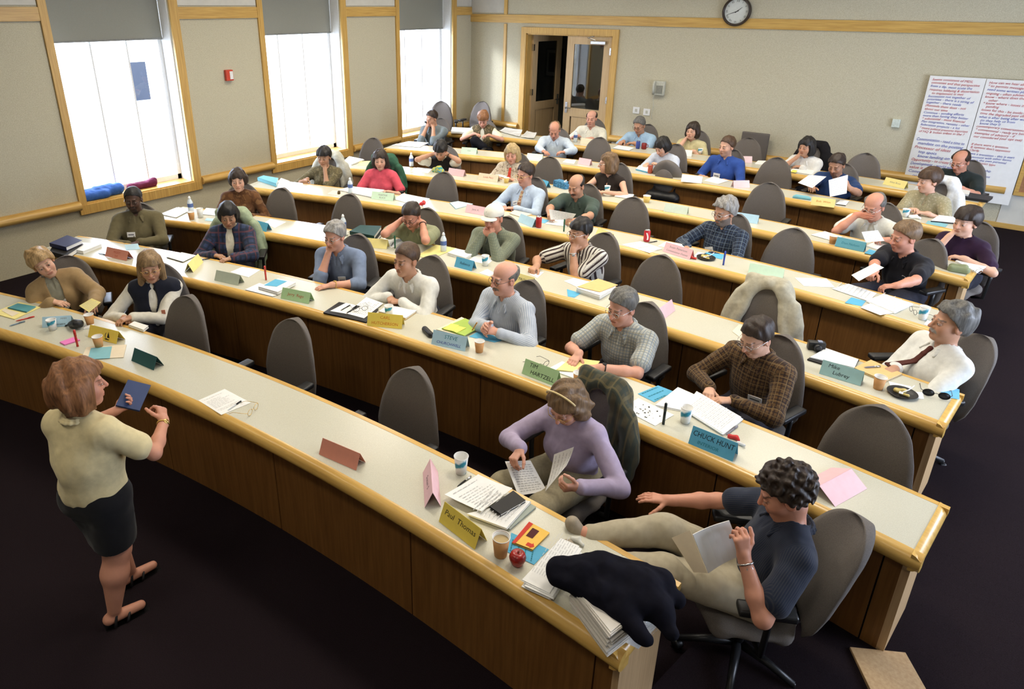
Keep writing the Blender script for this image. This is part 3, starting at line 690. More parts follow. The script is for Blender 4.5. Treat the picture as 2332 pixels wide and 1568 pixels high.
HAIRC = dict(black=(.012, .010, .009), dark=(.030, .018, .012), brown=(.070, .038, .020), lbrown=(.16, .095, .045), blond=(.36, .23, .10), dblond=(.24, .15, .07), grey=(.26, .25, .235), dgrey=(.12, .115, .105), auburn=(.24, .105, .042), white=(.5, .49, .46), straw=(.42, .30, .14))
def hair_mat(c):
    nm = 'hair_'+c
    if nm in MATS: return MATS[nm]
    col = HAIRC[c]; m, nt, b = _new(nm); _set(b, None, .5, .35)
    tc = N(nt, 'ShaderNodeTexCoord'); mp = N(nt, 'ShaderNodeMapping'); mp.inputs['Scale'].default_value = (90, 90, 12); nz = N(nt, 'ShaderNodeTexNoise', Scale=1.0, Detail=4.0)
    nt.links.new(tc.outputs['Object'], mp.inputs[0]); nt.links.new(mp.outputs[0], nz.inputs['Vector'])
    r = ramp(nt, nz.outputs[0], [(.3, tuple(v*.55 for v in col)), (.7, tuple(min(1, v*1.35) for v in col))]); nt.links.new(r.outputs[0], b.inputs['Base Color'])
    bp = N(nt, 'ShaderNodeBump', Strength=.6, Distance=.004); nt.links.new(nz.outputs[0], bp.inputs['Height']); nt.links.new(bp.outputs[0], b.inputs['Normal'])
    MATS[nm] = m; return m
M_skin = attr_mat('skin', 'Col', .5, .35)
def ik(S, W, l1, l2, hint):
    d = W-S; L = np.linalg.norm(d)
    if L > (l1+l2)*.985: W = S+d/L*(l1+l2)*.985; d = W-S; L = np.linalg.norm(d)
    if L < abs(l1-l2)+.03: L = abs(l1-l2)+.03; d = nrm(d)*L; W = S+d
    a = (l1*l1-l2*l2+L*L)/(2*L); h = math.sqrt(max(0, l1*l1-a*a)); t = d/L; o = nrm(V(hint)-t*(V(hint)@t)); return S+t*a+o*h, W

def person(label, at_px, floor, face, hz=1.10, lean=8, side=0, head=(0, 0, 0), skin='fair', hair=None, top=None, bottom=(.03, .03, .04), female=False, bulk=1.0, hs=1.05,
           R=None, L=None, legs='sit', glasses=None, beard=None, stub=0.0, badge=None, tie=None, lips=None, brow=None, lod=2, collar=True, sleeve='short', vneck=.05, outer=None,
           group=None, pos=None, twist=0, jaw=1.0, hat=None, extras=None, seat=.43, eye=(.05, .035, .02), sc=1.0, nose=1.0, watch=None, shoe=(.02, .018, .016), scarf=None, name='person', stance=None):
    """head angles: yaw (+ to the person's left), pitch (+ down), roll; arms: dict(to=, hint=, d=, n=, curl=) in the person's frame (x right, y forward, z up from the floor)"""
    res = {0: .0055, 1: .0065, 2: .0080, 3: .0100}[lod]; fine = {0: .0028, 1: .0034, 2: .0046, 3: .0060}[lod]
    stand = legs == 'stand'
    hip = V([0, 0, (seat+.07) if not stand else .90*sc])
    la, sa = math.radians(lean), math.radians(side)
    U = nrm([math.sin(sa), math.sin(la)*math.cos(sa), math.cos(la)*math.cos(sa)]); tw = math.radians(twist)
    Fw = nrm(V([-math.sin(tw), math.cos(tw), 0])-U*(V([-math.sin(tw), math.cos(tw), 0])@U)); Rt = np.cross(Fw, U); TM = np.stack([Rt, Fw, U])
    hy, hp, hr = [math.radians(a) for a in head]
    hf = V([-math.sin(hy)*math.cos(hp), math.cos(hy)*math.cos(hp), -math.sin(hp)]); hu = V([-math.sin(hy)*math.sin(hp), math.cos(hy)*math.sin(hp), math.cos(hp)])
    hu = rodr(hu, hf, hr); HM = frame_of(hf, hu)
    nk = .085
    # length of the trunk follows from how high the head is
    TL = float(np.clip((hz-hip[2]-.115*hs*1.0-nk*.6)/max(.4, U[2]), .37, .56)) if not stand else .50*sc
    nb = hip+U*TL                                                     # base of the neck
    hc = nb+U*nk*.45+V([0, 0, nk*.55])+HM[2]*.085*hs+HM[1]*.028
    if pos is None:
        P = at(at_px[0], at_px[1], floor+hc[2]); a = face if not hasattr(face, '__len__') else math.atan2(face[1], face[0])
        fv = V([math.cos(a), math.sin(a), 0]); rv = V([fv[1], -fv[0], 0]); base = P-rv*hc[0]-fv*hc[1]; base[2] = floor
    else:
        a = face; fv = V([math.cos(a), math.sin(a), 0]); base = V(pos, dtype=float)
    root = thing(name, label, 'person', base, a-math.pi/2, group)
    toL = lambda Wd: V([(V(Wd)-base)@V([fv[1], -fv[0], 0]), (V(Wd)-base)@fv, Wd[2]-base[2]])
    B = bulk; sw = (.170 if female else .195)*(.9+.1*B)*sc
    sk = SKIN[skin] if isinstance(skin, str) else skin
    body = Solid(); shirt = Solid(); t = .011
    def both(kind, *ar, k=.03, inf=t, **kw):
        if kind == 'e':
            c, r, M = ar; body.ell(c, V(r)-.004, M, k); shirt.ell(c, V(r)+inf, M, k+.01)
        else:
            p, q, r0, r1 = ar; body.cap(p, q, r0, r1, k); shirt.cap(p, q, r0+inf, r1+inf, k+.005)
    bw = .155*B*sc
    both('e', hip+U*.02, (bw+.012, .115*B, .105), TM, k=.05); both('e', hip+U*TL*.38+Fw*.012*(B-.6), (bw*.95, .112*B*B, .15), TM, k=.06)
    both('e', hip+U*(TL-.17)+Fw*.004, ((.150 if female else .168)*B, .108*(.6+.4*B), .17), TM, k=.06)
    if female:
        for sx in (-1, 1): both('e', hip+U*(TL-.20)+Fw*.082+Rt*sx*.070, (.058, .050, .055), TM, k=.05)
    SR, SL = nb-U*.055+Rt*sw, nb-U*.055-Rt*sw
    both('c', nb-U*.065-Rt*(sw-.04), nb-U*.065+Rt*(sw-.04), .062*(.7+.3*B), .062*(.7+.3*B), k=.05)
    for sx in (-1, 1): both('c', nb+U*.005+Rt*sx*.03, nb-U*.045+Rt*sx*(sw-.03), .045, .055, k=.04)
    nr = (.048 if female else .058)*(.75+.25*B)
    body.cap(nb-U*.05, hc-HM[2]*.07*hs-HM[1]*.02, nr*1.06, nr*.95, .03)
    head_solid(body, hc, HM, female, hs, jaw, nose)
    # arms
    arms = {}
    AR = .30*sc, .255*sc
    for key, sh, spec, sx in (('R', SR, R, 1), ('L', SL, L, -1)):
        spec = dict(spec or {}); to = spec.get('to', (sx*.12, .30, .60))
        if 'px' in spec: to = toL(at(spec['px'][0], spec['px'][1], spec['z']))
        if not isinstance(to, str): pass
        elif to == 'chin': to = hc+HM[1]*(.075+.03)*hs-HM[2]*.135*hs+HM[0]*sx*.03
        elif to == 'cheek': to = hc+HM[0]*sx*.075-HM[2]*.125*hs+HM[1]*.075
        elif to == 'mouth': to = hc+HM[1]*.125-HM[2]*.125+HM[0]*sx*.045
        elif to == 'temple': to = hc+HM[0]*sx*.115-HM[2]*.055+HM[1]*.015
        elif to == 'brow': to = hc+HM[0]*sx*.10+HM[1]*.125-HM[2]*.055
        el, Wp = ik(sh, V(to, dtype=float), AR[0], AR[1], spec.get('hint', (sx*.7, -.35, -.65)))
        d = V(spec['d'], dtype=float) if 'd' in spec else Wp-el
        if 'aim' in spec: d = {'head': hc+HM[1]*.02}[spec['aim']]-Wp
        n_ = V(spec.get('n', (0, 0, -1)), dtype=float); ar = (.041 if female else .047)*(.7+.3*B)
        body.cap(sh, el, ar*1.06, ar*.82, .03); body.cap(el, el+(Wp-el)*.35, ar*.84, ar*.86, .02); body.cap(el+(Wp-el)*.35, Wp, ar*.86, ar*.58, .02)
        build_hand(body, Wp, d, n_, sx > 0, spec.get('curl', 'rest'), .92 if female else 1.0)
        sl = spec.get('sleeve', sleeve); lo_ = .018
        if sl != 'none':
            if sl == 'short':
                e2 = sh+(el-sh)*.68; shirt.cap(sh, e2, ar*1.06+lo_, ar*.95+lo_+.008, .035)
            elif sl == 'roll':
                shirt.cap(sh, el, ar*1.06+lo_, ar*.85+lo_, .035); shirt.cap(el, el+(Wp-el)*.22, ar*.88+lo_, ar*.86+lo_, .015)
            else:
                shirt.cap(sh, el, ar*1.06+lo_, ar*.85+lo_, .035); shirt.cap(el, Wp-(Wp-el)*.04, ar*.86+lo_, ar*.60+.013, .02)
                shirt.cap(Wp-(Wp-el)*.20, Wp-(Wp-el)*.06, ar*.60+.016, ar*.60+.017, .004)
        arms[key] = (sh, el, Wp, nrm(d), n_, ar, sl)
    # legs
    lw = .088*B*(1.02 if female else 1.0); pants = Solid(); shoes = []
    if stand: feet = [V(stance[0]), V(stance[1])]; knees = [V([.095, .03, .0])+(feet[0]-V([.095, 0, .075]))*.45+V([0, 0, .49*sc]), V([-.085, .03, 0])+(feet[1]-V([-.085, 0, .075]))*.45+V([0, 0, .49*sc])]
    elif legs == 'sit': feet = [V([.15, .38, .085]), V([-.14, .34, .085])]; knees = [V([.15, .44, .50]), V([-.15, .44, .50])]
    elif legs == 'cross': feet = [V([.20, .62, .24]), V([-.12, .36, .085])]; knees = [V([.02, .46, .60]), V([-.14, .44, .50])]
    else: feet = [V(legs[1], dtype=float), V(legs[3], dtype=float)]; knees = [V(legs[0], dtype=float), V(legs[2], dtype=float)]
    toes = legs[4] if not isinstance(legs, str) and len(legs) > 4 else stance[2] if stance else [(0, 1, -.05)]*2
    for sx, kn, ft, td in ((1, knees[0], feet[0], toes[0]), (-1, knees[1], feet[1], toes[1])):
        h0 = hip+Rt*sx*.085*sc-V([0, 0, .01]); td = nrm(td)
        body.cap(h0, kn, lw, lw*.66, .04); body.cap(kn, kn+(ft-kn)*.35+V([0, -.012, 0]), lw*.66, lw*.66, .03); body.cap(kn+(ft-kn)*.35+V([0, -.012, 0]), ft+V([0, 0, .02]), lw*.66, .036, .03)
        body.cap(ft-td*.035-V([0, 0, .03]), ft+td*.13-V([0, 0, .042]), .034, .026, .02)
        if bottom is not None:
            pants.cap(h0, kn, lw+.014, lw*.66+.018, .05)
            pants.cap(kn, ft+(kn-ft)*.08, lw*.66+.018, .058, .03)
        shoes.append((ft, td))
    if bottom is not None: pants.ell(hip+U*.02, (bw+.026, .13*B, .12), TM, .05)
    # continuous body, finer at head and hands
    fb = [(hc-.155*hs, hc+.155*hs)]
    for key in arms:
        sh, el, Wp, d, n_, ar, sl = arms[key]; c = Wp+d*.085; fb.append((c-.125, c+.125))
    P, Q = body.mesh(res*1.25); g = res*1.3; parts = [drop_inside(P, Q, [(lo+g, hi-g) for lo, hi in fb])]
    for lo, hi in fb: parts.append(body.mesh(fine, lo, hi))
    P, Q = merge(parts)
    hcol = HAIRC[hair[1]] if hair else HAIRC['brown']; bc = brow or tuple(np.minimum(V(hcol)*.8, .16))
    C = head_colours(P, hc, HM, sk, hs, bc, beard, lips, eye, stub, female)
    bo = link_mesh('body', P, Q, M_skin, root, True, cols=C)
    def pat(P):
        """pattern coordinates: along and around the trunk or the sleeve a point belongs to"""
        loc = (P-hip)@TM.T; out = np.stack([loc[:, 0], loc[:, 2], loc[:, 1]], 1); best = np.maximum(np.abs(loc[:, 0])-.155*B, 0)
        for key in arms:
            sh, el, Wp, d, n_, ar, sl = arms[key]
            for p, q, o in ((sh, el, 0), (el, Wp, .3)):
                v = q-p; Lh = np.linalg.norm(v); v = v/Lh; s_ = (P-p)@v; rr = P-p-np.clip(s_, 0, Lh)[:, None]*v; dist = np.linalg.norm(rr, axis=1)
                e1 = nrm(np.cross(v, Fw)); e2 = np.cross(v, e1); an = np.arctan2(rr@e1, rr@e2)*.055
                m = (dist < ar+.035) & (np.abs(loc[:, 0]) > sw*.80); out[m] = np.stack([an[m], s_[m]+o, dist[m]], 1)
        return out
    # shirt: open at the neck, with collar
    if top is not None:
        tm = top
        nt_ = nb+U*.01
        sh2 = Solid(); sh2.p = list(shirt.p)
        sh2.cap(nb-U*.05, nb+U*.012, nr+.016, nr+.014, .02)
        sh2.p.append(('f', wrinkle(.0052 if lod < 2 else .0050, 1.0, len(label)*.37), None, None, 0, 0))
        fr = nrm(Fw*.9+U*.35)
        def cutneck(F, X, Y, Z):
            q = ('c', nb-U*.02, nb+U*.3, nr+.006, nr+.02); F = np.maximum(F, -Solid._d(q, X, Y, Z).astype(np.float32))
            if vneck:
                c0 = nb+U*.05+Fw*.085; q = ('c', c0, nb-U*(vneck+.025)+Fw*.112, nr*.66, .008); F = np.maximum(F, -Solid._d(q, X, Y, Z).astype(np.float32))
            dz = (X-hip[0])*U[0]+(Y-hip[1])*U[1]+(Z-hip[2])*U[2]; return np.maximum(F, (-dz-(.03 if not stand else hbz)).astype(np.float32))
        hbz = .10
        sh2.fn(cutneck); lo, hi = shirt.bounds(); Ps, Qs = sh2.mesh(res, lo-.02, hi+.03)
        so = link_mesh('shirt' if outer is None or True else 'shirt', Ps, Qs, tm, root, True, pats=pat(Ps))
        if collar:
            cs = Solid(); m1 = []
            for i in range(17):
                an = math.radians(30+300*i/16); fr_ = max(0, math.cos(an)); rr = nr+.020+.014*fr_; m1.append(nb+U*(.030-.050*fr_**1.2)+(Fw*math.cos(an)*1.08+Rt*math.sin(an))*rr)
            for i in range(16): cs.cap(m1[i], m1[i+1], .007, .007, .004); cs.cap(m1[i]-U*.018+nrm(m1[i]-nb)*.012, m1[i+1]-U*.018+nrm(m1[i+1]-nb)*.012, .0065, .0065, .012)
            for i, sx in ((0, 1), (16, -1)):
                for q in (0, .4, .8): e_ = m1[0 if i == 0 else 16]*(1-q)+m1[2 if i == 0 else 14]*q; cs.cap(e_, m1[i]-U*.050+Fw*.020+Rt*.022*sx, .0075, .0055, .008)
            Pc, Qc = cs.mesh(max(.004, fine)); link_mesh('collar', Pc, Qc, tm, root, True, pats=pat(Pc))
    if outer is not None:
        # vest or jacket worn open over the shirt
        om, osl, gap = outer; ov = Solid()
        for q in shirt.p[:(8 if female else 6)]:
            ov.p.append(('e', q[1], q[2]+.012, q[3], 0, q[5]) if q[0] == 'e' else ('c', q[1], q[2], q[3]+.011, q[4]+.011, q[5]))
        if osl:
            for key in arms:
                sh, el, Wp, d, n_, ar, sl = arms[key]; ov.cap(sh, el, ar+.034, ar*.85+.030, .03); ov.cap(el, Wp-(Wp-el)*.08, ar*.86+.030, ar*.6+.026, .02)
        ov.fn(wrinkle(.004))
        def cutf(F, X, Y, Z):
            q = ('c', nb-U*.03, nb+U*.3, nr+.022, nr+.03); F = np.maximum(F, -Solid._d(q, X, Y, Z).astype(np.float32))
            q = ('c', nb+Fw*.11+U*.02, hip+Fw*.16+U*.02, gap, gap*.55); F = np.maximum(F, -Solid._d(q, X, Y, Z).astype(np.float32)); dz = (X-hip[0])*U[0]+(Y-hip[1])*U[1]+(Z-hip[2])*U[2]; return np.maximum(F, (-dz-.02).astype(np.float32))
        ov.fn(cutf); lo, hi = ov.bounds(); Ps, Qs = ov.mesh(res, lo-.02, hi+.02); link_mesh('jacket' if osl else 'vest', Ps, Qs, om, root, True, pats=pat(Ps))
    if bottom is not None and not stand:
        pants.fn(wrinkle(.005)); Pp, Qp = pants.mesh(res*(1.3 if lod else 1.1)); bm_ = bottom if not isinstance(bottom, tuple) else mat('trousers_%d_%d_%d' % tuple(int(c*250) for c in bottom), bottom, .9, .1, scale=60)
        link_mesh('trousers', Pp, Qp, bm_, root, True, pats=Pp.copy())
    if not stand:
        for ft, td in shoes:
            s_ = Solid(); s_.cap(ft-td*.045-V([0, 0, .035]), ft+td*.12-V([0, 0, .04]), .044, .038, .02); s_.cap(ft-td*.03+V([0, 0, .015]), ft-V([0, 0, .02]), .044, .044, .02); s_.p.append(('h', ft+V([0, 0, -.075]), nrm(V([0, 0, -1.0])), None, 0, 0))
            Px, Qx = s_.mesh(.009); link_mesh('shoe', Px, Qx, mat('shoe_%d_%d_%d' % tuple(int(c*250) for c in shoe), shoe, .5, .3), root, True)
    # hair
    if hair:
        kw = dict(hair[2]) if len(hair) > 2 else {}
        Ph, Qh = hair_mesh(hair[0], hs, fine*1.15, None, seed=len(label), **kw); Ph = hc+Ph@HM
        link_mesh('hair', Ph, Qh, hair_mat(hair[1]), root, True)
    hg = lambda x, y, z: hc+(HM[0]*x+HM[1]*y+HM[2]*z)*hs
    if glasses:
        g = MB(); r = .0017 if lod < 2 else .0022
        for sx in (-1, 1):
            g.tube([hg(sx*.032+.0225*math.cos(q), .104-.004*abs(math.cos(q)), .001+.0175*math.sin(q)) for q in np.linspace(0, 2*math.pi, 15)[:-1]], r, 6, closed=True)
            g.tube([hg(sx*.054, .100, .006), hg(sx*.074, .075, .008), hg(sx*.084, -.005, .010), hg(sx*.082, -.025, -.012)], r, 6)
        g.tube([hg(-.011, .106, .004), hg(0, .110, .007), hg(.011, .106, .004)], r, 6); go = g.build('glasses', glasses if not isinstance(glasses, str) else M_black, root, True)
    if hat: hat(root, hc, HM, hs)
    def chest(u, x): return (sh2 if top is not None else body).hit(hip+U*(TL*u)+Rt*x, Fw)
    if tie is not None:
        s_ = Solid(); pts = [chest(u, 0)[0]+Fw*.004 for u in (.93, .80, .62, .42, .22)]
        s_.ell(pts[0]-U*.01, (.019, .014, .022), TM, .01)
        ws = (.014, .020, .027, .034, .036)
        for i in range(4):
            for j in (-1, 0, 1): s_.cap(pts[i]+Rt*j*ws[i]*.6, pts[i+1]+Rt*j*ws[i+1]*.6, .0075, .0075, .012)
        Pt, Qt = s_.mesh(max(.0035, fine)); link_mesh('tie', Pt, Qt, tie, root, True, pats=(Pt-hip)@TM.T)
    if badge is not None:
        u, x, w, h = badge[:4]; p, nn = chest(u, x); nn = nrm(nn+Fw*.6); bt = badge[4] if len(badge) > 4 else 0
        bx_ = nrm(np.cross(nn, U)); bx_ = -bx_ if bx_@Rt < 0 else bx_; bu = np.cross(bx_, nn); bu = bu if bu@U > 0 else -bu; Mx = np.stack([rodr(bx_, nn, bt), nn, rodr(bu, nn, bt)], 1)
        MB().box(p+nn*.006, (w, .004, h), Mx).build('name_badge', M_paper, root)
        MB().box(p+nn*.0085-Mx[:, 2]*.0, (w*.7, .001, h*.18), Mx).build('badge_print', M_inkgrey, root)
    if watch:
        for key, wm in watch.items():
            sh, el, Wp, d, n_, ar, sl = arms[key]; c = Wp-(Wp-el)*.10; ax_ = nrm(Wp-el); e1 = nrm(np.cross(ax_, n_)); e2 = np.cross(ax_, e1); rr = ar*.62+.004
            g = MB(); g.tube([c+(e1*math.cos(q)+e2*math.sin(q))*rr for q in np.linspace(0, 2*math.pi, 17)[:-1]], .0045, 6, closed=True)
            q_ = c-n_*rr*1.05; g.lathe([(.0, -.003), (.015, -.003), (.016, .002), (.013, .004), (0, .004)], q_, 14, np.stack([e1, ax_, -n_/np.linalg.norm(n_)], 1)); g.build('wristwatch', wm, root, True)
    info = dict(root=root, base=base, face=a, fv=fv, rv=V([fv[1], -fv[0], 0]), hc=hc, HM=HM, hip=hip, U=U, Fw=Fw, Rt=Rt, TM=TM, nb=nb, TL=TL, arms=arms, chest=chest, knees=knees, feet=feet, toes=[nrm(V(q)*V([1, 1, 0])) for q in toes], hg=hg, sk=sk, toL=toL)
    info['world'] = lambda q: base+q[0]*V([fv[1], -fv[0], 0])+q[1]*fv+V([0, 0, q[2]])
    if extras: extras(info)
    return info
M_inkgrey = mat('ink_grey', (.12, .12, .14), .8, .1)
def dirang(dx, dy): return math.atan2(dy, dx)
def row_face(k, P, off=0.0):
    """angle of someone at P who faces the middle of the front of the room; + turns to the person's left"""
    d = DC-V(P[:2]); return math.atan2(d[1], d[0])+math.radians(off)
# ---------------------------------------------------------------- chairs
def back_outline(t):
    b = np.interp(t, [0, .12, .30, .55, .75, .88, 1.0], [.205, .245, .254, .230, .192, .168, .150])
    if t > .74: b = b*math.sqrt(max(0.0, 1-((t-.74)/.26)**2.2))
    return b
def back_sheet(mb, z0, z1, half, thick, bend=.05, tilt=.14, n=26, grow=0.0):
    """a puffed, gently dished chair back"""
    ts = np.r_[np.linspace(0, .74, n-12), .74+.26*np.sin(np.linspace(0.13, math.pi/2, 13))]; ss = np.linspace(-1, 1, 15); F = []; B = []
    for t in ts:
        w = half(t)+grow; z = z0+(z1-z0)*t; rf, rb = [], []
        e = math.sin(min(1, t/.06)*math.pi/2)*(1 if t < .85 else math.sqrt(max(0.0, 1-((t-.85)/.15)**2))*.9+.1)
        for s in ss:
            y = -.235-tilt*(z-z0)+bend*(s*s)*.8+.030*math.sin(t*math.pi)*.6; p = thick*e*math.sqrt(max(0.0, 1-abs(s)**3.2))+.006
            rf.append((s*w, y+p*.6, z)); rb.append((s*w, y-p, z))
        F.append(rf); B.append(rb)
    F, B = V(F), V(B); a, b = F.shape[:2]; v = np.concatenate([F.reshape(-1, 3), B.reshape(-1, 3)]); o = a*b; f = []
    for i in range(a-1):
        for j in range(b-1): q = i*b+j; f.append((q, q+1, q+b+1, q+b)); f.append((q+o, q+b+o, q+b+1+o, q+1+o))
    rim = [i*b for i in range(a)]+[(a-1)*b+j for j in range(1, b)]+[i*b+b-1 for i in range(a-2, -1, -1)]+[j for j in range(b-2, 0, -1)]
    for i in range(len(rim)): p, q = rim[i], rim[(i+1) % len(rim)]; f.append((p, q, q+o, p+o))
    mb.add(v, f)
def make_chair():
    t = thing('office_chair', 'tall rounded tweed office chair', 'chair', (0, 0, 0), 0, 'tweed office chairs behind the desks')
    mb = MB(); back_sheet(mb, .42, 1.0, back_outline, .040); mb.build('backrest', M_chair, t, True)
    s = Solid(); s.cap((-.17, -.12, .385), (.17, -.12, .385), .05, k=.06); s.cap((-.18, .16, .385), (.18, .16, .385), .05, k=.06); s.ell((0, .02, .395), (.245, .25, .05), None, .05); P, Q = s.mesh(.014); link_mesh('seat', P, Q, M_chair, t, True)
    m = MB(); m.tube([(0, -.12, .335), (0, -.27, .345), (0, -.325, .47), (0, -.32, .66)], [.03, .03, .026, .022], 8); m.box((0, -.04, .335), (.2, .3, .03)); m.build('back_support', M_black, t)
    for sx in (-1, 1):
        m = MB(); m.tube([(sx*.20, .0, .345), (sx*.29, .0, .365), (sx*.30, .0, .56), (sx*.30, .0, .63)], .016, 8); m.box((sx*.30, .02, .645), (.075, .25, .035), bev=.012); m.build('armrest', M_black, t, True)
    m = MB(); m.lathe([(.028, .10), (.028, .25), (.022, .25), (.022, .34)], n=12); m.build('gas_column', M_black, t, True)
    for i in range(5):
        a = 2*math.pi*i/5+.3; d = V([math.cos(a), math.sin(a), 0]); m = MB(); m.tube([d*.02+V([0, 0, .105]), d*.16+V([0, 0, .095]), d*.29+V([0, 0, .068])], [.024, .020, .016], 8); l = m.build('base_leg', M_black, t, True)
        m = MB(); R_ = Rz(a+.5)@Ry(math.pi/2); m.lathe([(.0, -.022), (.024, -.022), (.027, -.012), (.027, .012), (.024, .022), (0, .022)], d*.29+V([0, 0, .027]), 12, R_); m.tube([d*.29+V([0, 0, .04]), d*.29+V([0, 0, .075])], .009, 6); m.build('caster', M_black, l, True)
    return t
CH0 = make_chair(); CH_USED = [False]
def chair(P, ang, label, floor=None, group='tweed office chairs behind the desks', recline=0.0):
    o = CH0 if not CH_USED[0] else copy_tree(CH0); CH_USED[0] = True
    z = P[2] if floor is None else floor; o.location = (float(P[0]), float(P[1]), float(z)); o.rotation_euler = (0, 0, ang-math.pi/2); tag(o, label, 'chair', group)
    if recline:
        for c in o.children:
            if c.name.split('.')[0] in ('backrest', 'back_support'):
                r = math.radians(recline); p = V([0, -.18, .42]); q = p-Rx(r)@p; c.rotation_euler = (r, 0, 0); c.location = tuple(map(float, q))
    return o
def empty_chair(px, py, k, label, turn=0.0, zt=1.0):
    """chair whose rounded top shows at that place of the photo, standing on the tier of row k"""
    P = at(px, py, FLO(k)+zt); a = row_face(k, P, turn); fv = V([math.cos(a), math.sin(a), 0]); P = P+fv*.30; o = chair(P, a, label, FLO(k)); return o
def world_of(o):
    a = o.rotation_euler[2]; c, s = math.cos(a), math.sin(a); L = V(o.location); return lambda q: L+V([c*q[0]-s*q[1], s*q[0]+c*q[1], q[2]])
def draped(ch, name, label, cat, m, front=.10, low=.45, sleeve=0, grow=.03):
    """a coat hung over a chair's back: closed behind, open in front"""
    t = thing(name, label, cat, ch.location, ch.rotation_euler[2])
    S = Solid()
    for i in range(12):
        u0, u1 = i/12, (i+1)/12
        for sx in (-1, 1):
            def pt(u): z = low+(1.02-low)*u; tt = max(0, min(1, (z-.46)/.54)); return V([sx*(back_outline(tt)+.012), -.235-.14*(z-.46)+.03, z])
            S.cap(pt(u0), pt(u1), grow+.018, grow+.018, .03)
    for j in range(4): x = -.09+.06*j; S.cap((x, -.325, 1.015), (x+.06, -.325, 1.015), grow+.02, grow+.02, .03)
    for x in (-.12, 0, .12): S.cap((x, -.35, .96), (x*1.5, -.30, low), .045, .05, .06)
    S.cap((-.10, -.27, 1.0), (-front-.07, -.17, low+.12), .03, .035, .04); S.cap((.10, -.27, 1.0), (front+.07, -.17, low+.12), .03, .035, .04)
    S.fn(wrinkle(.012, .8)); P, Q = S.mesh(.011); link_mesh('coat', P, Q, m, t, True, pats=P.copy())
    if sleeve:
        S = Solid(); S.cap((sleeve*.20, -.20, .90), (sleeve*.27, -.16, .62), .05, .045, .02); S.cap((sleeve*.27, -.16, .62), (sleeve*.25, -.13, .38), .045, .04, .02); S.fn(wrinkle(.008)); P, Q = S.mesh(.012); link_mesh('sleeve', P, Q, m, t, True, pats=P.copy())
    return t
# ---------------------------------------------------------------- things on the desks
def pm(name, col, **k): return mat(name, col, k.pop('rough', .75), k.pop('spec', .25), var=k.pop('var', .03), scale=k.pop('scale', 25), **k)
P_yel = pm('card_yellow', (.78, .60, .10)); P_pyel = pm('card_pale_yellow', (.80, .70, .28)); P_blue = pm('card_blue', (.10, .38, .58)); P_lblue = pm('card_light_blue', (.42, .62, .74))
P_teal = pm('card_teal', (.09, .30, .33)); P_pink = pm('card_pink', (.78, .50, .54)); P_salm = pm('card_salmon', (.66, .27, .19)); P_green = pm('card_green', (.40, .60, .32)); P_lgreen = pm('card_light_green', (.58, .76, .58))
P_dgreen = pm('card_dark_green', (.03, .10, .10)); P_pgreen = pm('card_grey_green', (.46, .52, .42)); P_manila = pm('manila', (.66, .46, .20)); P_cream = pm('card_cream', (.74, .64, .48)); P_tan = pm('tan_paper', (.66, .52, .40))
P_navy = pm('binder_navy', (.025, .03, .09), rough=.4); P_dk = pm('cover_dark', (.015, .014, .014), rough=.45); P_dkg = pm('cover_dark_green', (.012, .05, .045), rough=.5); P_lime = pm('folder_lime', (.36, .50, .10)); P_sticky = pm('sticky_yellow', (.85, .76, .15)); P_mag = pm('sticky_magenta', (.75, .20, .50))
K_black = pm('ink_black', (.012, .012, .014)); K_red = pm('ink_red', (.45, .06, .03)); K_blue = pm('ink_blue', (.05, .07, .38)); K_orange = pm('ink_orange', (.60, .16, .02)); K_teal = pm('ink_teal', (.02, .18, .24)); K_grey = pm('ink_pencil', (.22, .22, .22)); K_text = pm('ink_print', (.50, .50, .49))
M_redp = pm('plastic_red', (.55, .03, .02), rough=.3, spec=.5); M_bluep = pm('plastic_blue', (.02, .06, .40), rough=.3, spec=.5); M_greenp = pm('plastic_green', (.01, .10, .05), rough=.3, spec=.5)
M_cuporange = pm('paper_cup_tan', (.60, .31, .12), rough=.6); M_cupyel = pm('paper_cup_yellow', (.72, .52, .16), rough=.6); M_cupwhite = pm('paper_cup_white', (.78, .78, .76), rough=.5); M_coffee = pm('drink_brown', (.20, .09, .03), rough=.1, spec=.5); M_gold = mat('gold', (.75, .52, .18), .3, .5, 1.0, var=.05)
def wave_mat():
    m, nt, b = _new('cup_wave_print'); _set(b, None, .5, .3); tc = N(nt, 'ShaderNodeTexCoord'); sp = N(nt, 'ShaderNodeSeparateXYZ'); nt.links.new(tc.outputs['Object'], sp.inputs[0])
    nz = N(nt, 'ShaderNodeTexNoise', Scale=38.0, Detail=2.0); nt.links.new(tc.outputs['Object'], nz.inputs['Vector'])
    at_ = N(nt, 'ShaderNodeMath', operation='ARCTAN2'); nt.links.new(sp.outputs[0], at_.inputs[0]); nt.links.new(sp.outputs[1], at_.inputs[1])
    s1 = N(nt, 'ShaderNodeMath', operation='MULTIPLY_ADD'); s1.inputs[1].default_value = .016; nt.links.new(at_.outputs[0], s1.inputs[0]); nt.links.new(sp.outputs[2], s1.inputs[2])
    a2 = N(nt, 'ShaderNodeMath', operation='MULTIPLY_ADD'); a2.inputs[1].default_value = .030; nt.links.new(nz.outputs[0], a2.inputs[0]); nt.links.new(s1.outputs[0], a2.inputs[2])
    r = ramp(nt, a2.outputs[0], [(.0, (.78, .78, .76)), (.030, (.78, .78, .76)), (.036, (.03, .26, .34)), (.060, (.03, .20, .30)), (.068, (.40, .58, .62)), (.075, (.78, .78, .76))]); r.color_ramp.interpolation = 'LINEAR'
    nt.links.new(r.outputs[0], b.inputs['Base Color']); return m
M_wave = wave_mat()
def row_h(k): return TOP(k)+.0015
def quad3(corners, z): return [at(x, y, z) for x, y in corners]
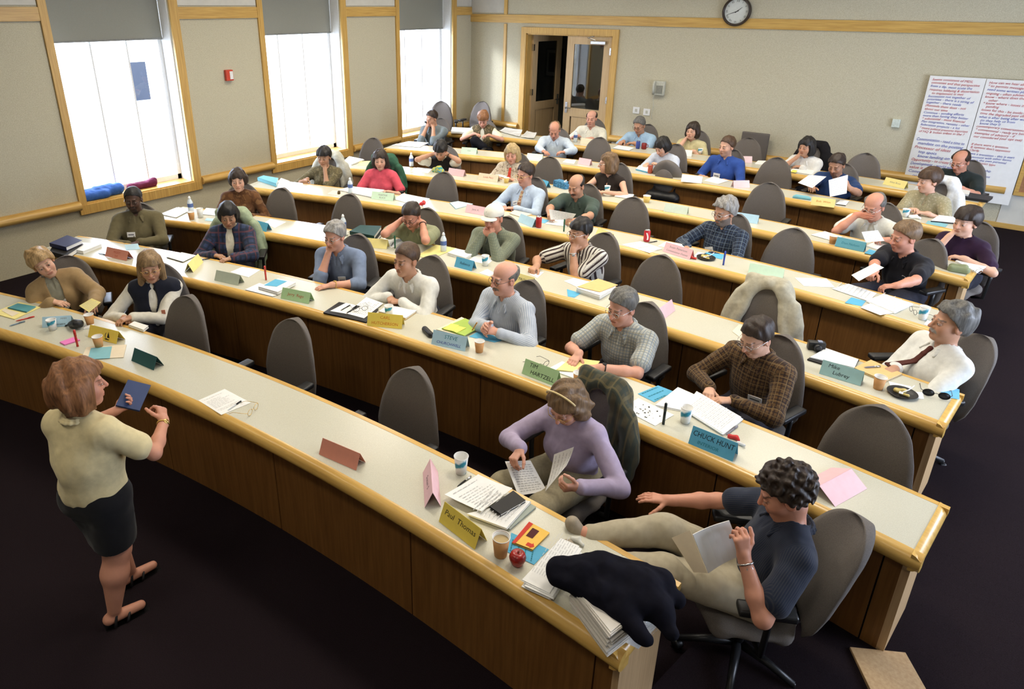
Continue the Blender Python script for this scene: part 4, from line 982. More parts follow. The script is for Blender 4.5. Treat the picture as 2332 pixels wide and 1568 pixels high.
def sheet(k, corners, label, m=None, cat='paper', name='paper_sheet', dz=0.0, th=.0012, sag=.0, lines=0, group=None, ink=None, curl=0.0):
    """a sheet or thin stack lying on desk k; corners in order around it"""
    m = m or M_paper; z = row_h(k)+dz; q = [at(x, y, z+th) for x, y in corners]; c = sum(q)/4; o = thing(name, label, cat, c-V([0, 0, th]), 0, group); c = V(o.location)
    n = 7; u = np.linspace(0, 1, n); G = V([[(q[0]*(1-a)+q[1]*a)*(1-b)+(q[3]*(1-a)+q[2]*a)*b-c for b in u] for a in u])
    rs = np.random.RandomState(int(abs(corners[0][0]*7+corners[0][1])) % 9999)
    if curl: 
        for i in range(n):
            for j in range(n): G[i, j, 2] += curl*((u[i]-.5)**2+(u[j]-.5)**2)*rs.uniform(.8, 1.2)
    if np.cross(G[1, 0]-G[0, 0], G[0, 1]-G[0, 0])[2] < 0: G = G[:, ::-1]
    mb = MB(); mb.grid(G, thick=th); mb.build(name.split('_')[0] if name.split('_')[0] in ('paper', 'card', 'folder') else 'sheet', m, o)
    if lines:
        mb = MB(); e0, e1, e3 = q[0]-c, q[1]-c, q[3]-c; U_, V_ = e1-e0, e3-e0
        for i in range(lines):
            b = .12+.76*i/max(1, lines-1); a0 = rs.uniform(.08, .14); a1 = rs.uniform(.6, .9); w = .25/lines*.35
            if rs.rand() < .12: continue
            a = a0
            while a < a1:
                l = rs.uniform(.04, .13); zz = V([0, 0, .0012]); zl = lambda a_, b_: zz+V([0, 0, curl*((a_-.5)**2+(b_-.5)**2)*1.2])
                A = [e0+U_*a+V_*(b-w)+zl(a, b), e0+U_*min(a+l, a1)+V_*(b-w)+zl(a, b), e0+U_*min(a+l, a1)+V_*(b+w)+zl(a, b), e0+U_*a+V_*(b+w)+zl(a, b)]; mb.add(A, [(0, 1, 2, 3)]); a += l+.03
        mb.build('print', ink or K_text, o)
    return o
def stack(k, corners, label, h, m=None, cat='papers', name='paper_stack', n=6, jit=.006, dz=0.0, cover=None, group=None, lines=0):
    """loose sheets in a pile, each layer a little askew"""
    m = m or M_paper; z = row_h(k)+dz; q = [at(x, y, z+h) for x, y in corners]; c = sum(q)/4; c[2] = z; o = thing(name, label, cat, c, 0, group); rs = np.random.RandomState(len(label)*31+int(corners[0][0])); mb = MB()
    Q = [p-c for p in q]
    if np.cross(Q[1]-Q[0], Q[3]-Q[0])[2] < 0: Q = Q[::-1]
    for i in range(n):
        off = V([rs.uniform(-jit, jit), rs.uniform(-jit, jit), 0]); R_ = Rz(rs.uniform(-jit*3, jit*3)); z0, z1 = h*i/n, h*(i+.92)/n
        v = [R_@V([p[0], p[1], 0])+off+V([0, 0, z0]) for p in Q]+[R_@V([p[0], p[1], 0])+off+V([0, 0, z1]) for p in Q]; mb.add(v, [(0, 3, 2, 1), (4, 5, 6, 7), (0, 1, 5, 4), (1, 2, 6, 5), (2, 3, 7, 6), (3, 0, 4, 7)])
    mb.build('pages', m, o)
    if cover:
        cm = MB(); v = [V([p[0]*1.02, p[1]*1.02, h+.0005]) for p in Q]+[V([p[0]*1.02, p[1]*1.02, h+.003]) for p in Q]; cm.add(v, [(0, 3, 2, 1), (4, 5, 6, 7), (0, 1, 5, 4), (1, 2, 6, 5), (2, 3, 7, 6), (3, 0, 4, 7)]); cm.build('cover', cover, o)
    if lines:
        mb = MB(); U_, V_ = Q[1]-Q[0], Q[3]-Q[0]
        for i in range(lines):
            b = .1+.8*i/(lines-1); a = .1
            while a < .85: l = rs.uniform(.05, .14); A = [Q[0]+U_*x+V_*y+V([0, 0, h+.0006]) for x, y in ((a, b), (a+l, b), (a+l, b+.2/lines), (a, b+.2/lines))]; mb.add(A, [(0, 1, 2, 3)]); a += l+.03
        mb.build('print', K_text, o)
    return o
def book(k, corners, label, h, m, cat='binder', name='binder', dz=0.0, pages=True, group=None, top=None):
    z = row_h(k)+dz; q = [at(x, y, z+h) for x, y in corners]; c = sum(q)/4; c[2] = z; o = thing(name, label, cat, c, 0, group); Q = [p-c for p in q]; Q = [V([p[0], p[1], 0]) for p in Q]
    if np.cross(Q[1]-Q[0], Q[3]-Q[0])[2] < 0: Q = Q[::-1]
    def slab(s, z0, z1, mm, nm):
        mb = MB(); mb.add([p*s+V([0, 0, z0]) for p in Q]+[p*s+V([0, 0, z1]) for p in Q], [(0, 3, 2, 1), (4, 5, 6, 7), (0, 1, 5, 4), (1, 2, 6, 5), (2, 3, 7, 6), (3, 0, 4, 7)]); return mb.build(nm, mm, o)
    t = min(.003, h*.2)
    if pages: slab(1, 0, t, m, 'back_cover'); slab(.965, t, h-t, M_paper, 'pages'); slab(1, h-t, h, top or m, 'front_cover'); mb = MB(); e = Q[3]-Q[0]; i = nrm(Q[1]-Q[0])*.004; mb.add([Q[0], Q[3], Q[3]+i, Q[0]+i]+[p+V([0, 0, h]) for p in (Q[0], Q[3], Q[3]+i, Q[0]+i)], [(0, 3, 2, 1), (4, 5, 6, 7), (0, 1, 5, 4), (1, 2, 6, 5), (2, 3, 7, 6), (3, 0, 4, 7)]); mb.build('spine', m, o)
    else: slab(1, 0, h, m, 'cover')
    return o
def tent(k, A, B, label, m, texts=(), size=.030, ink=None, flip=False, h=.088, dep=.085, dz=0, shear=.12, group='folded name cards on the desks', L=None):
    """folded name card; A and B are the photo positions of the two ends of its near bottom edge, A on the reader's left"""
    z = row_h(k)+dz; a, b = at(*A, z), at(*B, z); ctr = (a+b)/2; u = nrm(b-a); ln = L or float(np.linalg.norm(b-a)); ln = max(.20, min(.31, ln)); v = V([-u[1], u[0], 0])
    ang = math.atan2(u[1], u[0]); o = thing('name_card', label, 'name card', ctr+v*dep/2, ang, group)
    th = .0012; mb = MB(); d = dep/2
    G = V([[(-ln/2, -d, 0), (ln/2, -d, 0)], [(-ln/2, -.001, h), (ln/2, -.001, h)]]); sl = np.hypot(d, h)
    for s in (-1, 1):
        P = [(x, s*d, 0) for x in (-ln/2, ln/2)]+[(x, s*.0008, h) for x in (ln/2, -ln/2)]; n_ = nrm((0, s*h, d)); v8 = [V(p) for p in P]+[V(p)-n_*th for p in P]; mb.add(v8, [(0, 1, 2, 3), (7, 6, 5, 4), (0, 4, 5, 1), (1, 5, 6, 2), (2, 6, 7, 3), (3, 7, 4, 0)])
    mb.build('card', m, o)
    for i, (txt, f, sz, x, col) in enumerate(texts):
        tv, tf = text_mesh(txt, sz, shear)
        if len(tv) == 0: continue
        w = tv[:, 0].max()-tv[:, 0].min()
        if w > ln*.92: tv[:, 0] *= ln*.92/w
        e = V([0, d, h])/sl; n_ = nrm((0, -h, d)); P = [V([x+p[0], 0, 0])+V([0, -d, 0])+e*(sl*f+p[1])+n_*.0007 for p in tv]
        mb = MB(); mb.add(P, tf); mb.build('lettering', col, o)
    return o
def cup(k, px, label, kind='tan', h=.088, r=.037, fill=None, group=None, z=None):
    P = at(px[0], px[1], row_h(k) if z is None else z); o = thing('paper_cup', label, 'cup', P, random.random()*6 if kind != 'wave' else math.atan2(-P[1], -P[0])+2.4, group)
    m = {'tan': M_cuporange, 'wave': M_wave, 'yellow': M_cupyel, 'white': M_cupwhite}[kind]; a = r*.70
    mb = MB(); mb.lathe([(0, .004), (a, .004), (a, 0), (a+.001, 0), (r, h), (r-.0012, h), (a-.001, .006), (0, .006)], n=24, cap=False); mb.build('cup_wall', m, o, True)
    mb = MB(); mb.tube([(r*math.cos(q), r*math.sin(q), h) for q in np.linspace(0, 2*math.pi, 25)[:-1]], .0018, 6, closed=True); mb.build('rim', M_cupwhite, o, True)
    mb = MB(); mb.lathe([(a-.0006, .0065), (r-.002, h-.002), (r-.0023, h-.002), (a-.0010, .0068)], n=24, cap=False); mb.build('lining', M_cupwhite, o, True)
    if fill: mb = MB(); rr = a+(r-a)*.8-.002; mb.lathe([(0, h*.80), (rr, h*.80)], n=24, cap=False); mb.build('drink', fill, o)
    return o
def bottle(k, px, label, h=.20, r=.032, z=None):
    P = at(px[0], px[1], row_h(k)); o = thing('water_bottle', label, 'bottle', P, 0, 'small water bottles')
    mb = MB(); mb.lathe([(0, 0), (r*.9, 0), (r, .006), (r, h*.30), (r*.94, h*.33), (r, h*.36), (r, h*.60), (r*.9, h*.68), (r*.55, h*.80), (r*.42, h*.84), (r*.42, h*.88)], n=18, cap=False); mb.build('body', M_pet, o, True)
    mb = MB(); mb.lathe([(r*1.01, h*.36), (r*1.015, h*.58)], n=18, cap=False); mb.build('label_band', M_lab, o, True)
    mb = MB(); mb.lathe([(r*.46, h*.86), (r*.46, h*.93), (r*.30, h*.94), (r*.28, h*1.0), (0, h*1.0)], n=14, cap=True); mb.build('cap', M_white, o, True)
    return o
M_pet = mat('bottle_plastic', (.66, .74, .80), .15, .5, var=.05); M_lab = pm('bottle_label', (.10, .16, .38))
def can(k, px, label, m, h=.122, r=.033, mark=None):
    P = at(px[0], px[1], row_h(k)); o = thing('drink_can', label, 'can', P, math.atan2(-P[1], -P[0])+math.pi/2, None)
    mb = MB(); mb.lathe([(0, .003), (r*.8, 0), (r, .01), (r, h-.014), (r*.84, h-.002)], n=20, cap=False); mb.build('can_body', m, o, True); mb = MB(); mb.lathe([(r*.84, h-.002), (r*.82, h), (r*.74, h-.004), (0, h-.004)], n=20, cap=False); mb.build('lid', M_chrome, o, True)
    if mark:
        mb = MB()
        for zc in np.linspace(.025, h-.03, 9): 
            ph = zc*38; w = .5
            P_ = [(1.02*r*math.sin(q+ph*0+.9*math.sin(ph)*.35), -1.02*r*math.cos(q+.9*math.sin(ph)*.35), zc+dz_) for dz_ in (0, .0085) for q in (-.22, 0, .22)]; mb.add(P_, [(0, 1, 4, 3), (1, 2, 5, 4)])
        mb.build('script_mark', mark, o)
    return o
def pen(k, a, b, label, m=None, r=.0042, cat='pen', name='pen', tip=None, dz=0):
    z = row_h(k)+r+dz; A, B = at(*a, z), at(*b, z); c = (A+B)/2; u = B-A; L = min(.16, max(.12, float(np.linalg.norm(u)))); o = thing(name, label, cat, c-V([0, 0, r]), math.atan2(u[1], u[0]))
    mb = MB(); R_ = Ry(math.pi/2); mb.lathe([(0, -L/2), (r*.35, -L/2+.004), (r*.9, -L/2+.018), (r, -L/2+.03), (r, L/2-.05)], (0, 0, r), 10, R_); mb.build('barrel', m or M_black, o, True)
    mb = MB(); mb.lathe([(r*1.08, L/2-.05), (r*1.08, L/2-.004), (0, L/2)], (0, 0, r), 10, R_); mb.box((L/2-.026, 0, r*2.1), (.034, .003, .0018)); mb.build('cap', tip or M_black, o, True); return o
def marker_up(k, px, label, m, h=.138, r=.0085):
    P = at(px[0], px[1], row_h(k)); o = thing('marker_pen', label, 'marker', P); mb = MB(); mb.lathe([(0, 0), (r, .001), (r, h*.62), (r*.9, h*.63)], n=12); mb.build('barrel', m, o, True); mb = MB(); mb.lathe([(r*1.1, h*.62), (r*1.05, h*.97), (r*.6, h), (0, h)], n=12); mb.build('cap', m, o, True); return o
def blob(name, label, cat, P, pts, m, wr=.004, res=.006, ang=0, part='body', k=.02):
    """soft irregular thing grown from overlapping rounded lumps (x, y, z, r) or capsules"""
    o = thing(name, label, cat, P, ang); S = Solid()
    for q in pts: S.cap(q[0], q[1], q[2], q[3] if len(q) > 3 else q[2], k)
    if wr: S.fn(wrinkle(wr, 1.2))
    (S.half((0, 0, .0), (0, 0, -1)) if part != 'jacket' else None); Pm, Q = S.mesh(res); link_mesh(part, Pm, Q, m, o, True); return o
def spectacles(k, px, ang, label, m, lens=None, z0=0.0, folded=False, w=1.0, dark=None):
    P = at(px[0], px[1], row_h(k)); o = thing('eyeglasses', label, 'eyeglasses', P, ang); g = MB(); zc = .020*w+z0
    for sx in (-1, 1):
        g.tube([(sx*.034*w+.025*w*math.cos(q), 0, zc+.019*w*math.sin(q)) for q in np.linspace(0, 2*math.pi, 19)[:-1]], .0016*w, 6, closed=True); g.tube([(sx*.060*w, 0, zc+.008), (sx*.067*w, .012, zc+.008), (sx*.068*w, .10, zc+.002), (sx*.066*w, .135, z0+.004)], .0016*w, 6)
    g.tube([(-.010*w, 0, zc+.004), (0, -.003, zc+.007), (.010*w, 0, zc+.004)], .0015*w, 6); g.build('frame', m, o, True)
    if dark:
        for sx in (-1, 1): mb = MB(); mb.lathe([(0, -.0008), (.0245*w, -.0006), (.0245*w, .0006), (0, .0008)], (sx*.034*w, 0, zc), 18, Rx(math.pi/2)); mb.v = [(p[0], p[1], zc+(p[2]-zc)*.78) for p in mb.v]; mb.build('lens', dark, o, True)
    return o

# front row
book(1, [(17, 700), (40, 690), (82, 697), (60, 710)], 'teal booklet on the pale yellow pad at far left of front desk', .008, P_teal, 'booklet', 'booklet', dz=.006)
sheet(1, [(-18, 712), (33, 726), (92, 699), (44, 687)], 'pale yellow pad at the left end of the front desk', P_pyel, 'pad', 'paper_pad', th=.005)
sheet(1, [(4, 707), (10, 702), (44, 712), (28, 720)], 'small pinkish slip lying on the pale yellow pad', P_cream, 'paper', 'paper_slip', dz=.006)
pen(1, (35, 731), (79, 720), 'red pen at the left end of the front desk', M_redp, .005, tip=M_redp); pen(1, (21, 742), (57, 731), 'blue grey pen next to the red pen on front desk', pm('pen_bluegrey', (.16, .24, .32), rough=.35), .005, tip=pm('pen_bluegrey', (.16, .24, .32)))
tent(1, (96, 746), (162, 742), 'pale blue folded card with rows of dark print on front desk', P_lblue, [('MMM', .75, .02, .05, K_grey), ('WARM', .22, .022, .03, K_black)], h=.075)
cup(1, (121, 750), 'wave print cup in front of the pale blue folded card', 'wave')
blob('camera_case', 'black pouch with strap beside the pale blue folded card', 'pouch', at(172, 748, row_h(1)), [((-.03, 0, .03), (.03, .02, .045), .035), ((.0, 0, .05), (.03, .0, .055), .03), ((-.03, 0, .04), (-.10, -.03, .008), .012, .006)], M_black, .005)
cup(1, (206, 738), 'tan paper cup by the black pouch on front desk', 'tan', group=None); cup(1, (226, 789), 'tan paper cup in front of the yellow sailboat card', 'tan')
sheet(1, [(190, 747), (194, 742), (214, 737), (212, 743)], 'little white eraser block beside the tan cup', M_white, 'eraser', 'eraser', th=.012)
tn = tent(1, (200, 767), (265, 783), 'yellow folded card with black sailboat drawing', P_yel, [])
def sail(o):
    mb = MB(); h, d = .088, .0425; sl = math.hypot(d, h); e = V([0, d, h])/sl; n_ = nrm((0, -h, d)); f = lambda x, y: V([x, -d, 0])+e*(sl*.48+y)+n_*.0008
    pts = [f(.045+.026*math.cos(a), .026*math.sin(a)) for a in np.linspace(2.2, 5.0, 10)]+[f(.040+.014*math.cos(a), .022*math.sin(a)) for a in np.linspace(4.9, 2.3, 10)]; mb.add(pts, [tuple(range(20))])
    mb.add([f(.050, .030), f(.072, -.018), f(.044, -.016)], [(0, 1, 2)]); mb.add([f(.02, -.026), f(.074, -.026), f(.066, -.033), f(.03, -.033)], [(0, 1, 2, 3)]); mb.build('sailboat_mark', K_black, o)
sail(tn)
marker_up(1, (177, 788), 'red marker standing upright on the front desk', M_redp)
sheet(1, [(136, 778), (167, 767), (182, 773), (147, 784)], 'magenta note pad near the standing red marker', P_mag, 'note pad', 'note_pad', th=.008)
sheet(1, [(184, 818), (197, 790), (288, 784), (281, 813)], 'cream papers under the teal sheet near left of front desk', P_cream, 'paper', th=.003)
sheet(1, [(199, 818), (207, 792), (255, 788), (250, 815)], 'teal sheet lying across the cream papers on front desk', pm('sheet_teal', (.22, .46, .52)), 'paper', dz=.0035)
tent(1, (299, 821), (350, 843), 'dark green blank folded card on the front desk', P_dgreen)
sheet(1, [(451.5, 911), (511.5, 885), (571.5, 916.5), (504, 944)], 'handwritten white sheet near front edge left of the eyeglasses', lines=14); pen(1, (518, 934), (550, 912), 'black and clear pen on the handwritten white sheet', pm('pen_clear', (.55, .57, .58), rough=.2), .0045, dz=.002)
spectacles(1, (577, 938), math.radians(112), 'thin gold wire eyeglasses lying on the front desk', M_gold)
tent(1, (726, 1034), (811, 1071), 'salmon blank folded card alone on the front desk', P_salm)
cup(1, (1050, 1075), 'wave print cup at the back edge of the front desk', 'wave', h=.11, r=.040, group=None)
tent(1, (963, 1077), (967, 1153), 'pink handwritten folded card turned sideways on front desk', P_pink, [('Susan S', .5, .034, 0, K_black)], flip=True, h=.092, L=.28)
pen(1, (1043, 1106), (1071, 1085), 'dark pen at the back of the white handout pile', M_black, .005, tip=M_chrome)
book(1, [(1068, 1171), (1196, 1139), (1221, 1153), (1160, 1205)], 'grey folder under the handouts on the front desk', .010, pm('folder_grey', (.34, .38, .33)), 'folder', 'folder')
stack(1, [(1064, 1168), (1194, 1137), (1209, 1140), (1154, 1201)], 'printed sheets beneath the black portfolio on front desk', .012, n=5, jit=.004, dz=.011, lines=9)
sheet(1, [(1012, 1128), (1089, 1082.5), (1167, 1114), (1096, 1167)], 'curled white handout behind the yellow lettered card', dz=.026, lines=10, curl=.02)
book(1, [(1115, 1154), (1169, 1116), (1197, 1138), (1139, 1171)], 'closed black portfolio on the white handouts', .014, P_dk, 'portfolio', 'portfolio', dz=.026)
tent(1, (999, 1186.5), (1081, 1251), 'yellow folded card lettered with a two word name', P_yel, [('Paul  Thomas', .60, .040, .0, K_black)], h=.10)
cup(1, (1140, 1262), 'tan cup with a clear drink beside the apple', 'tan', h=.108, r=.042, fill=pm('iced_tea', (.5, .38, .2), rough=.1))
def apple():
    P = at(1178, 1284, row_h(1)); o = thing('apple', 'red apple on the front desk by the tan cup', 'apple', P); r = .039
    mb = MB(); mb.lathe([(0, .004), (r*.35, 0), (r*.75, r*.25), (r*.98, r*.85), (r*1.02, r*1.15), (r*.86, r*1.62), (r*.5, r*1.85), (r*.15, r*1.74), (0, r*1.62)], n=28, cap=False); mb.build('flesh', mat('apple_red', (.28, .015, .012), .25, .5, var=.45, scale=30), o, True)
    mb = MB(); mb.tube([(0, 0, r*1.6), (.003, 0, r*1.9), (.008, .002, r*2.05)], .0016, 6); mb.build('stem', pm('stem', (.10, .06, .02)), o)
apple()
sheet(1, [(1154, 1255), (1164.5, 1212), (1250, 1250), (1216, 1285)], 'blue card lying under the red and yellow booklet', P_blue, 'card', 'card', lines=4, ink=K_teal)
bk = book(1, [(1166, 1234), (1205, 1187), (1252, 1212), (1212, 1252)], 'red and yellow booklet on the blue card', .008, pm('cover_yellow', (.80, .50, .10)), 'booklet', 'booklet', dz=.002)
def bk_art():
    q = [at(x, y, row_h(1)+.0115)-V(bk.location) for x, y in [(1166, 1234), (1205, 1187), (1252, 1212), (1212, 1252)]]; f = lambda a, b: (q[0]*(1-a)+q[1]*a)*(1-b)+(q[3]*(1-a)+q[2]*a)*b
    for nm, m, pts in (('red_band', pm('print_red', (.55, .05, .03)), [(0, 0), (1, 0), (1, .2), (0, .16)]), ('picture', pm('print_dark', (.08, .02, .02)), [(.45, .30), (.85, .30), (.85, .62), (.45, .62)]), ('arrow', pm('print_red', (.55, .05, .03)), [(.10, .58), (.24, .58), (.24, .80), (.30, .80), (.17, .95), (.04, .80), (.10, .80)])):
        mb = MB(); mb.add([f(*p) for p in pts], [tuple(range(len(pts)))]); mb.build(nm, m, bk)
bk_art()
stack(1, [(1198, 1322), (1284, 1226), (1326, 1243), (1262, 1352)], 'untidy white paper pile left of the dark jacket', .035, n=9, jit=.022, lines=10)
stack(1, [(1303, 1330), (1352, 1262), (1478, 1372), (1391, 1441)], 'tall pile of papers under the dark jacket', .125, pm('old_paper', (.70, .66, .60)), n=26, jit=.010)
sheet(1, [(1412, 1455), (1487, 1394), (1509, 1408), (1454, 1477)], 'printed white sheet at the right corner of the front desk', lines=8); sheet(1, [(1378, 1466), (1468, 1392), (1484, 1404), (1394, 1472)], 'white sheets slipping out beside the tall paper pile', th=.012)
Pj = at(1405, 1330, row_h(1)+.15); aj = math.atan2(*(at(1500, 1310, 1)-at(1290, 1270, 1))[[1, 0]])
blob('folded_jacket', 'dark navy jacket heaped on the tall paper pile', 'jacket', Pj-V([0, 0, .03]), [((-.25, .06, .0), (-.06, .10, .02), .045), ((-.25, .02, -.01), (-.08, -.05, .01), .045), ((-.14, .03, .03), (.10, .02, .03), .055), ((-.08, .09, .02), (.18, .08, .02), .055), ((-.04, -.06, .02), (.16, -.07, .02), .055), ((.02, -.12, .0), (.12, -.20, -.02), .05, .03), ((.16, .05, .01), (.25, .03, -.02), .05, .035), ((.18, -.05, .0), (.22, -.14, -.02), .045, .03), ((-.02, .03, .045), (.12, -.0, .045), .05)], mat('jacket_navy', (.006, .006, .011), .95, .1, bump=.2), .006, .007, aj, 'jacket', k=.045)
blob('candy_wrapper', 'crumpled clear wrapper behind the white paper pile', 'wrapper', at(1316, 1234, row_h(1)), [((-.025, 0, .008), (.0, .01, .018), .012), ((.0, .0, .01), (.03, -.01, .01), .013)], pm('wrapper_clear', (.62, .62, .56), rough=.2), .006, .003)

# second row
book(2, [(112, 572), (120, 560), (190, 556), (150, 582)], 'dark lower binder at left end of the second desk', .045, P_dk, 'binder', 'binder')
book(2, [(112, 553), (153, 535), (187, 546.5), (150, 562.5)], 'navy binder on top of the dark one, second desk', .04, P_navy, 'binder', 'binder', dz=.047)
book(2, [(151, 565), (183, 551), (232, 555), (189, 572)], 'white thick booklet right of the navy binder', .03, M_paper, 'booklet', 'booklet')
sheet(2, [(284, 557), (314, 554), (319, 567), (287, 569)], 'light blue slip behind the salmon card, second desk', P_lblue, 'paper', 'paper_slip', lines=4)
tent(2, (239, 583), (288, 594), 'salmon handwritten folded card at left of second desk', P_salm, [('PEGGY', .62, .03, 0, K_red), ('SUE', .25, .026, 0, K_red)]); pen(2, (223, 576), (241, 580), 'blue grey pen left of the salmon handwritten card', pm('pen_bluegrey', (.16, .24, .32)))
book(2, [(379, 585), (414, 574), (447, 581), (416, 596)], 'open white notebook left of the yellow sideways card', .008, P_dk, 'notebook', 'notebook', top=M_paper); pen(2, (457, 592), (473, 589), 'dark pen right of the white notebook, second desk')
tent(2, (443, 617), (461, 599), 'pale yellow folded card standing sideways on second desk', P_pyel, L=.27)
tent(2, (488, 638), (542, 650), 'grey green blank folded card on the second desk', P_pgreen); sheet(2, [(524, 619), (552, 607), (593, 614), (566, 631)], 'white sheet behind the grey green folded card')
marker_up(2, (606, 637), 'red marker standing on the second desk', M_redp)
stack(2, [(560, 659), (592, 644), (646, 664), (624, 674)], 'loose white sheets under the white binder', .006, n=3, jit=.008); book(2, [(588, 652.5), (633, 634), (674, 642), (631, 665)], 'white binder with blue slip on top, second desk', .025, M_white, 'binder', 'binder', dz=.007)
sheet(2, [(601, 649), (627, 635), (654, 640), (630, 652)], 'blue slip lying on the white binder', P_blue, 'paper', 'paper_slip', dz=.033)
tent(2, (639, 679), (703, 692), 'green folded card with red handwriting', P_green, [('Jerry  Rego', .52, .036, 0, K_red)])
book(2, [(736, 711), (772, 687), (862, 703), (834, 733)], 'open black portfolio before the man in white shirt', .010, P_dk, 'portfolio', 'portfolio', pages=False)
sheet(2, [(752, 707.5), (788, 689), (822, 697), (789, 714)], 'left page of notes in the open black portfolio', dz=.011, lines=7); sheet(2, [(788, 713), (834, 676), (873, 690), (829, 724)], 'right page of notes in the open black portfolio', dz=.011, lines=9, ink=K_grey)
pen(2, (775, 707), (798, 694), 'dark pen on the left portfolio page', dz=.013, r=.004); pen(2, (790, 711), (819, 697), 'slim pen between the two portfolio pages', dz=.013, r=.0035); spectacles(2, (822, 711), math.radians(60), 'black reading glasses on the portfolio page', M_black, z0=.013)
book(2, [(862, 709), (882, 694), (951, 705), (923, 724)], 'tan folder with white page behind yellow card', .02, P_manila, 'folder', 'folder', top=M_paper)
cup(2, (886, 718), 'wave print cup behind the yellow card, second desk', 'wave')
tent(2, (835.5, 741.5), (915, 749), 'yellow folded card with orange capital lettering', P_yel, [('CARL', .70, .034, 0, K_orange), ('HUTCHERSON', .27, .033, 0, K_orange)], h=.10)
blob('eyeglass_case', 'black eyeglass case left of the lime folder', 'eyeglass case', at(974, 760, row_h(2)), [((-.055, 0, .018), (.055, .0, .018), .024)], M_black, 0, .005, math.radians(-25), 'case')
book(2, [(993, 750), (1051, 721.4), (1098, 742), (1053, 766)], 'cream folder under the lime folder, second desk', .010, P_cream, 'folder', 'folder'); book(2, [(1006, 747), (1059, 724), (1098, 742), (1057, 764)], 'lime green folder with yellow sticky notes', .008, P_lime, 'folder', 'folder', dz=.011)
sheet(2, [(1010, 748), (1027, 736), (1046, 740), (1031, 753)], 'upper yellow sticky note on the lime folder', P_sticky, 'sticky note', 'sticky_note', dz=.020, th=.004); sheet(2, [(1030, 752), (1042, 741), (1061.5, 746), (1040, 757)], 'lower yellow sticky note on the lime folder', P_sticky, 'sticky note', 'sticky_note', dz=.020, th=.003)
sheet(2, [(1068, 766), (1100, 748), (1143, 775), (1126, 779)], 'blue sheet under the hand of the bald man', P_blue)
tent(2, (982, 782.5), (1059, 800), 'light blue folded card with large capitals', P_lblue, [('STEVE', .68, .040, .01, K_teal), ('CHURCHWELL', .24, .030, 0, K_blue)], h=.10)
cup(2, (1091.5, 800), 'tan paper cup right of the light blue card', 'tan')
tent(2, (1188, 850), (1264, 880), 'green folded card with black capitals behind woman', P_green, [('TIM', .72, .040, -.06, K_black), ('HARTZELL', .30, .040, .02, K_black)], h=.10)
sheet(2, [(1248, 839), (1280, 822), (1357, 850), (1304, 859)], 'white sheets beneath the yellow pad, second desk', th=.006); sheet(2, [(1267, 842.6), (1302, 813), (1366, 824), (1344, 848)], 'yellow pad under the grey haired man\'s hands', P_pyel, 'pad', 'paper_pad', dz=.007, th=.006, curl=.015)
spectacles(2, (1236, 836), math.radians(75), 'wire eyeglasses left of the yellow pad', M_black); cup(2, (1316, 874), 'tan cup behind the light haired woman\'s head', 'tan')
sheet(2, [(1370, 878), (1396, 868), (1441, 895), (1411, 921)], 'plain white sheet left of the blue card, second desk'); sheet(2, [(1452.5, 896), (1498.6, 877), (1535, 891), (1490, 915)], 'blue card beside the open white papers', P_blue, 'card', 'card', lines=3, ink=K_teal)
mp_ = sheet(2, [(1415, 929), (1453.6, 906), (1535, 944), (1492, 969)], 'white map sheet with scattered black marks', th=.0015)
def map_marks():
    q = [at(x, y, row_h(2)+.003)-V(mp_.location) for x, y in [(1415, 929), (1453.6, 906), (1535, 944), (1492, 969)]]; f = lambda a, b: (q[0]*(1-a)+q[1]*a)*(1-b)+(q[3]*(1-a)+q[2]*a)*b; rs = np.random.RandomState(3); mb = MB()
    for _ in range(26):
        a, b = rs.uniform(.12, .85), rs.uniform(.15, .85); n_ = rs.randint(5, 8); r = rs.uniform(.015, .05); mb.add([f(a+r*rs.uniform(.4, 1.2)*math.cos(t), b+r*.6*rs.uniform(.4, 1.2)*math.sin(t)) for t in np.linspace(0, 6.28, n_+1)[:-1]], [tuple(range(n_))])
    mb.build('map_marks', K_black, mp_)
map_marks()
marker_up(2, (1510.4, 965), 'dark green marker standing by the map sheet', pm('marker_dark', (.02, .03, .03), rough=.4), .15)
stack(2, [(1492, 921), (1543.7, 881), (1580, 897), (1556, 934)], 'white handouts left of the wave cup, second desk', .010, n=4, jit=.006); stack(2, [(1556, 930), (1588, 891), (1689.5, 950), (1646.6, 986)], 'open white papers before the plaid shirt man', .016, n=5, jit=.010, lines=11)
cup(2, (1560, 960), 'clear wave print cup by the open papers', 'wave', h=.105); pen(2, (1653, 989), (1680, 969), 'grey pen right of the open papers', pm('pen_grey', (.20, .19, .22), rough=.3), .0055, tip=pm('pen_grey', (.20, .19, .22)))
tent(2, (1567, 1008.7), (1668, 1050.5), 'blue folded card with name and agency lettering', P_blue, [('CHUCK HUNT', .66, .044, 0, K_black), ('INTERIOR', .25, .028, -.02, K_teal)], h=.10)
blob('candy_wrapper', 'red candy wrapper behind the blue lettered card', 'wrapper', at(1675, 1000, row_h(2)), [((-.03, 0, .008), (.0, .0, .016), .014), ((.0, .01, .012), (.02, -.01, .010), .012)], pm('wrapper_red', (.50, .03, .03), rough=.25), .006, .003); blob('candy_wrapper', 'silver candy wrapper at the blue card\'s right end', 'wrapper', at(1687, 1012, row_h(2)), [((-.012, 0, .008), (.02, -.012, .012), .013)], pm('wrapper_silver', (.66, .66, .68), rough=.2), .006, .003)
tent(2, (1904, 1152), (1973, 1113), 'pale pink folded card splayed open near right end', P_pink, h=.060, dep=.20, L=.28)

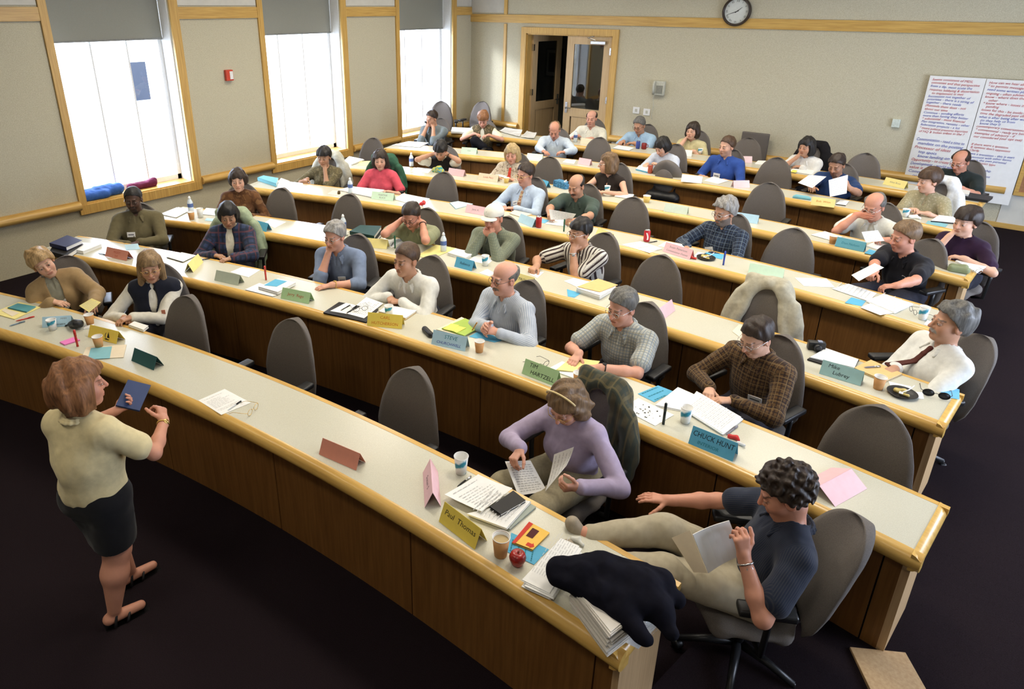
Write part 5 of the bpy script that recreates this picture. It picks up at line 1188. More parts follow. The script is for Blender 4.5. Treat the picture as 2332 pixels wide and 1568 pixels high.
# third row
stack(3, [(365, 486), (404, 471), (432, 478), (400, 494)], 'white papers at the left end of the third desk', .010, n=5, jit=.012); stack(3, [(460, 487), (471, 473), (503, 476), (498, 491)], 'white papers right of the silver cup', .006, n=3)
bottle(3, (436, 484), 'water bottle at left end of the third desk'); cup(3, (437, 499), 'tan paper cup in front of the water bottle', 'tan'); cup(3, (457, 495), 'silvery cup between bottle and papers', 'white', h=.11)
sheet(3, [(466, 502), (470, 496), (505, 499), (503, 505)], 'blue slip near left of the third desk', P_lblue, 'paper', 'paper_slip')
tent(3, (576, 520), (606, 528), 'blue folded card behind the draped green coat', P_blue); sheet(3, [(602, 507), (615.5, 498), (651.7, 505), (626, 519)], 'white sheet right of the blue folded card')
bottle(3, (783, 528), 'water bottle behind the grey haired man in denim'); blob('plastic_wrapper', 'clear plastic wrapper beside the dark green binders', 'wrapper', at(788, 535, row_h(3)), [((-.03, 0, .01), (.0, .01, .03), .018), ((.0, .0, .02), (.03, -.01, .015), .018)], pm('wrapper_clear', (.62, .62, .56), rough=.2), .008, .004)
book(3, [(797, 540), (822, 520), (872, 527), (852, 551)], 'black binder under the green one, third desk', .035, P_dk, 'binder', 'binder'); book(3, [(796, 526), (820, 512), (869, 514), (852, 537)], 'dark green binder on the black one', .04, P_dkg, 'binder', 'binder', dz=.037)
tent(3, (838, 563), (869, 566), 'yellow folded card beside the chair, third desk', P_pyel, L=.26); sheet(3, [(867, 555), (876, 540), (924, 546), (893, 563.6)], 'white sheet with a mark near the green marker', lines=2, ink=K_black); marker_up(3, (899.7, 565), 'green marker standing on the third desk', M_greenp)
sheet(3, [(950, 581), (993, 556.7), (1040, 565), (977, 590)], 'yellow legal sheets near the middle water bottle', P_pyel, th=.004); bottle(3, (1010, 572), 'water bottle on the yellow legal sheets'); stack(3, [(1019, 574), (1038, 565), (1080, 574), (1060, 586)], 'thick white booklet right of the water bottle', .03, n=6, jit=.003)
tent(3, (1036, 607), (1072, 616.5), 'blue folded card with short handwriting', P_blue, [('Rebecca', .5, .034, .01, K_black)]); sheet(3, [(1067, 593), (1086, 578), (1127.4, 588), (1110, 601.5)], 'white sheet behind the wave cup, third desk'); cup(3, (1105, 604), 'wave print cup right of the blue folded card', 'wave', h=.10); sheet(3, [(1091, 620.5), (1110, 612), (1128, 622), (1113.6, 628)], 'white slip behind the bald man\'s head', M_paper, 'paper', 'paper_slip')
tent(3, (1152, 639), (1210, 656), 'pale yellow folded card behind the bald man', P_pyel, [('W. TROUBEL', .5, .036, .03, K_black)]); sheet(3, [(1203, 622), (1218.7, 617), (1239, 618.7), (1224, 632.5)], 'white sheet by the striped shirt man\'s fist'); sheet(3, [(1284, 639.4), (1306.5, 632.5), (1342.7, 641), (1318.6, 655)], 'white sheet in front of the striped shirt man', lines=5)
stack(3, [(1313, 655), (1350, 637), (1402, 650), (1366, 672)], 'thick paper stack beneath the manila folder', .045, n=9, jit=.004); sheet(3, [(1315, 652), (1362, 634), (1407, 648), (1366, 664)], 'manila folder on top of the paper stack', P_manila, 'folder', 'folder', dz=.047, th=.004); sheet(3, [(1291, 658), (1323.7, 667), (1308, 677), (1293, 674)], 'blue slip left of the thick paper stack', P_blue, 'paper', 'paper_slip')
tent(3, (1511, 727), (1536, 708), 'pink folded card standing sideways on third desk', P_pink, L=.24); sheet(3, [(1667, 754), (1682.7, 738.4), (1700, 745), (1686, 768)], 'pinkish slip left of the plaid shirt man\'s head', P_cream, 'paper', 'paper_slip')
cb = thing('camera', 'small black camera lying on the third desk', 'camera', at(1857, 795, row_h(3)), math.radians(25)); MB().box((0, 0, .032), (.115, .05, .062), bev=.008).build('camera_body', M_black, cb, True); mb = MB(); mb.lathe([(.026, 0), (.026, .03), (.022, .034), (0, .03)], (0, -.025, .032), 16, Rx(math.pi/2)); mb.build('lens', M_black, cb, True); MB().box((.02, .0, .066), (.03, .03, .008)).build('flash', pm('flash_grey', (.25, .28, .36)), cb)
book(3, [(1838.5, 817), (1879, 791), (1957, 818), (1930, 846)], 'black clipboard folder under white pages', .010, P_dk, 'clipboard', 'clipboard', pages=False); sheet(3, [(1845, 812.5), (1881, 792), (1955, 817.6), (1946, 836)], 'white pages on the black clipboard', dz=.011, th=.008)
tent(3, (1865, 850), (1959, 878.7), 'pale teal folded card with thin handwriting', pm('card_pale_teal', (.30, .48, .47)), [('Mike', .72, .036, -.05, K_black), ('Lubrey', .34, .036, .0, K_black)], h=.09)
book(3, [(1944, 837), (1983.4, 818.4), (2055.7, 849.4), (2014, 867)], 'manila folder before the man in the tie', .012, P_manila, 'folder', 'folder'); pen(3, (1967, 836), (2005.8, 833.5), 'dark pen on the manila folder', dz=.013, r=.0055, m=pm('pen_grey', (.20, .19, .22)), tip=M_chrome)
cup(3, (1999, 884), 'tan paper cup beside the manila folder', 'tan'); sheet(3, [(2024, 868), (2030, 884), (2078, 890), (2074.6, 879)], 'white napkin behind the black plate', M_paper, 'napkin', 'napkin', th=.003)
def plate(k, px, label):
    P = at(px[0], px[1], row_h(k)); o = thing('plate', label, 'plate', P); mb = MB(); mb.lathe([(0, .004), (.060, .004), (.085, .016), (.088, .015), (.062, .0), (0, .0)], n=32, cap=False); mb.build('dish', M_black, o, True)
    S = Solid(); S.cap((-.03, .01, .012), (.0, .015, .02), .018, k=.01); S.cap((.0, -.02, .012), (.03, -.02, .012), .012, k=.01); S.fn(wrinkle(.006, 2)); Pm, Q = S.mesh(.004); link_mesh('food', Pm, Q, pm('food_yellow', (.58, .46, .16)), o, True)
    mb = MB(); mb.tube([(.0, -.01, .02), (.03, .03, .03), (.05, .07, .05)], .003, 6); mb.box((-.006, -.02, .018), (.022, .03, .003)); mb.build('fork', M_white, o); return o
plate(3, (2054, 897), 'black plate with pastry beside the dark sunglasses'); sheet(3, [(2073, 890.7), (2102, 892.5), (2104, 908), (2081.5, 906)], 'white napkin beneath the dark sunglasses', M_paper, 'napkin', 'napkin'); spectacles(3, (2130, 905), math.radians(8), 'dark sunglasses standing near the desk end', M_black, dark=M_black, w=1.25)
sheet(3, [(2131, 874), (2185, 886), (2185, 909), (2150, 903)], 'blue card at the right end of third desk', pm('card_bright_blue', (.16, .46, .70)), 'card', 'card')

# fourth row
book(4, [(586, 404), (600, 399), (634, 405), (629, 418)], 'aqua binder at the left end of the fourth desk', .045, pm('binder_aqua', (.16, .42, .50)), 'binder', 'binder'); sheet(4, [(632, 415), (640, 405), (660, 412), (645, 420)], 'white sheet beside the aqua binder')
sheet(4, [(745, 441), (758, 433), (790, 438), (775, 447)], 'cream sheet left of the fourth row bottle', P_cream); blob('muffin', 'small dark muffin left of the bottle, fourth desk', 'muffin', at(772, 442, row_h(4)), [((0, 0, .015), (0, .0, .03), .022)], pm('muffin_brown', (.10, .07, .03)), .005, .005)
bottle(4, (798.5, 438.8), 'water bottle on the fourth desk near pink shirt woman'); stack(4, [(772, 431), (800, 424), (874, 432), (846, 446)], 'white papers before the woman in pink', .02, n=5)
tent(4, (845, 452.6), (895, 457.8), 'light green folded card before the woman in pink', P_lgreen, [('MARTHA', .62, .03, 0, K_grey), ('BLACK', .28, .028, 0, K_grey)]); stack(4, [(898, 453), (918.7, 440), (980, 451.7), (960, 470), ], 'large white sheets right of the light green card', .004, n=2, jit=.01)
blob('candy_bag', 'red and white candy bag behind the man\'s raised hand', 'wrapper', at(962, 468, row_h(4)), [((-.02, 0, .02), (.01, .01, .05), .022), ((0, 0, .02), (.03, 0, .03), .02)], pm('wrapper_red', (.50, .03, .03)), .008, .004)
book(4, [(1023.7, 461), (1044, 457.7), (1077, 463.7), (1037.5, 475)], 'pale blue booklet beside the rearward chair, fourth desk', .01, pm('booklet_paleblue', (.50, .66, .70)), 'booklet', 'booklet'); tent(4, (1059, 482.7), (1103, 491), 'pink handwritten folded card behind the capped man', P_pink, [('Jane A.', .5, .034, 0, K_grey)])
stack(4, [(1160, 485), (1172, 478), (1212, 487), (1188, 494)], 'cream pad before the man in patterned tie', .008, P_cream, n=2); tent(4, (1186, 507), (1204, 514.6), 'light blue folded card left of the red can', P_lblue, L=.26); can(4, (1226.4, 517), 'red drink can near the dark green shirt man', pm('can_red', (.42, .03, .03), rough=.3))
sheet(4, [(1210, 503), (1222, 496), (1252, 501), (1240, 508)], 'bright blue slip right of the red can', pm('card_bright_blue', (.16, .46, .70)), 'paper', 'paper_slip'); stack(4, [(1243, 508.5), (1256.6, 498), (1296, 501.7), (1291, 515)], 'white papers before the dark green shirt man', .006, n=3); marker_up(4, (1284, 526.6), 'dark green marker standing on the fourth desk', M_greenp)
tent(4, (1361, 540), (1381, 549), 'pale yellow folded card left of the red and white can', P_pyel, L=.24); can(4, (1472, 549), 'red can with white script on the fourth desk', pm('can_red2', (.48, .02, .03), rough=.3), mark=M_white); pen(4, (1478, 552), (1495.5, 549), 'black pen right of the red can with script')
sheet(4, [(1416, 556), (1458.5, 549), (1508, 565), (1479, 575.6)], 'white sheet below the red can with script', lines=3); sheet(4, [(1498, 560), (1517, 549), (1565, 557.5), (1548, 567)], 'white sheet behind the pink two line card'); tent(4, (1509, 572), (1570.4, 591), 'pink folded card with two handwritten lines', P_pink, [('Susan Patterson', .66, .03, 0, K_grey), ('Commissioner Denver', .28, .026, 0, K_grey)], h=.09)
blob('stapler', 'small red stapler beside the pink two line card', 'stapler', at(1577, 589, row_h(4)), [((-.02, 0, .01), (.03, 0, .01), .010), ((-.015, 0, .02), (-.01, 0, .07), .008, .005)], M_redp, 0, .004); sheet(4, [(1580, 583), (1590, 573), (1612, 578), (1600, 590)], 'white slip between stapler and black plate', M_paper, 'paper', 'paper_slip'); plate(4, (1607.4, 588), 'black plate with food left of the blue marker')
sheet(4, [(1599.7, 581), (1608, 574), (1650, 579), (1644.5, 590)], 'blue card before the grey bearded man', P_blue, 'card', 'card'); marker_up(4, (1647, 603), 'blue marker standing on the fourth desk', M_bluep); tent(4, (1703, 622), (1782, 636), 'pale green blank folded card on fourth desk', P_lgreen)
sheet(4, [(1810, 631.7), (1882.5, 634), (1901.4, 654), (1830.8, 650.6)], 'white sheet left of the black polo man\'s papers'); stack(4, [(1894.5, 655.8), (1932, 645), (1994, 666), (1977, 684)], 'white papers under the black polo man\'s right hand', .006, n=3, jit=.01, lines=8); sheet(4, [(1923.8, 689), (1939, 676.4), (1972, 685), (1962, 697)], 'blue slip at front edge of the fourth desk', P_blue, 'paper', 'paper_slip')
stack(4, [(1973, 684), (2014, 669), (2078, 691), (2037, 711)], 'white pad before the black polo man\'s left arm', .012, n=4, lines=8); stack(4, [(1960, 699), (1985, 690), (2030, 712), (2005, 716)], 'white slips at front edge under the pad', .003, n=3, jit=.012)
spectacles(4, (2078, 712), math.radians(-60), 'dark reading glasses left of the clear cup', M_black); cup(4, (2099.6, 726), 'clear wave print cup near right end, fourth desk', 'wave', h=.105); sheet(4, [(2104, 738), (2112, 728), (2130, 735), (2122, 744)], 'small white card right of the clear cup', M_paper, 'card', 'card')

# fifth row
stack(5, [(782, 367), (797.6, 355), (829, 362), (801, 373)], 'crumpled white papers at left end of fifth desk', .02, n=4, jit=.012); sheet(5, [(813, 376), (820, 367), (846, 366), (850, 377)], 'pale yellow sheet at left end of fifth desk', P_pyel); bottle(5, (937, 378), 'water bottle beside the woman holding her head')
sheet(5, [(934, 391), (950, 381), (985, 384), (975, 394)], 'white sheet right of the fifth row bottle')
blob('knit_cap', 'teal and yellow knit cap on the fifth desk', 'cap', at(998, 392, row_h(5)), [((-.06, 0, .02), (.06, 0, .02), .045), ((0, 0, .05), (.02, .0, .055), .045)], cloth('knit_cap', (.05, .28, .30), 'camo', (.50, .48, .08), (.10, .32, .45), p=22), .004, .006); tent(5, (1018, 397), (1056, 403), 'pink folded card right of the knit cap', P_pink, L=.26); tent(5, (1088, 409), (1132.5, 415), 'cream handwritten folded card on the fifth desk', P_cream, [('Linda Mary', .5, .034, 0, K_red)])
stack(5, [(1113, 398), (1124, 389), (1163, 394), (1150, 403)], 'white papers before the woman with red scarf', .015, n=3); cup(5, (1153, 416), 'yellow paper cup right of the cream card', 'yellow', h=.07); tent(5, (1222, 422), (1237, 427), 'blue folded card left of the tissue box', P_blue, L=.24)
tb = thing('tissue_box', 'blue patterned tissue box on the fifth desk', 'tissue box', at(1280, 426, row_h(5)), math.radians(-15)); MB().box((0, 0, .04), (.22, .11, .08)).build('box', mat('tissue_blue', (.06, .20, .36), .7, .2, var=.6, scale=60), tb); S_ = Solid(); S_.cap((0.05, 0, .08), (.07, 0, .11), .02, .006, .01); Pm_, Q_ = S_.mesh(.005); link_mesh('tissue', Pm_, Q_, M_white, tb, True)
cup(5, (1382.5, 438), 'wave print cup before the woman in black top', 'wave', h=.085); stack(5, [(1400, 446), (1406, 439), (1444, 442), (1437, 452)], 'white booklet right of the wave cup, fifth desk', .012, n=3); cup(5, (1472, 460), 'yellow paper cup beside the empty chair', 'yellow', h=.08, r=.045); tent(5, (1511, 481), (1563.5, 489.5), 'very pale green blank folded card, fifth desk', pm('card_mint', (.68, .78, .66)))
tent(5, (1672, 502), (1724.5, 510), 'light blue blank folded card behind the grey bearded man', P_lblue); stack(5, [(1848, 534), (1880, 526), (1918, 538), (1895, 547)], 'white papers left of the tan cup, fifth desk', .006, n=3); cup(5, (1895, 554), 'tan paper cup on the fifth desk', 'tan', h=.08); tent(5, (1900.5, 560), (1966, 574), 'blue handwritten folded card before the white polo man', pm('card_mid_blue', (.14, .40, .50)), [('Don Nelson', .5, .032, 0, K_teal)])
book(5, [(1973, 559), (1990, 551), (2028, 558), (2009, 571)], 'white notebook right of the blue folded card', .01, M_paper, 'notebook', 'notebook'); sheet(5, [(1968, 576), (1980, 567), (2006, 574), (2002, 583)], 'blue slip under the white notebook', P_blue, 'paper', 'paper_slip')
blob('glasses_pouch', 'olive green pouch near the right end, fifth desk', 'pouch', at(2182, 617, row_h(5)), [((-.05, -.03, .02), (.05, -.02, .025), .035), ((-.05, .04, .02), (.04, .04, .03), .03)], pm('pouch_olive', (.22, .25, .14)), .004, .006); book(5, [(2176, 593), (2190, 585), (2250, 604), (2224, 620)], 'white open book at right end of the fifth desk', .012, M_paper, 'book', 'book'); spectacles(5, (2218, 621), math.radians(20), 'wire eyeglasses at right end of the fifth desk', M_chrome)

# sixth row
stack(6, [(893, 330), (930, 321), (975, 324), (955, 335)], 'white papers before the man resting on his hand', .006, n=3, jit=.012); tent(6, (1054, 349), (1080, 351), 'light green folded card before the vest woman', P_lgreen, [('Gale', .5, .03, 0, K_grey)], L=.25); tent(6, (1198.7, 362.6), (1234, 366), 'pale green folded card before the bald man, sixth desk', pm('card_mint', (.68, .78, .66)))
sheet(6, [(1281, 369), (1290, 362), (1312, 364), (1307, 373)], 'white sheet right of the pale green card'); tent(6, (1320, 374), (1337, 377), 'pink folded card standing beside the white sheet', P_pink, L=.2); book(6, [(1448, 384), (1456, 376), (1481, 380), (1476, 391)], 'blue and white booklet before the pale blouse woman', .02, P_blue, 'booklet', 'booklet', top=M_paper); can(6, (1479.8, 394), 'reddish can right of the blue and white booklet', pm('can_rust', (.45, .10, .06), rough=.3))
tent(6, (1559, 414), (1589, 417), 'white folded card before the man in blue shirt', M_paper, L=.26); stack(6, [(1604, 410), (1622, 402), (1659, 411), (1636, 418)], 'white papers before the man in blue shirt', .006, n=3); tent(6, (1671, 428), (1707.6, 427.5), 'pale pink folded card on the sixth desk', pm('card_pale_pink', (.80, .60, .64)))
blob('pencil_pouch', 'teal pencil pouch under the papers, sixth desk', 'pouch', at(1826, 452, row_h(6)), [((-.08, -.02, .012), (.08, .0, .012), .022), ((-.07, .03, .014), (.06, .03, .014), .02)], pm('pouch_teal', (.16, .40, .48)), .003, .006); tent(6, (1846, 466), (1899.6, 472.8), 'yellow folded card with orange writing, sixth desk', P_pyel, [('Bob  Winn', .55, .034, 0, K_orange)]); book(6, [(1903, 464), (1914, 455), (1934, 457), (1926, 467)], 'small white booklet right of the yellow card', .01, P_dk, 'booklet', 'booklet', top=M_paper)
cup(6, (2061, 493), 'wave print cup before the beige shirt woman', 'wave'); blob('napkin', 'crumpled white napkin right of the wave cup', 'napkin', at(2084, 497, row_h(6)), [((-.04, 0, .01), (.0, .01, .025), .022), ((0, 0, .015), (.04, -.01, .012), .02)], M_paper, .008, .005); book(6, [(2120, 502), (2138, 489), (2180, 494), (2174, 507)], 'dark notebook with white open page, sixth desk', .015, P_dk, 'notebook', 'notebook', top=M_paper); sheet(6, [(2108, 509), (2113, 502), (2160, 510), (2152, 517)], 'teal card at the front edge, sixth desk', pm('sheet_teal', (.22, .46, .52)), 'card', 'card')

# rear row
stack(7, [(1027, 299), (1030, 289), (1072, 291), (1068, 301)], 'white paper stack at left end of rear desk', .03, n=5, jit=.004); sheet(7, [(1137, 299), (1150, 291), (1190, 297), (1183, 312)], 'open newspaper on the rear desk', pm('newsprint', (.62, .61, .57)), 'newspaper', 'newspaper', th=.004, lines=9, curl=.03); sheet(7, [(1186, 312), (1200, 300), (1222, 304), (1216, 316)], 'folded newspaper section right of the open newspaper', pm('newsprint', (.62, .61, .57)), 'newspaper', 'newspaper', th=.008, lines=7, curl=.04)
tent(7, (1324, 327), (1349, 330), 'cream folded card before the man in white shirt', P_cream, L=.24); bottle(7, (1310, 323), 'greenish bottle left of the cream card, rear desk'); stack(7, [(1396, 336), (1408, 330), (1444, 336), (1432, 342)], 'papers before the light blue shirt man, rear desk', .012, n=4, jit=.01); can(7, (1452, 338), 'blue drink can on the rear desk', pm('can_blue', (.05, .08, .30), rough=.3))
mg = thing('mug', 'dark red mug right of the blue can', 'mug', at(1466, 339, row_h(7)), .5); mb = MB(); mb.lathe([(0, .004), (.036, .0), (.04, .01), (.04, .09), (.037, .09), (.036, .012), (0, .010)], n=20, cap=False); mb.build('mug_body', pm('mug_red', (.20, .02, .02), rough=.3), mg, True); mb = MB(); mb.tube([(.04, 0, .07), (.06, 0, .065), (.06, 0, .03), (.04, 0, .022)], .006, 8); mb.build('handle', pm('mug_red', (.20, .02, .02)), mg, True)
tent(7, (1543, 354), (1568.5, 356), 'white folded card before the woman in cream', M_paper, L=.24); cup(7, (1594, 350), 'wave print cup beside the woman in cream', 'wave', h=.08); tent(7, (1676.6, 370), (1712.8, 371), 'pale pink folded card on the rear desk', pm('card_pale_pink', (.80, .60, .64))); stack(7, [(1719, 372), (1727, 365), (1748, 366), (1742, 374)], 'white papers right of the pale pink card, rear desk', .01, n=3)
stack(7, [(1800, 389), (1812, 380), (1858, 388), (1850, 397)], 'papers before the white blouse woman, rear desk', .008, n=3, jit=.012); sheet(7, [(1800, 391), (1806, 386), (1816, 388), (1812, 393)], 'yellow sticky note on the rear desk papers', P_sticky, 'sticky note', 'sticky_note', dz=.01); tent(7, (2010, 419), (2059, 430), 'yellow folded card at right part of rear desk', P_pyel, [('Allen Ross', .5, .032, 0, K_grey)])
book(7, [(2180, 446), (2195, 436), (2262, 447), (2250, 456)], 'black folder at the right end of rear desk', .03, P_dk, 'folder', 'folder', pages=False); book(7, [(2178, 438), (2186, 430), (2210, 434), (2206, 443)], 'white booklet on the black folder, rear desk', .02, M_white, 'booklet', 'booklet', dz=.031)
# ---------------------------------------------------------------- things on the walls
def clock():
    P = ony(1678.5, 26, YB-.03); o = thing('wall_clock', 'round wall clock with dark rim and roman numerals', 'clock', P); R_ = Rx(math.pi/2); r = .215
    mb = MB(); mb.lathe([(r-.035, .028), (r-.030, .045), (r-.012, .055), (r, .045), (r+.004, .02), (r, -.025), (r-.035, -.025)], n=48, R=R_, cap=False); mb.build('rim', mat('clock_rim', (.035, .022, .014), .35, .4), o, True)
    mb = MB(); mb.lathe([(0, .012), (r-.03, .012)], n=48, R=R_, cap=False); mb.build('dial', pm('clock_dial', (.66, .68, .64)), o)
    nums = MB()
    for i, t in enumerate(['XII', 'I', 'II', 'III', 'IV', 'V', 'VI', 'VII', 'VIII', 'IX', 'X', 'XI']):
        v, f = text_mesh(t, .042, 0); a = -i*math.pi/6; nums.add([(q[0]*math.cos(a)-(q[1]+r-.065)*math.sin(a), -.014, q[0]*math.sin(a)+(q[1]+r-.065)*math.cos(a)) for q in v], f)
    nums.build('numerals', pm('clock_ink', (.10, .11, .09)), o)
    def hand(nm, ang, L, w): a = math.radians(ang); d = V([math.sin(a), 0, math.cos(a)]); e = V([math.cos(a), 0, -math.sin(a)]); mb = MB(); mb.add([(-d*.03-e*w)+V([0, -.017, 0]), (-d*.03+e*w)+V([0, -.017, 0]), d*L+e*w*.3+V([0, -.017, 0]), d*L-e*w*.3+V([0, -.017, 0])], [(0, 1, 2, 3)]); mb.build(nm, K_black, o)
    hand('hour_hand', 52, .10, .006); hand('minute_hand', 250, .15, .005)
clock()
M_beige = mat('beige_plastic', (.50, .50, .42), .45, .3)
def phone():
    P = ony(1503, 200, YB-.005); o = thing('wall_phone', 'beige telephone mounted on the back wall', 'telephone', P); MB().box((0, -.035, 0), (.20, .07, .24), bev=.012).build('base', M_beige, o, True)
    MB().box((.02, -.075, -.02), (.11, .012, .13)).build('keypad', mat('keypad', (.24, .24, .20), .5), o); m = MB(); m.tube([(-.075, -.08, -.10), (-.075, -.11, -.05), (-.075, -.11, .06), (-.075, -.08, .11)], [.02, .018, .018, .022], 8); m.build('handset', M_beige, o, True)
    m = MB(); m.tube([(-.07, -.03, -.12)]+[(-.085-.008*math.sin(i*.5), -.02, -.12-.02*i) for i in range(1, 22)], .005, 6); m.build('cord', M_beige, o, True)
phone()
for (px, py, lb) in ((1449, 251, 'white outlet plate left of the pair below the phone'), (1473, 255, 'white outlet plate right of the pair below the phone')):
    P = ony(px, py, YB-.003); o = thing('outlet_plate', lb, 'outlet', P, 0, 'outlet plates on the back wall'); MB().box((0, -.004, 0), (.125, .008, .115), bev=.003).build('plate', M_white, o); MB().box((0, -.009, 0), (.04, .004, .05)).build('socket', M_beige, o)
P = ony(2041, 280, YB-.003); o = thing('thermostat', 'small pale thermostat box on the back wall', 'thermostat', P); MB().box((0, -.02, 0), (.10, .04, .115), bev=.006).build('case', mat('thermostat_case', (.60, .66, .60), .5), o)
P = onx(519, 171, XL+.003); o = thing('fire_alarm', 'red fire alarm box on the left wall between windows', 'fire alarm', P); MB().box((.025, 0, 0), (.05, .115, .15), bev=.006).build('box', mat('alarm_red', (.55, .06, .03), .4), o); MB().box((.052, .025, .0), (.006, .05, .11)).build('strobe', M_white, o)
# flip chart sheets with rows of marker handwriting
PT = {'tl': ['Seems consistent of MDS,', 'conveniet and that perspective', 'from a dip. most acute the', 'requires lobbying & dissertation', '   to implement is met', 'Succession not together of', 'priorities - there is a string of', 'together - there needs', '(Reminds them does - not', 'about our time', 'Continue - sending efforts', 'more than having they better', '* substantial - most financial', 'Plan integration, remains - other', 'federation projects - a lot', '* means political pressures important', 'of HQ & Indian tribes in the ?'],
      'tr': ['How can we hear all', '* to permits messages', 'need some written plan', 'ongoing - often advised', 'know - where does the', '    other', '* know where - issues if it be', '   pending', 'issues for this - be inside have', 'time the degraded past efforts', 'what is after being after work', '  (in they help us from', '  know they I)', 'contemporary conversations', '* conventional - ready are being', 'examples of advisory - if', 'our considered (our opt out)'],
      'bl': ['Communication - need a time to', '  mandate on the posting', 'Processor of ideas', '     top spots', '     know landing on', 'Opportunity - to create more', 'Development - world where', 'value it may', 'Commitment', '     on', '     is', '', ''],
      'br': ['If there were a question', '& options don\'t opponent', 'Clarify', 'have a transition - this is start', 'to account with other forms', 'there is the own personal', 'try the district type', '', 'more relationship', 'can become', 'how organizations', 'the value', '', '* not design', 'ability to', '', 'Know what', 'government']}
PC = {'tl': 'rrbrrbbbrrbbrbbrr', 'tr': 'rrbrrrrrrrbbbrrrr', 'bl': 'bbrbbrbrbbbbb', 'br': 'rrrbbbrrbbbbrrrrrr'}
def posters():
    x0, x1, z0, z1 = -.855, .405, .715, 2.33; w, h = (x1-x0)/2, (z1-z0)/2; inks = {'r': pm('marker_red', (.50, .06, .08)), 'b': pm('marker_blue', (.08, .10, .42))}
    for key, cx, cz, lb in (('tl', x0+w/2, z1-h/2, 'upper left flip chart sheet of handwriting'), ('tr', x1-w/2, z1-h/2, 'upper right flip chart sheet of handwriting'), ('bl', x0+w/2, z0+h/2, 'lower left flip chart sheet behind the seated man'), ('br', x1-w/2, z0+h/2, 'lower right flip chart sheet of handwriting')):
        zz = YB-.066 if key[0] == 'b' else YB-.060
        o = thing('flip_chart_sheet', lb, 'flip chart sheet', (cx, zz, cz), 0, 'flip chart sheets on the back wall'); rs = np.random.RandomState(5)
        G = V([[(a*w, .010*math.sin(a*3+b*2)*.3, b*h) for a in np.linspace(-.495, .495, 6)] for b in np.linspace(-.5, .5, 7)]); mb = MB(); mb.grid(G, thick=-.001); mb.build('paper', M_paper, o)
        T = PT[key]; n = len(T); ln = {'r': MB(), 'b': MB()}
        for i, t in enumerate(T):
            if not t.strip(): continue
            ind = (len(t)-len(t.lstrip()))*.012; v, f = text_mesh(t.strip(), h*.90/n*1.02, .25); wd = v[:, 0].max()-v[:, 0].min(); s = min(1, (w*.88-ind)/wd); v[:, 0] = (v[:, 0]-v[:, 0].min())*s
            ln[PC[key][i]].add([(-w*.44+ind+q[0], -.006, h*.455-(i+.3)*h*.92/n+q[1]+.004*math.sin(q[0]*9+i)) for q in v], f)
        for c in 'rb':
            if ln[c].v: ln[c].build('handwriting', inks[c], o)
posters()
# bags on the ledge of the left window
P = V([XL-.12, 3.83, WZ0+.03]); blob('blue_bag', 'blue cloth bag on the ledge of the leftmost window', 'bag', P, [((0, -.22, .06), (0, .18, .07), .075), ((.03, -.24, .04), (.05, -.02, .05), .07), ((0, -.10, .11), (.0, .10, .11), .05)], mat('bag_blue', (.03, .10, .34), .7, .3, bump=.3), .012, .010)
P = V([XL-.14, 4.35, WZ0+.03]); blob('maroon_bag', 'small maroon bag on the window ledge beside blue bag', 'bag', P, [((0, -.16, .04), (0, .16, .05), .055), ((0, .10, .07), (0, .18, .09), .03)], mat('bag_maroon', (.12, .015, .045), .8, .2, bump=.3), .010, .010)
# loose plywood offcut under the near end of the second desk
P = at(2023, 1530, .13); o = thing('wood_pad', 'pale square board under the corner of the second desk', 'board', (P[0], P[1], ramp_z(P[1])+.010), math.radians(32)); MB().box((0, 0, .012), (.27, .24, .024), bev=.003).build('board', M_end, o)
# ---------------------------------------------------------------- empty chairs
for px, py, k, lb, tn in [(430, 672, 1, 'empty chair right of the vest woman, front row', 0), (672, 725, 1, 'empty chair in the middle of the front row', 0), (947, 837, 1, 'empty chair left of the lilac sweater woman, front row', 0), (2010, 925, 2, 'empty chair near the right end of second row', 0),
                          (644, 427, 3, 'empty chair right of the brown shirt woman', 0), (799, 441, 3, 'empty chair behind the dark green binders', 0), (1512, 580, 3, 'empty chair below the pink two line card', 0), (1014, 391, 4, 'empty chair between pink shirt woman and tie man', 0), (1446, 448, 4, 'empty chair right of the dark green shirt man', 0),
                          (1814, 519, 4, 'empty chair between grey bearded man and black polo man', 0), (1255, 356, 5, 'empty chair behind the tissue box', 0), (1756, 415, 5, 'empty chair behind the light blue blank card', 0), (852, 313, 5, 'empty chair left of the man resting on his hand', 0), (1368, 312, 6, 'empty chair behind the woman in black top', 0),
                          (1773, 358, 6, 'empty chair between blue shirt man and man holding papers', 0), (1708, 313, 7, 'empty chair behind the pale pink card, rear row', 0), (1975, 348, 7, 'empty chair left of the flip chart sheets, rear row', 0)]:
    empty_chair(px, py, k, lb, tn)
for px, py, lb, an in ((1000, 227, 'empty chair by the corner window', 20), (1080, 227, 'empty chair against the back wall left of the door', -10)):
    Pq = at(px, py, FLO(7)+1.06); chair(V([Pq[0]+.05, Pq[1], FLO(7)]), math.radians(-70+an), lb, FLO(7))
# chair with square upholstered top behind the rear row
cq = thing('guest_chair', 'square backed grey chair against the rear wall', 'chair', (*ony(1715, 303, YB-.30)[:2], FLO(7)), math.radians(180)); MB().box((0, -.18, .72), (.42, .06, .46), bev=.02).build('backrest', M_chair, cq, True); MB().box((0, .05, .43), (.45, .46, .08), bev=.02).build('seat', M_chair, cq, True)
for sx in (-.2, .2):
    for sy in (-.16, .24): mb = MB(); mb.tube([(sx, sy, 0), (sx, sy, .40)], .014, 8); mb.build('leg', M_chrome, cq, True)
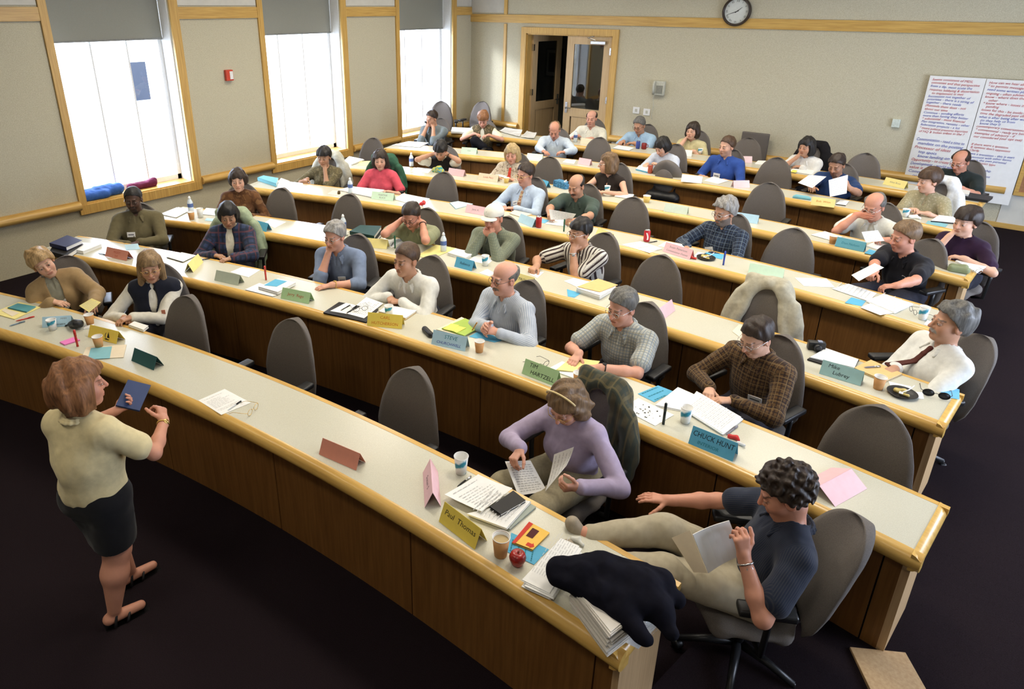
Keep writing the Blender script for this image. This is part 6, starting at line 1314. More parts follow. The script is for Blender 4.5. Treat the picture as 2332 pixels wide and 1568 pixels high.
# the beige coat and chair in the third row
c3 = empty_chair(1755, 650, 3, 'chair with a beige coat over its back, third row', 0); draped(c3, 'beige_coat', 'beige coat draped over the empty third row chair', 'coat', mat('coat_beige', (.42, .39, .30), .95, .1, bump=.2), .13, .50)
# chair turned round with a bag hanging from it
Pt = at(1520, 365, FLO(5)+1.0); at_ = row_face(5, Pt)+math.pi; fvv = V([math.cos(at_), math.sin(at_), 0]); cr = chair(Pt+fvv*.30, at_, 'chair turned backwards with a black bag on it', FLO(5))
mb = MB(); ts = np.linspace(0, 2*math.pi, 30)[:-1]; mb.add([(.14*math.sin(q), -.312-.14*(.30+.17*math.cos(q)), .70+.19*math.cos(q)) for q in ts]+[(.13*math.sin(q), -.325-.14*(.30+.16*math.cos(q)), .70+.18*math.cos(q)) for q in ts]+[(0, -.345-.14*.25, .70)], [(i, (i+1) % 29, 29+(i+1) % 29, 29+i) for i in range(29)]+[(29+i, 29+(i+1) % 29, 58) for i in range(29)]); mb.build('back_plate', M_chair, cr, True)
w_ = world_of(cr); blob('shoulder_bag', 'black shoulder bag hanging on the backwards chair', 'bag', w_((.02, -.40, .40)), [((-.16, 0, .12), (.16, 0, .12), .075), ((-.14, 0, .03), (.14, 0, .03), .07), ((-.15, 0, .18), (-.13, .12, .30), .012), ((.15, 0, .18), (.13, .12, .30), .012)], M_black, .004, .009, at_-math.pi/2)
# ---------------------------------------------------------------- the people
def PP(label, short, px, k, imb=None, hz=1.10, lean=8, side=0, imy=30, pitch=8, roll=0, cb=.06, recl=0, cturn=0, nochair=False, **kw):
    """imb, imy: how far body and head are turned towards the left of the photo from facing the camera"""
    P = at(px[0], px[1], FLO(k)+hz); c = math.atan2(-P[1], -P[0]); a = row_face(k, P) if imb is None else c-math.radians(imb)
    yaw = math.degrees((c-math.radians(imy))-a); yaw = (yaw+180) % 360-180
    lod = kw.pop('lod', 0 if k == 1 else 1 if k <= 2 else 2 if k <= 4 else 3)
    I = person(label, px, FLO(k), a, hz=hz, lean=lean, side=side, head=(yaw, pitch, roll), lod=lod, **kw)
    if not nochair:
        ca = a+math.radians(cturn); fv = V([math.cos(ca), math.sin(ca), 0]); I['chair'] = chair(I['base']+fv*cb, ca, 'office chair under '+short, FLO(k), recline=recl)
    I['gap'] = polar_of(I['base'])[0]-rad(k, polar_of(I['base'])[1])-DEP[k]
    if os.environ.get('DBG'): print('GAP %-28s gap %.2f TL %.2f yaw %.0f hc_px %s' % (short, I['gap'], I['TL'], yaw, V(px_of(I['world'](I['hc']))).round()))
    return I
def hold(label, pts, m=None, cat='paper', lines=8, name='held_paper', th=.001, bow=.0):
    """sheet in somebody's hand; four corners as photo positions with heights"""
    q = [at(x, y, z) for x, y, z in pts]; c = sum(q)/4; o = thing(name, label, cat, c); q = [p-c for p in q]; n = 7; u = np.linspace(0, 1, n); nn = nrm(np.cross(q[1]-q[0], q[3]-q[0]))
    G = V([[(q[0]*(1-a)+q[1]*a)*(1-b)+(q[3]*(1-a)+q[2]*a)*b+nn*bow*math.sin(a*math.pi) for b in u] for a in u]); mb = MB(); mb.grid(G, thick=th); mb.build('sheet', m or M_paper, o)
    if lines:
        rs = np.random.RandomState(len(label)); 
        for sgn, nm in ((1, 'print'),):
            mb = MB()
            for side_ in (.0012, -.0012-th):
                for i in range(lines):
                    b = .12+.76*i/(lines-1); a_ = .12
                    while a_ < .82:
                        l = rs.uniform(.05, .14); f = lambda a, b: (q[0]*(1-a)+q[1]*a)*(1-b)+(q[3]*(1-a)+q[2]*a)*b+nn*(bow*math.sin(a*math.pi)+side_); mb.add([f(a_, b), f(a_+l, b), f(a_+l, b+.03), f(a_, b+.03)], [(0, 1, 2, 3)]); a_ += l+.03
            mb.build(nm, K_text, o)
    return o
Z = TOP
sh_white = cloth('shirt_white', (.70, .70, .66)); sh_denim = cloth('shirt_denim', (.17, .22, .33)); sh_lb = cloth('shirt_light_blue', (.44, .54, .68)); sh_olive = cloth('shirt_olive', (.125, .105, .055)); sh_black = cloth('polo_black', (.010, .010, .014))
gl_gold, gl_steel, gl_dark = M_gold, M_chrome, mat('spectacle_dark', (.03, .02, .015), .3, .5)
flat = dict(curl='flat', n=(0, 0, -1))
# --- front row
I = PP('blonde woman in tan jacket leaning sideways at left of front row', 'the leaning blonde woman in tan jacket', (98, 600), 1, imb=8, hz=1.04, lean=-6, side=16, imy=-6, pitch=4, roll=24, recl=8, skin='fair', hair=('short', 'blond', dict(zf=.062, zt=.020, ze=-.03, zb=-.10, th=.020, curl=.006)), female=True,
       top=cloth('shirt_grey_green', (.24, .23, .17)), outer=(cloth('jacket_tan', (.30, .20, .095)), True, .060), sleeve='long', bottom=(.012, .012, .016), legs='cross', R=dict(px=(118, 686), z=Z(1)+.035, d=(-.75, .5, -.1), **flat), L=dict(px=(215, 692), z=.82, d=(.1, .9, .1), curl='pinch', hint=(-.8, -.3, -.5)), badge=(.42, -.02, .09, .075, .5), watch={'R': M_gold})
hold('cream leaflet in the leaning woman\'s hand', [(180, 696, .84), (209, 679, .88), (230, 688, .86), (203, 711, .82)], P_pyel, lines=6)
I = PP('long haired blonde woman with glasses in navy vest', 'the vest woman with long hair', (342, 607), 1, imb=14, hz=1.09, lean=6, imy=4, pitch=10, skin='tan', hair=('long', 'dblond', dict(L=.25, zf=.05)), female=True, glasses=gl_gold, top=cloth('blouse_white', (.66, .63, .54)), outer=(cloth('vest_navy', (.012, .014, .024)), False, .040), sleeve='long',
       R=dict(px=(278, 722), z=Z(1)+.03, d=(-.7, .6, 0), curl='lace', hint=(.7, -.4, -.5)), L=dict(px=(300, 722), z=Z(1)+.04, d=(.75, .5, 0), curl='rest', hint=(-.7, -.4, -.5)))
p_, n_ = I['chest'](.62, -.09); MB().box(p_+n_*.016, (.030, .004, .038), I['TM'].T).build('badge_patch', pm('patch_orange', (.62, .22, .12)), I['root'])
book(1, [(292, 739), (306, 731), (338, 741), (326, 751)], 'white booklet by the vest woman\'s hands', .02, M_paper, 'booklet', 'booklet')
I = PP('light haired woman in lilac sweater reading papers, front row', 'the lilac sweater woman', (1290, 918), 1, imb=36, hz=1.07, lean=8, imy=34, pitch=38, recl=4, skin='pink', hair=('bob', 'lbrown', dict(L=.13, w=.108, curl=.008, zf=.060)), female=True, top=cloth('sweater_lilac', (.36, .30, .42)), collar=False, sleeve='long', vneck=.03, bottom=(.30, .26, .17), legs=((.17, .46, .53), (.2, .40, .09), (-.12, .46, .55), (.02, .62, .30)),
       R=dict(px=(1186, 1022), z=.86, d=(-.1, .9, -.35), curl='pinch', n=(-.4, .1, -.9), hint=(.8, -.3, -.4)), L=dict(px=(1318, 1108), z=.80, d=(.45, .85, .1), curl='hold', n=(.7, 0, .3), hint=(-.8, -.2, -.5)), glasses=gl_gold)
g = MB(); hg = I['hg']; g.tube([hg(.098*math.sin(q), .012-.0*q, .045+.099*math.cos(q)) for q in np.linspace(-1.25, 1.25, 15)], .006, 6); g.build('headband', pm('headband', (.66, .52, .26), rough=.3), I['root'], True)
lil = I
hold('printed sheet hanging from the lilac woman\'s right hand', [(1150, 1050, .80), (1208, 1048, .76), (1246, 1118, .66), (1180, 1128, .69)], lines=12); hold('white sheet held up in the lilac woman\'s left hand', [(1242, 1118, .70), (1262, 1034, .88), (1307, 1017, .95), (1290, 1060, .85)], lines=5, bow=.012)
draped(I['chair'], 'plaid_jacket', 'green brown plaid jacket over the lilac woman\'s chair', 'coat', cloth('jacket_plaid_green', (.070, .062, .036), 'plaid', (.035, .045, .035), (.12, .10, .05), p=.05, w=.35), .10, .40)
# man reading at the right end
I = PP('curly haired man in navy polo reading, legs up, right of front row', 'the reading man in navy polo', (1788, 1122), 1, imb=68, hz=1.08, lean=-14, imy=74, pitch=26, cb=.02, recl=14, skin='ruddy', hair=('short', 'dark', dict(th=.020, curl=.0065, straight=False, ze=-.02, zb=-.09)), hs=1.08, bulk=1.05, top=cloth('polo_navy', (.018, .024, .045), 'stripe', (.035, .040, .055), p=.008, w=.4), sleeve='short', bottom=cloth('chinos_khaki', (.40, .35, .25)), shoe=(.30, .25, .18),
       legs=((.03, .45, .74), (-.04, .84, .70), (-.16, .47, .66), (-.16, .86, .66), [(.15, .55, .8)]*2), R=dict(to=(.28, .40, .72), d=(.1, 1, 0), hint=(.8, -.3, -.6), **flat), L=dict(px=(1694, 1268), z=.92, d=(.25, .2, .95), n=(.9, .3, 0), curl='hold', hint=(-.6, -.2, -.8)), stub=.4, watch={'L': M_chrome})
hold('open white report held by the reading man', [(1577, 1216, .98), (1660, 1184, 1.02), (1690, 1262, .86), (1612, 1304, .80)], M_paper, lines=0, th=.004, bow=.01); hold('lower leaf of the reading man\'s report', [(1530, 1224, .86), (1572, 1206, .94), (1612, 1304, .80), (1580, 1302, .76)], P_cream, lines=0, th=.002)
# --- second row
I = PP('man with glasses in olive shirt by the window, second row', 'the olive shirt man', (304, 455), 2, imb=12, hz=1.10, lean=-4, imy=16, pitch=6, skin='dark', hair=('short', 'black', dict(th=.006, curl=.002, zf=.078)), glasses=gl_dark, beard=('goat', HAIRC['black'], .7), bulk=1.12, top=sh_olive, sleeve='long', bottom=(.10, .09, .06), R=dict(to=(.06, .34, .70), d=(-.7, .6, 0), hint=(.9, -.3, -.4)), L=dict(to=(-.05, .34, .72), d=(.7, .6, 0), hint=(-.9, -.3, -.4)), badge=(.55, .06, .085, .055))
I = PP('dark haired woman in blue plaid blazer, second row', 'the plaid blazer woman', (520, 490), 2, imb=12, hz=1.09, lean=4, imy=6, pitch=16, skin='olive', hair=('bob', 'black', dict(L=.055, w=.094, zf=.05)), female=True, top=cloth('top_cream', (.66, .62, .48)), collar=False, outer=(cloth('blazer_plaid', (.030, .045, .095), 'plaid', (.016, .022, .04), (.10, .04, .05), p=.06, w=.4), True, .050), sleeve='long',
       R=dict(px=(487, 581), z=Z(2)+.02, d=(-.8, .4, 0), hint=(.8, -.3, -.5)), L=dict(px=(528, 588), z=Z(2)+.02, d=(.8, .4, 0), hint=(-.8, -.3, -.5)), watch={'L': M_gold})
draped(I['chair'], 'green_coat', 'pale green coat draped over the plaid blazer woman\'s chair', 'coat', mat('coat_pale_green', (.30, .36, .24), .9, .1, bump=.2), .11, .42, sleeve=-1)
I = PP('grey haired man in denim shirt with hand at chin', 'the denim shirt man', (762, 538), 2, imb=30, hz=1.10, lean=14, side=4, imy=36, pitch=10, skin='pink', hair=('short', 'grey', dict(th=.014, zt=.035)), glasses=gl_steel, bulk=1.1, top=sh_denim, sleeve='roll', R=dict(to='chin', aim='head', curl='hold', n=(-.3, -.8, 0), hint=(.35, .2, -1)), L=dict(px=(757, 648), z=Z(2)+.03, d=(.75, .6, -.1), hint=(-.8, -.3, -.4), **flat), badge=(.50, -.05, .075, .075), watch={'L': M_gold})
I = PP('brown haired man in white shirt with clasped hands', 'the white shirt man, second row', (925, 592), 2, imb=34, hz=1.10, lean=20, imy=44, pitch=4, skin='tan', hair=('short', 'brown', dict(th=.010, curl=.002)), bulk=1.12, hs=1.10, top=sh_white, sleeve='long', R=dict(px=(886, 676), z=Z(2)+.045, d=(-.72, .55, -.05), curl='lace', hint=(.9, -.1, -.3)), L=dict(px=(916, 686), z=Z(2)+.05, d=(.8, .4, -.05), curl='lace', hint=(-.9, -.1, -.3)))
p_, n_ = I['chest'](.45, -.09); MB().lathe([(0, 0), (.008, 0), (.008, .003), (0, .003)], p_+n_*.003, 10, I['TM'].T@Rx(-math.pi/2)).build('emblem', K_black, I['root'])
I = PP('bald man with glasses and moustache gesturing with a pen', 'the bald man with moustache', (1148, 634), 2, imb=42, hz=1.11, lean=8, imy=50, pitch=4, skin='pink', hair=('bald', 'dgrey', dict(th=.006, top=.045)), glasses=gl_dark, beard=('mou', HAIRC['dgrey'], .85), bulk=1.08, hs=1.08, top=cloth('shirt_pinstripe', (.50, .54, .60), 'stripe', (.30, .36, .46), p=.013, w=.35), sleeve='long',
       R=dict(px=(1112, 742), z=Z(2)+.10, d=(-.25, .9, .35), n=(-.8, 0, -.3), curl='rest', hint=(.8, -.3, -.4)), L=dict(px=(1136, 757), z=Z(2)+.06, d=(.65, .7, .25), n=(.6, .1, -.6), curl='hold', hint=(-.8, -.3, -.4)), watch={'L': M_black})
hold('orange pencil in the bald man\'s fingers', [(1086, 733, Z(2)+.20), (1088, 734, Z(2)+.20), (1077, 752, Z(2)+.10), (1075, 751, Z(2)+.10)], pm('pencil_orange', (.6, .28, .05)), 'pencil', 0, 'pencil', .006)
I = PP('grey haired man in check short sleeved shirt, glasses, second row', 'the check shirt man', (1416, 700), 2, imb=30, hz=1.09, lean=14, imy=36, pitch=12, skin='pink', hair=('short', 'dgrey', dict(th=.012, part=.15)), glasses=gl_steel, bulk=1.10, hs=1.08, top=cloth('shirt_check', (.46, .47, .43), 'plaid', (.20, .25, .30), (.30, .29, .22), p=.022, w=.3), sleeve='short', R=dict(px=(1318, 806), z=Z(2)+.045, d=(-.15, .95, -.2), hint=(.8, -.3, -.5), **flat), L=dict(px=(1368, 837), z=Z(2)+.045, d=(.75, .6, -.12), hint=(-.9, -.2, -.4), **flat), watch={'L': M_black})
I = PP('young man with glasses in brown plaid shirt, second row', 'the brown plaid shirt man', (1722, 768), 2, imb=30, hz=1.10, lean=6, imy=38, pitch=26, skin='fair', hair=('short', 'dark', dict(th=.010)), glasses=gl_steel, hs=1.06, top=cloth('shirt_brown_plaid', (.10, .055, .022), 'plaid', (.02, .012, .012), (.17, .11, .05), p=.024, w=.34), sleeve='long', R=dict(to=(.12, .36, .72), d=(-.5, .8, 0), hint=(.9, -.2, -.4)), L=dict(to=(-.06, .36, .72), d=(.6, .8, 0), hint=(-.9, -.2, -.4)), badge=(.42, -.08, .09, .05))
# --- third row
I = PP('dark haired woman in brown jacket by the window', 'the brown jacket woman', (542, 410), 3, imb=8, hz=1.10, lean=2, imy=6, pitch=8, skin='fair', hair=('bob', 'dark', dict(L=.06, w=.092, zf=.045)), female=True, top=cloth('shirt_brown_leaf', (.125, .055, .020), 'camo', (.085, .036, .014), (.15, .075, .03), p=14), sleeve='long', R=dict(to=(.14, .32, .72)), L=dict(to=(-.14, .32, .72)))
I = PP('man in green shirt holding his head with both hands', 'the man holding his head', (937, 492), 3, imb=22, hz=1.06, lean=24, imy=26, pitch=28, cb=.10, skin='ruddy', hair=('short', 'dark', dict(th=.012)), glasses=gl_dark, top=cloth('shirt_sage', (.25, .26, .15)), sleeve='short', R=dict(to='temple', aim='head', curl='rest', n=(-1, 0, 0), hint=(.6, .4, -.8)), L=dict(to='temple', aim='head', curl='rest', n=(1, 0, 0), hint=(-.6, .4, -.8)), watch={'L': M_black}, beard=('mou', HAIRC['dark'], .5))
def cap_hat(root, hc, M, hs):
    S = Solid(); g = lambda x, y, z: hc+(M[0]*x+M[1]*y+M[2]*z)*hs
    S.ell(g(0, -.015, .052), V([.093, .112, .090])*hs, M, .01); S.half(g(0, 0, .040), -(M[2]-M[1]*.12)); P, Q = S.mesh(.005); cm = pm('cap_white', (.70, .68, .60)); o = link_mesh('cap', P, Q, cm, root, True)
    mb = MB(); rows = [[g(x, .075+r*math.sqrt(max(0, 1-(x/.082)**2)), .048-.012*r/.085-.10*x*x/.082) for x in np.linspace(-.080, .080, 13)] for r in np.linspace(0, .085, 5)]; mb.grid(rows, thick=.004); mb.build('cap_brim', cm, o, True)
    mb = MB(); mb.add([g(.030*math.cos(a), .083-.02*abs(math.sin(a)), .092+.018*math.sin(a)) for a in np.linspace(0, 6.28, 13)[:-1]], [tuple(range(12))]); mb.build('cap_emblem', pm('emblem_dark', (.12, .13, .08)), o)
I = PP('man in white cap with hands folded at his mouth', 'the man in white cap', (1124, 497), 3, imb=24, hz=1.08, lean=16, imy=28, pitch=8, cb=.10, skin='ruddy', hair=('short', 'grey', dict(th=.006)), hat=cap_hat, bulk=1.1, top=cloth('shirt_grey_green_check', (.20, .22, .15), 'plaid', (.15, .17, .13), p=.02, w=.4), sleeve='long', R=dict(to='mouth', d=(-.8, .15, .35), n=(-.1, -.9, -.3), curl='lace', hint=(.5, .3, -.9)), L=dict(to='mouth', d=(.8, .1, .4), n=(.1, -.9, -.3), curl='lace', hint=(-.5, .3, -.9)))
I = PP('dark haired man in black and white striped shirt, chin on hand', 'the striped shirt man', (1320, 530), 3, imb=36, hz=1.08, lean=16, side=4, imy=46, pitch=6, skin='tan', hair=('short', 'black', dict(th=.014, zf=.062)), glasses=gl_steel, bulk=1.05, top=cloth('shirt_bold_stripe', (.62, .60, .54), 'stripe', (.045, .030, .030), p=.034, w=.42), sleeve='short', R=dict(px=(1222, 606), z=Z(3)+.045, d=(-.1, .9, -.1), curl='fist', n=(0, 0, -1), hint=(.9, -.2, -.3)), L=dict(to='chin', aim='head', curl='fist', n=(.6, -.7, 0), hint=(-.35, .35, -1)), watch={'L': M_chrome}, badge=(.34, -.03, .09, .05))
I = PP('man with moustache in white shirt and dark red tie', 'the white shirt man with dark tie', (2165, 737), 3, imb=50, hz=1.06, lean=-16, imy=58, pitch=-4, cb=.03, recl=12, skin='tan', hair=('short', 'dgrey', dict(th=.022, curl=.008, zb=-.10)), beard=('mou', HAIRC['grey'], .9), bulk=1.12, hs=1.12, top=sh_white, sleeve='long', tie=cloth('tie_maroon', (.075, .020, .014)), R=dict(px=(2040, 838), z=Z(3)+.01, d=(-.4, .9, -.1), hint=(.7, -.3, -.6)), L=dict(to=(-.14, .34, .66), d=(.4, .9, 0), hint=(-.9, -.3, -.4)))
# --- fourth row
I = PP('dark haired woman in olive patterned top, chin on hand', 'the olive top woman', (738, 358), 4, imb=18, hz=1.05, lean=4, imy=18, pitch=8, skin='olive', hair=('short', 'black', dict(th=.020, zf=.05)), female=True, top=cloth('top_camo', (.15, .125, .065), 'camo', (.10, .085, .045), (.19, .16, .09), p=26), collar=False, sleeve='roll', R=dict(px=(700, 408), z=Z(4)+.04, d=(.1, .9, -.1), curl='fist', n=(0, 0, -1), hint=(.8, -.2, -.5)), L=dict(to='chin', aim='head', curl='fist', n=(.5, -.8, 0), hint=(-.3, .3, -1)))
draped(I['chair'], 'pale_coat', 'pale grey coat over the olive top woman\'s chair', 'coat', mat('coat_pale_grey', (.44, .44, .38), .9, .1), .12, .45)
I = PP('dark haired woman in coral pink shirt, fourth row', 'the coral pink shirt woman', (866, 364), 4, imb=14, hz=1.05, lean=4, imy=6, pitch=6, skin='fair', hair=('bob', 'dark', dict(L=.11, w=.102, zf=.045)), female=True, top=cloth('tee_coral', (.62, .085, .12)), collar=False, sleeve='short', vneck=.02, R=dict(to=(.15, .34, .68)), L=dict(to=(-.17, .32, .68)))
draped(I['chair'], 'green_jacket', 'dark green jacket over the coral shirt woman\'s chair', 'coat', mat('coat_green', (.040, .105, .065), .9, .1), .12, .42, sleeve=-1)
I = PP('man with glasses in light blue shirt and patterned tie', 'the man in patterned tie', (1196, 398), 4, imb=34, hz=1.08, lean=-2, imy=42, pitch=8, skin='pink', hair=('short', 'dark', dict(th=.014, part=.2)), glasses=gl_gold, bulk=1.08, hs=1.08, top=sh_lb, sleeve='long', tie=cloth('tie_floral', (.30, .05, .03), 'camo', (.50, .42, .26), (.28, .06, .04), p=60), R=dict(to=(.10, .32, .72), d=(-.8, .4, 0), hint=(.9, -.3, -.4)), L=dict(to=(-.08, .34, .74), d=(.8, .4, 0), hint=(-.9, -.3, -.4)), badge=(.58, .06, .075, .05, .4))
I = PP('balding man with moustache in dark green shirt reading', 'the dark green shirt man', (1312, 424), 4, imb=24, hz=1.06, lean=16, imy=30, pitch=20, cb=.10, skin='tan', hair=('bald', 'black', dict(th=.007, top=.062)), beard=('mou', HAIRC['black'], .9), bulk=1.18, top=cloth('shirt_dark_green', (.055, .080, .065)), sleeve='short', R=dict(px=(1252, 486), z=Z(4)+.08, d=(-.5, .8, .0), n=(-.3, .2, -.9), curl='hold', hint=(.9, -.2, -.3)), L=dict(px=(1312, 502), z=Z(4)+.06, d=(.75, .6, .1), n=(.4, .2, -.8), curl='hold', hint=(-.9, -.2, -.3)))
hold('white sheet in the dark green shirt man\'s hands', [(1250, 476, Z(4)+.16), (1312, 487, Z(4)+.16), (1302, 500, Z(4)+.07), (1254, 500, Z(4)+.05)], lines=5)
I = PP('grey bearded man with glasses in blue plaid shirt', 'the grey bearded man', (1650, 483), 4, imb=28, hz=1.07, lean=-4, imy=40, pitch=12, recl=4, skin='tan', hair=('short', 'grey', dict(th=.022, curl=.008)), beard=('full', HAIRC['dgrey'], .85), glasses=gl_steel, hs=1.10, top=cloth('shirt_blue_plaid', (.030, .045, .080), 'plaid', (.010, .012, .02), (.14, .18, .22), p=.026, w=.3), sleeve='long', R=dict(to=(.16, .36, .72), d=(-.2, 1, 0), hint=(.9, -.3, -.4)), L=dict(to=(-.08, .34, .70), d=(.6, .8, 0), hint=(-.9, -.3, -.4)), badge=(.40, .05, .095, .075, .35))
I = PP('sandy haired man in black polo writing, fourth row', 'the black polo man', (2060, 540), 4, imb=34, hz=1.07, lean=16, imy=50, pitch=12, skin='ruddy', hair=('short', 'lbrown', dict(th=.014)), bulk=1.10, hs=1.12, top=sh_black, sleeve='short', stub=.3, R=dict(px=(1975, 648), z=Z(4)+.07, d=(-.2, .9, -.3), n=(-.3, 0, -.9), curl='fist', hint=(.9, -.2, -.4)), L=dict(px=(2013, 668), z=Z(4)+.045, d=(.65, .7, -.25), hint=(-.9, -.1, -.4), n=(0, 0, -1), curl='rest'))
p_, n_ = I['chest'](.62, -.10); tv, tf = text_mesh('C', .065, .2); mb = MB(); mb.add([p_+I['Rt']*q[0]+I['U']*q[1]+n_*.012 for q in tv], tf); mb.build('shirt_emblem', M_white, I['root'])
hold('white sheet in the black polo man\'s fist', [(1939, 626, Z(4)+.10), (1992, 599, Z(4)+.20), (2013, 609, Z(4)+.22), (1956, 640, Z(4)+.10)], lines=4)
# --- fifth row
I = PP('dark haired woman in black vest with hands at her head', 'the black vest woman', (1003, 343), 5, imb=14, hz=1.03, lean=20, imy=12, pitch=30, cb=.10, skin='tan', hair=('short', 'black', dict(th=.022, zf=.05, ze=-.03)), female=True, top=cloth('tee_cream', (.60, .56, .44)), collar=False, outer=(cloth('vest_black', (.014, .012, .012)), False, .030), sleeve='short', R=dict(to='temple', aim='head', curl='rest', n=(-1, 0, 0), hint=(.8, .2, -.7)), L=dict(to='temple', aim='head', curl='rest', n=(1, 0, 0), hint=(-.8, .2, -.7)), watch={'L': M_black})
I = PP('straw blonde woman with red scarf, fifth row', 'the woman with red scarf', (1166, 350), 5, imb=20, hz=1.05, lean=4, imy=14, pitch=14, skin='pink', hair=('bob', 'straw', dict(L=.12, w=.104, zf=.04, curl=.006)), female=True, top=cloth('top_pale_print', (.46, .40, .30), 'camo', (.55, .48, .38), (.30, .24, .18), p=30), sleeve='long', tie=cloth('scarf_red', (.50, .05, .03)), R=dict(to=(.14, .34, .74)), L=dict(to=(-.14, .34, .74)))
I = PP('woman in black sleeveless top turned to the left', 'the woman in black sleeveless top', (1384, 372), 5, imb=24, hz=1.05, lean=12, imy=80, pitch=6, skin='fair', hair=('bob', 'lbrown', dict(L=.12, w=.104, zf=.058, curl=.006)), female=True, top=cloth('top_black_print', (.025, .018, .014)), collar=False, sleeve='none', vneck=.10, glasses=gl_steel, R=dict(px=(1352, 432), z=Z(5)+.04, d=(-.8, .3, 0), hint=(.9, -.1, -.4)), L=dict(px=(1384, 438), z=Z(5)+.05, d=(.9, .2, 0), hint=(-.9, -.1, -.4)))
I = PP('man in white polo covering his brow with one hand', 'the white polo man', (1990, 470), 5, imb=20, hz=1.03, lean=14, imy=22, pitch=22, cb=.10, skin='ruddy', hair=('bald', 'dgrey', dict(th=.010, top=.070)), bulk=1.12, hs=1.1, top=cloth('polo_white', (.66, .66, .58)), sleeve='short', glasses=gl_steel, R=dict(to='brow', d=(-.9, .1, .1), n=(0, -1, 0), curl='flat', hint=(.6, .3, -.9)), L=dict(px=(2024, 546), z=Z(5)+.06, d=(.6, .7, .1), n=(.3, .2, -.9), curl='hold', hint=(-.9, -.2, -.4)))
hold('white sheet in the white polo man\'s left hand', [(1962, 528, Z(5)+.14), (1999, 524, Z(5)+.16), (2014, 548, Z(5)+.08), (1972, 552, Z(5)+.05)], lines=5)
I = PP('woman in plum top with hand at her mouth, fifth row', 'the plum top woman', (2200, 506), 5, imb=22, hz=1.05, lean=10, imy=30, pitch=6, skin='fair', hair=('short', 'dark', dict(th=.024, zf=.05, ze=-.03, zb=-.10)), female=True, bulk=1.15, hs=1.08, top=cloth('tee_plum', (.026, .010, .030)), collar=False, vneck=.02, sleeve='short', R=dict(to='mouth', aim='head', curl='fist', n=(-.6, -.7, 0), hint=(.4, .3, -1)), L=dict(px=(2195, 588), z=Z(5)+.04, d=(.95, .2, 0), hint=(-.9, -.1, -.4)))
# --- sixth row
I = PP('man in grey shirt resting his face on his hand by the window', 'the man resting on his hand', (983, 270), 6, imb=26, hz=1.05, lean=12, imy=44, pitch=16, skin='tan', hair=('short', 'dark', dict(th=.012)), top=cloth('shirt_grey_blue', (.16, .19, .20)), sleeve='roll', R=dict(to='mouth', aim='head', curl='rest', n=(-.4, -.8, 0), hint=(.4, .3, -1)), L=dict(to='cheek', aim='head', curl='rest', n=(.8, -.4, 0), hint=(-.4, .3, -1)))
I = PP('woman in patterned vest and cream top looking down', 'the patterned vest woman', (1100, 272), 6, imb=12, hz=1.08, lean=6, imy=8, pitch=30, skin='pink', hair=('short', 'auburn', dict(th=.022, zf=.05, ze=-.02)), female=True, top=cloth('tee_ivory', (.66, .64, .50)), collar=False, outer=(cloth('vest_patterned', (.13, .105, .05), 'camo', (.08, .065, .035), (.20, .15, .08), p=30), False, .045), sleeve='short', bottom=(.010, .010, .014), legs=((.06, .42, .74), (-.12, .50, .66), (-.14, .44, .52), (-.14, .36, .09)), R=dict(to=(.10, .30, .84), d=(-.8, .5, 0), hint=(.9, -.3, -.4)), L=dict(to=(-.16, .36, .84), d=(.6, .8, 0), hint=(-.9, -.3, -.4)))
I = PP('balding man in pale blue shirt looking down at desk', 'the pale blue shirt man, sixth row', (1263, 297), 6, imb=14, hz=1.05, lean=12, imy=8, pitch=30, skin='ruddy', hair=('bald', 'lbrown', dict(th=.010, top=.078)), bulk=1.12, top=cloth('shirt_pale_blue', (.52, .60, .68)), sleeve='long', R=dict(px=(1236, 344), z=Z(6)+.04, d=(-.7, .6, 0), hint=(.9, -.2, -.3)), L=dict(px=(1288, 346), z=Z(6)+.05, d=(.8, .4, 0), hint=(-.9, -.2, -.3)))
I = PP('dark haired woman in pale lavender blouse looking down', 'the lavender blouse woman', (1508, 334), 6, imb=30, hz=1.04, lean=14, imy=40, pitch=34, skin='fair', hair=('bob', 'black', dict(L=.07, w=.096, zf=.045)), female=True, top=cloth('blouse_lavender', (.54, .58, .66)), collar=False, sleeve='short', vneck=.03, R=dict(px=(1474, 374), z=Z(6)+.04, d=(-.2, .9, 0)), L=dict(to=(-.10, .36, .76)))
I = PP('young man in royal blue shirt with name badge', 'the royal blue shirt man', (1655, 334), 6, imb=24, hz=1.07, lean=-2, imy=38, pitch=6, skin='fair', hair=('short', 'brown', dict(th=.012)), stub=.35, hs=1.08, top=cloth('shirt_royal_blue', (.030, .075, .300)), sleeve='roll', R=dict(to=(.15, .30, .66)), L=dict(to=(-.15, .30, .66)), badge=(.42, .04, .10, .07))
I = PP('dark haired man in navy polo holding two sheets up', 'the man holding two sheets', (1905, 376), 6, imb=18, hz=1.05, lean=8, imy=18, pitch=24, skin='tan', hair=('short', 'dark', dict(th=.012)), beard=('goat', HAIRC['dark'], .6), bulk=1.15, hs=1.08, top=cloth('polo_deep_navy', (.016, .040, .120)), sleeve='short', R=dict(px=(1842, 434), z=Z(6)+.07, d=(-.3, .8, .3), n=(-.3, .3, -.8), curl='hold', hint=(.9, -.1, -.4)), L=dict(px=(1934, 428), z=Z(6)+.14, d=(.3, .5, .8), n=(.9, .2, 0), curl='fist', hint=(-.8, -.1, -.6)), bottom=(.12, .02, .03))
hold('white sheet tilted in the navy polo man\'s right hand', [(1817, 416, Z(6)+.12), (1843, 398, Z(6)+.20), (1882, 402, Z(6)+.20), (1850, 428, Z(6)+.10)], lines=6); hold('curled white sheet in the navy polo man\'s left hand', [(1887, 410, Z(6)+.26), (1931, 398, Z(6)+.30), (1928, 440, Z(6)+.12), (1890, 448, Z(6)+.08)], lines=8, bow=.015)
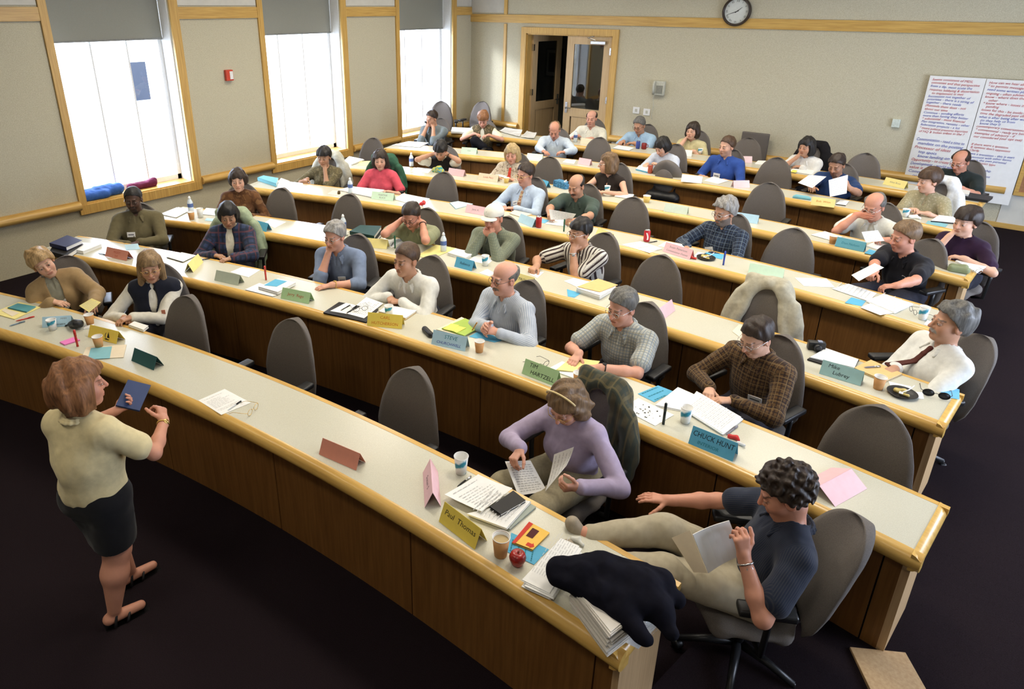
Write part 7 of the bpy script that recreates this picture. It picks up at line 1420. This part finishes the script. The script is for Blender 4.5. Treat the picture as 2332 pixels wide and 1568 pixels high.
I = PP('short haired woman in beige shirt looking left, sixth row', 'the beige shirt woman', (2115, 412), 6, imb=22, hz=1.05, lean=8, imy=52, pitch=10, skin='fair', hair=('short', 'brown', dict(th=.022, zf=.05, ze=-.03)), female=True, bulk=1.12, hs=1.08, top=cloth('shirt_beige', (.34, .30, .18), 'camo', (.28, .25, .15), (.40, .35, .24), p=40), sleeve='short', vneck=.07, R=dict(px=(2072, 478), z=Z(6)+.03), L=dict(px=(2112, 486), z=Z(6)+.04, d=(.9, .4, 0)))
draped(I['chair'], 'white_coat', 'white jacket over the beige shirt woman\'s chair', 'coat', mat('coat_white', (.66, .68, .70), .9, .1), .12, .42)
# --- rear row
I = PP('balding man in white polo before the open door', 'the white polo man, rear row', (1347, 270), 7, imb=14, hz=1.04, lean=6, imy=14, pitch=6, skin='pink', hair=('bald', 'dark', dict(th=.008, top=.070)), bulk=1.1, hs=1.05, top=cloth('polo_ivory', (.68, .67, .58)), sleeve='short', R=dict(to=(.20, .36, .76)), L=dict(to=(-.10, .38, .76), d=(.8, .5, 0)), badge=(.36, -.03, .08, .05))
I = PP('grey haired man with glasses in blue oxford shirt, rear row', 'the blue oxford shirt man', (1456, 286), 7, imb=22, hz=1.04, lean=14, imy=28, pitch=22, skin='tan', hair=('short', 'dgrey', dict(th=.010)), glasses=gl_dark, bulk=1.15, hs=1.05, top=cloth('shirt_oxford', (.33, .48, .64)), sleeve='short', R=dict(px=(1420, 322), z=Z(7)+.05, d=(.1, 1, 0)), L=dict(px=(1445, 326), z=Z(7)+.04, d=(.9, .3, 0)))
I = PP('dark haired woman in yellow cream top, hand on cheek', 'the yellow cream top woman', (1577, 298), 7, imb=20, hz=1.04, lean=10, imy=22, pitch=4, skin='fair', hair=('bob', 'dark', dict(L=.11, w=.104, zf=.04)), female=True, bulk=1.12, top=cloth('top_cream_yellow', (.56, .50, .28)), collar=False, sleeve='roll', vneck=.03, R=dict(to='cheek', aim='head', curl='flat', n=(-.8, -.4, 0), hint=(.5, .2, -.9)), L=dict(px=(1580, 344), z=Z(7)+.04, d=(.9, .3, 0)))
I = PP('dark haired woman in white blouse, hand at her mouth, rear row', 'the white blouse woman', (1836, 334), 7, imb=20, hz=1.03, lean=12, imy=28, pitch=8, skin='tan', hair=('bob', 'black', dict(L=.12, w=.108, zf=.04)), female=True, top=cloth('blouse_bright_white', (.68, .67, .64)), sleeve='long', R=dict(to='mouth', aim='head', curl='fist', n=(-.6, -.7, 0), hint=(.7, .2, -.8), sleeve='roll'), L=dict(px=(1826, 380), z=Z(7)+.04, d=(.95, .2, 0)))
draped(I['chair'], 'black_jacket', 'black jacket over the white blouse woman\'s chair', 'coat', mat('coat_black', (.012, .011, .012), .9, .1), .12, .50)
I = PP('balding man in dark green polo before the flip chart sheets', 'the dark polo man by the sheets', (2187, 368), 7, imb=20, hz=1.04, lean=12, imy=26, pitch=22, skin='ruddy', hair=('bald', 'dark', dict(th=.010, top=.085)), glasses=gl_steel, bulk=1.12, hs=1.08, top=cloth('polo_dark_green', (.016, .024, .024)), sleeve='short', R=dict(to=(.12, .36, .72)), L=dict(px=(2188, 428), z=Z(7)+.05, d=(.6, .8, 0)))
# --- the presenter on the floor in front
def presenter():
    fr, fl = at(262, 1392, .075), at(296, 1302, .075); base = at(276, 1368, 0); c = math.atan2(base[1], base[0]); a = c-math.radians(48); fv = V([math.cos(a), math.sin(a), 0]); rv = V([fv[1], -fv[0], 0])
    lc = lambda P: V([(P-base)@rv, (P-base)@fv, P[2]]); fr, fl = lc(fr), lc(fl)
    def ex(I):
        hip = I['hip']; M_sk = cloth('skirt_black', (.008, .008, .010)); S = Solid(); S.ell(hip+V([0, 0, .0]), (.178, .140, .14), None, .04)
        for kn, sx in ((I['knees'][0], 1), (I['knees'][1], -1)): S.cap(hip+V([sx*.085, 0, -.06]), kn+V([0, 0, .02]), .112, .098, .07)
        S.cap((I['knees'][0]+I['knees'][1])/2+V([0, 0, .12]), (I['knees'][0]+I['knees'][1])/2, .12, .11, .06); S.fn(wrinkle(.004)); S.half((0, 0, .47), (0, 0, -1)); S.half(hip+V([0, 0, .10]), (0, 0, 1)); P, Q = S.mesh(.008); link_mesh('skirt', P, Q, M_sk, I['root'], True, pats=P.copy())
        for i, (ft, td) in enumerate(zip(I['feet'], I['toes'])):
            td = nrm(td); s = V([td[1], -td[0], 0]); m = MB(); rows = [[ft+td*t+s*w*(.036+.010*math.sin(max(0, t+.03)*14))+V([0, 0, -.075+.0]) for w in (-1, -.5, 0, .5, 1)] for t in np.linspace(-.065, .165, 9)]; m.grid(rows, thick=-.020); m.build('sandal_sole', M_black, I['root'])
            for t, h, w in ((.075, .048, .046), (.01, .085, .043)): m = MB(); m.tube([ft+td*(t-.02*abs(q-math.pi/2))+s*w*math.cos(q)+V([0, 0, -.066+h*math.sin(q)*.82]) for q in np.linspace(0, math.pi, 11)], .0075, 6); m.build('sandal_strap', M_black, I['root'], True)
    I = person('woman standing before the desks in cream blouse and black skirt', None, 0, a, pos=base, legs='stand', stance=(fr, fl, [(.55, .83, -.03), (.45, .9, -.03)]), lean=2, head=(-36, 4, 0), skin='ruddy', hair=('bob', 'auburn', dict(L=.115, w=.112, curl=.010, zf=.060, th=.020)), female=True, bulk=1.16, hs=1.06, sc=.885, top=cloth('blouse_cream', (.66, .56, .32)), sleeve='short', bottom=None, vneck=.05,
           R=dict(to=(.24, .32, 1.06), hint=(.7, -.5, -.6), d=(-.55, .6, .5), n=(-.6, -.2, -.5), curl='hold'), L=dict(to=(-.10, .34, 1.05), d=(.5, .8, .1), n=(0, 0, 1), curl='hold', hint=(-.8, -.4, -.5)), lod=0, extras=ex, watch={'R': M_gold})
    W_ = I['world']; o = thing('note_folder', 'dark blue folder in the standing woman\'s hand', 'folder', W_(V([-.06, .46, 1.09])), a-math.pi/2+.3); MB().box((0, 0, 0), (.13, .20, .012), Rx(.25)@Ry(.4)).build('cover', pm('folder_blue', (.02, .04, .12), rough=.5), o)
    if os.environ.get('DBG'): print('presenter head px', px_of(W_(I['hc'])), 'feet', [px_of(W_(f)) for f in I['feet']], 'handR', px_of(W_(I['arms']['R'][2])))
presenter()
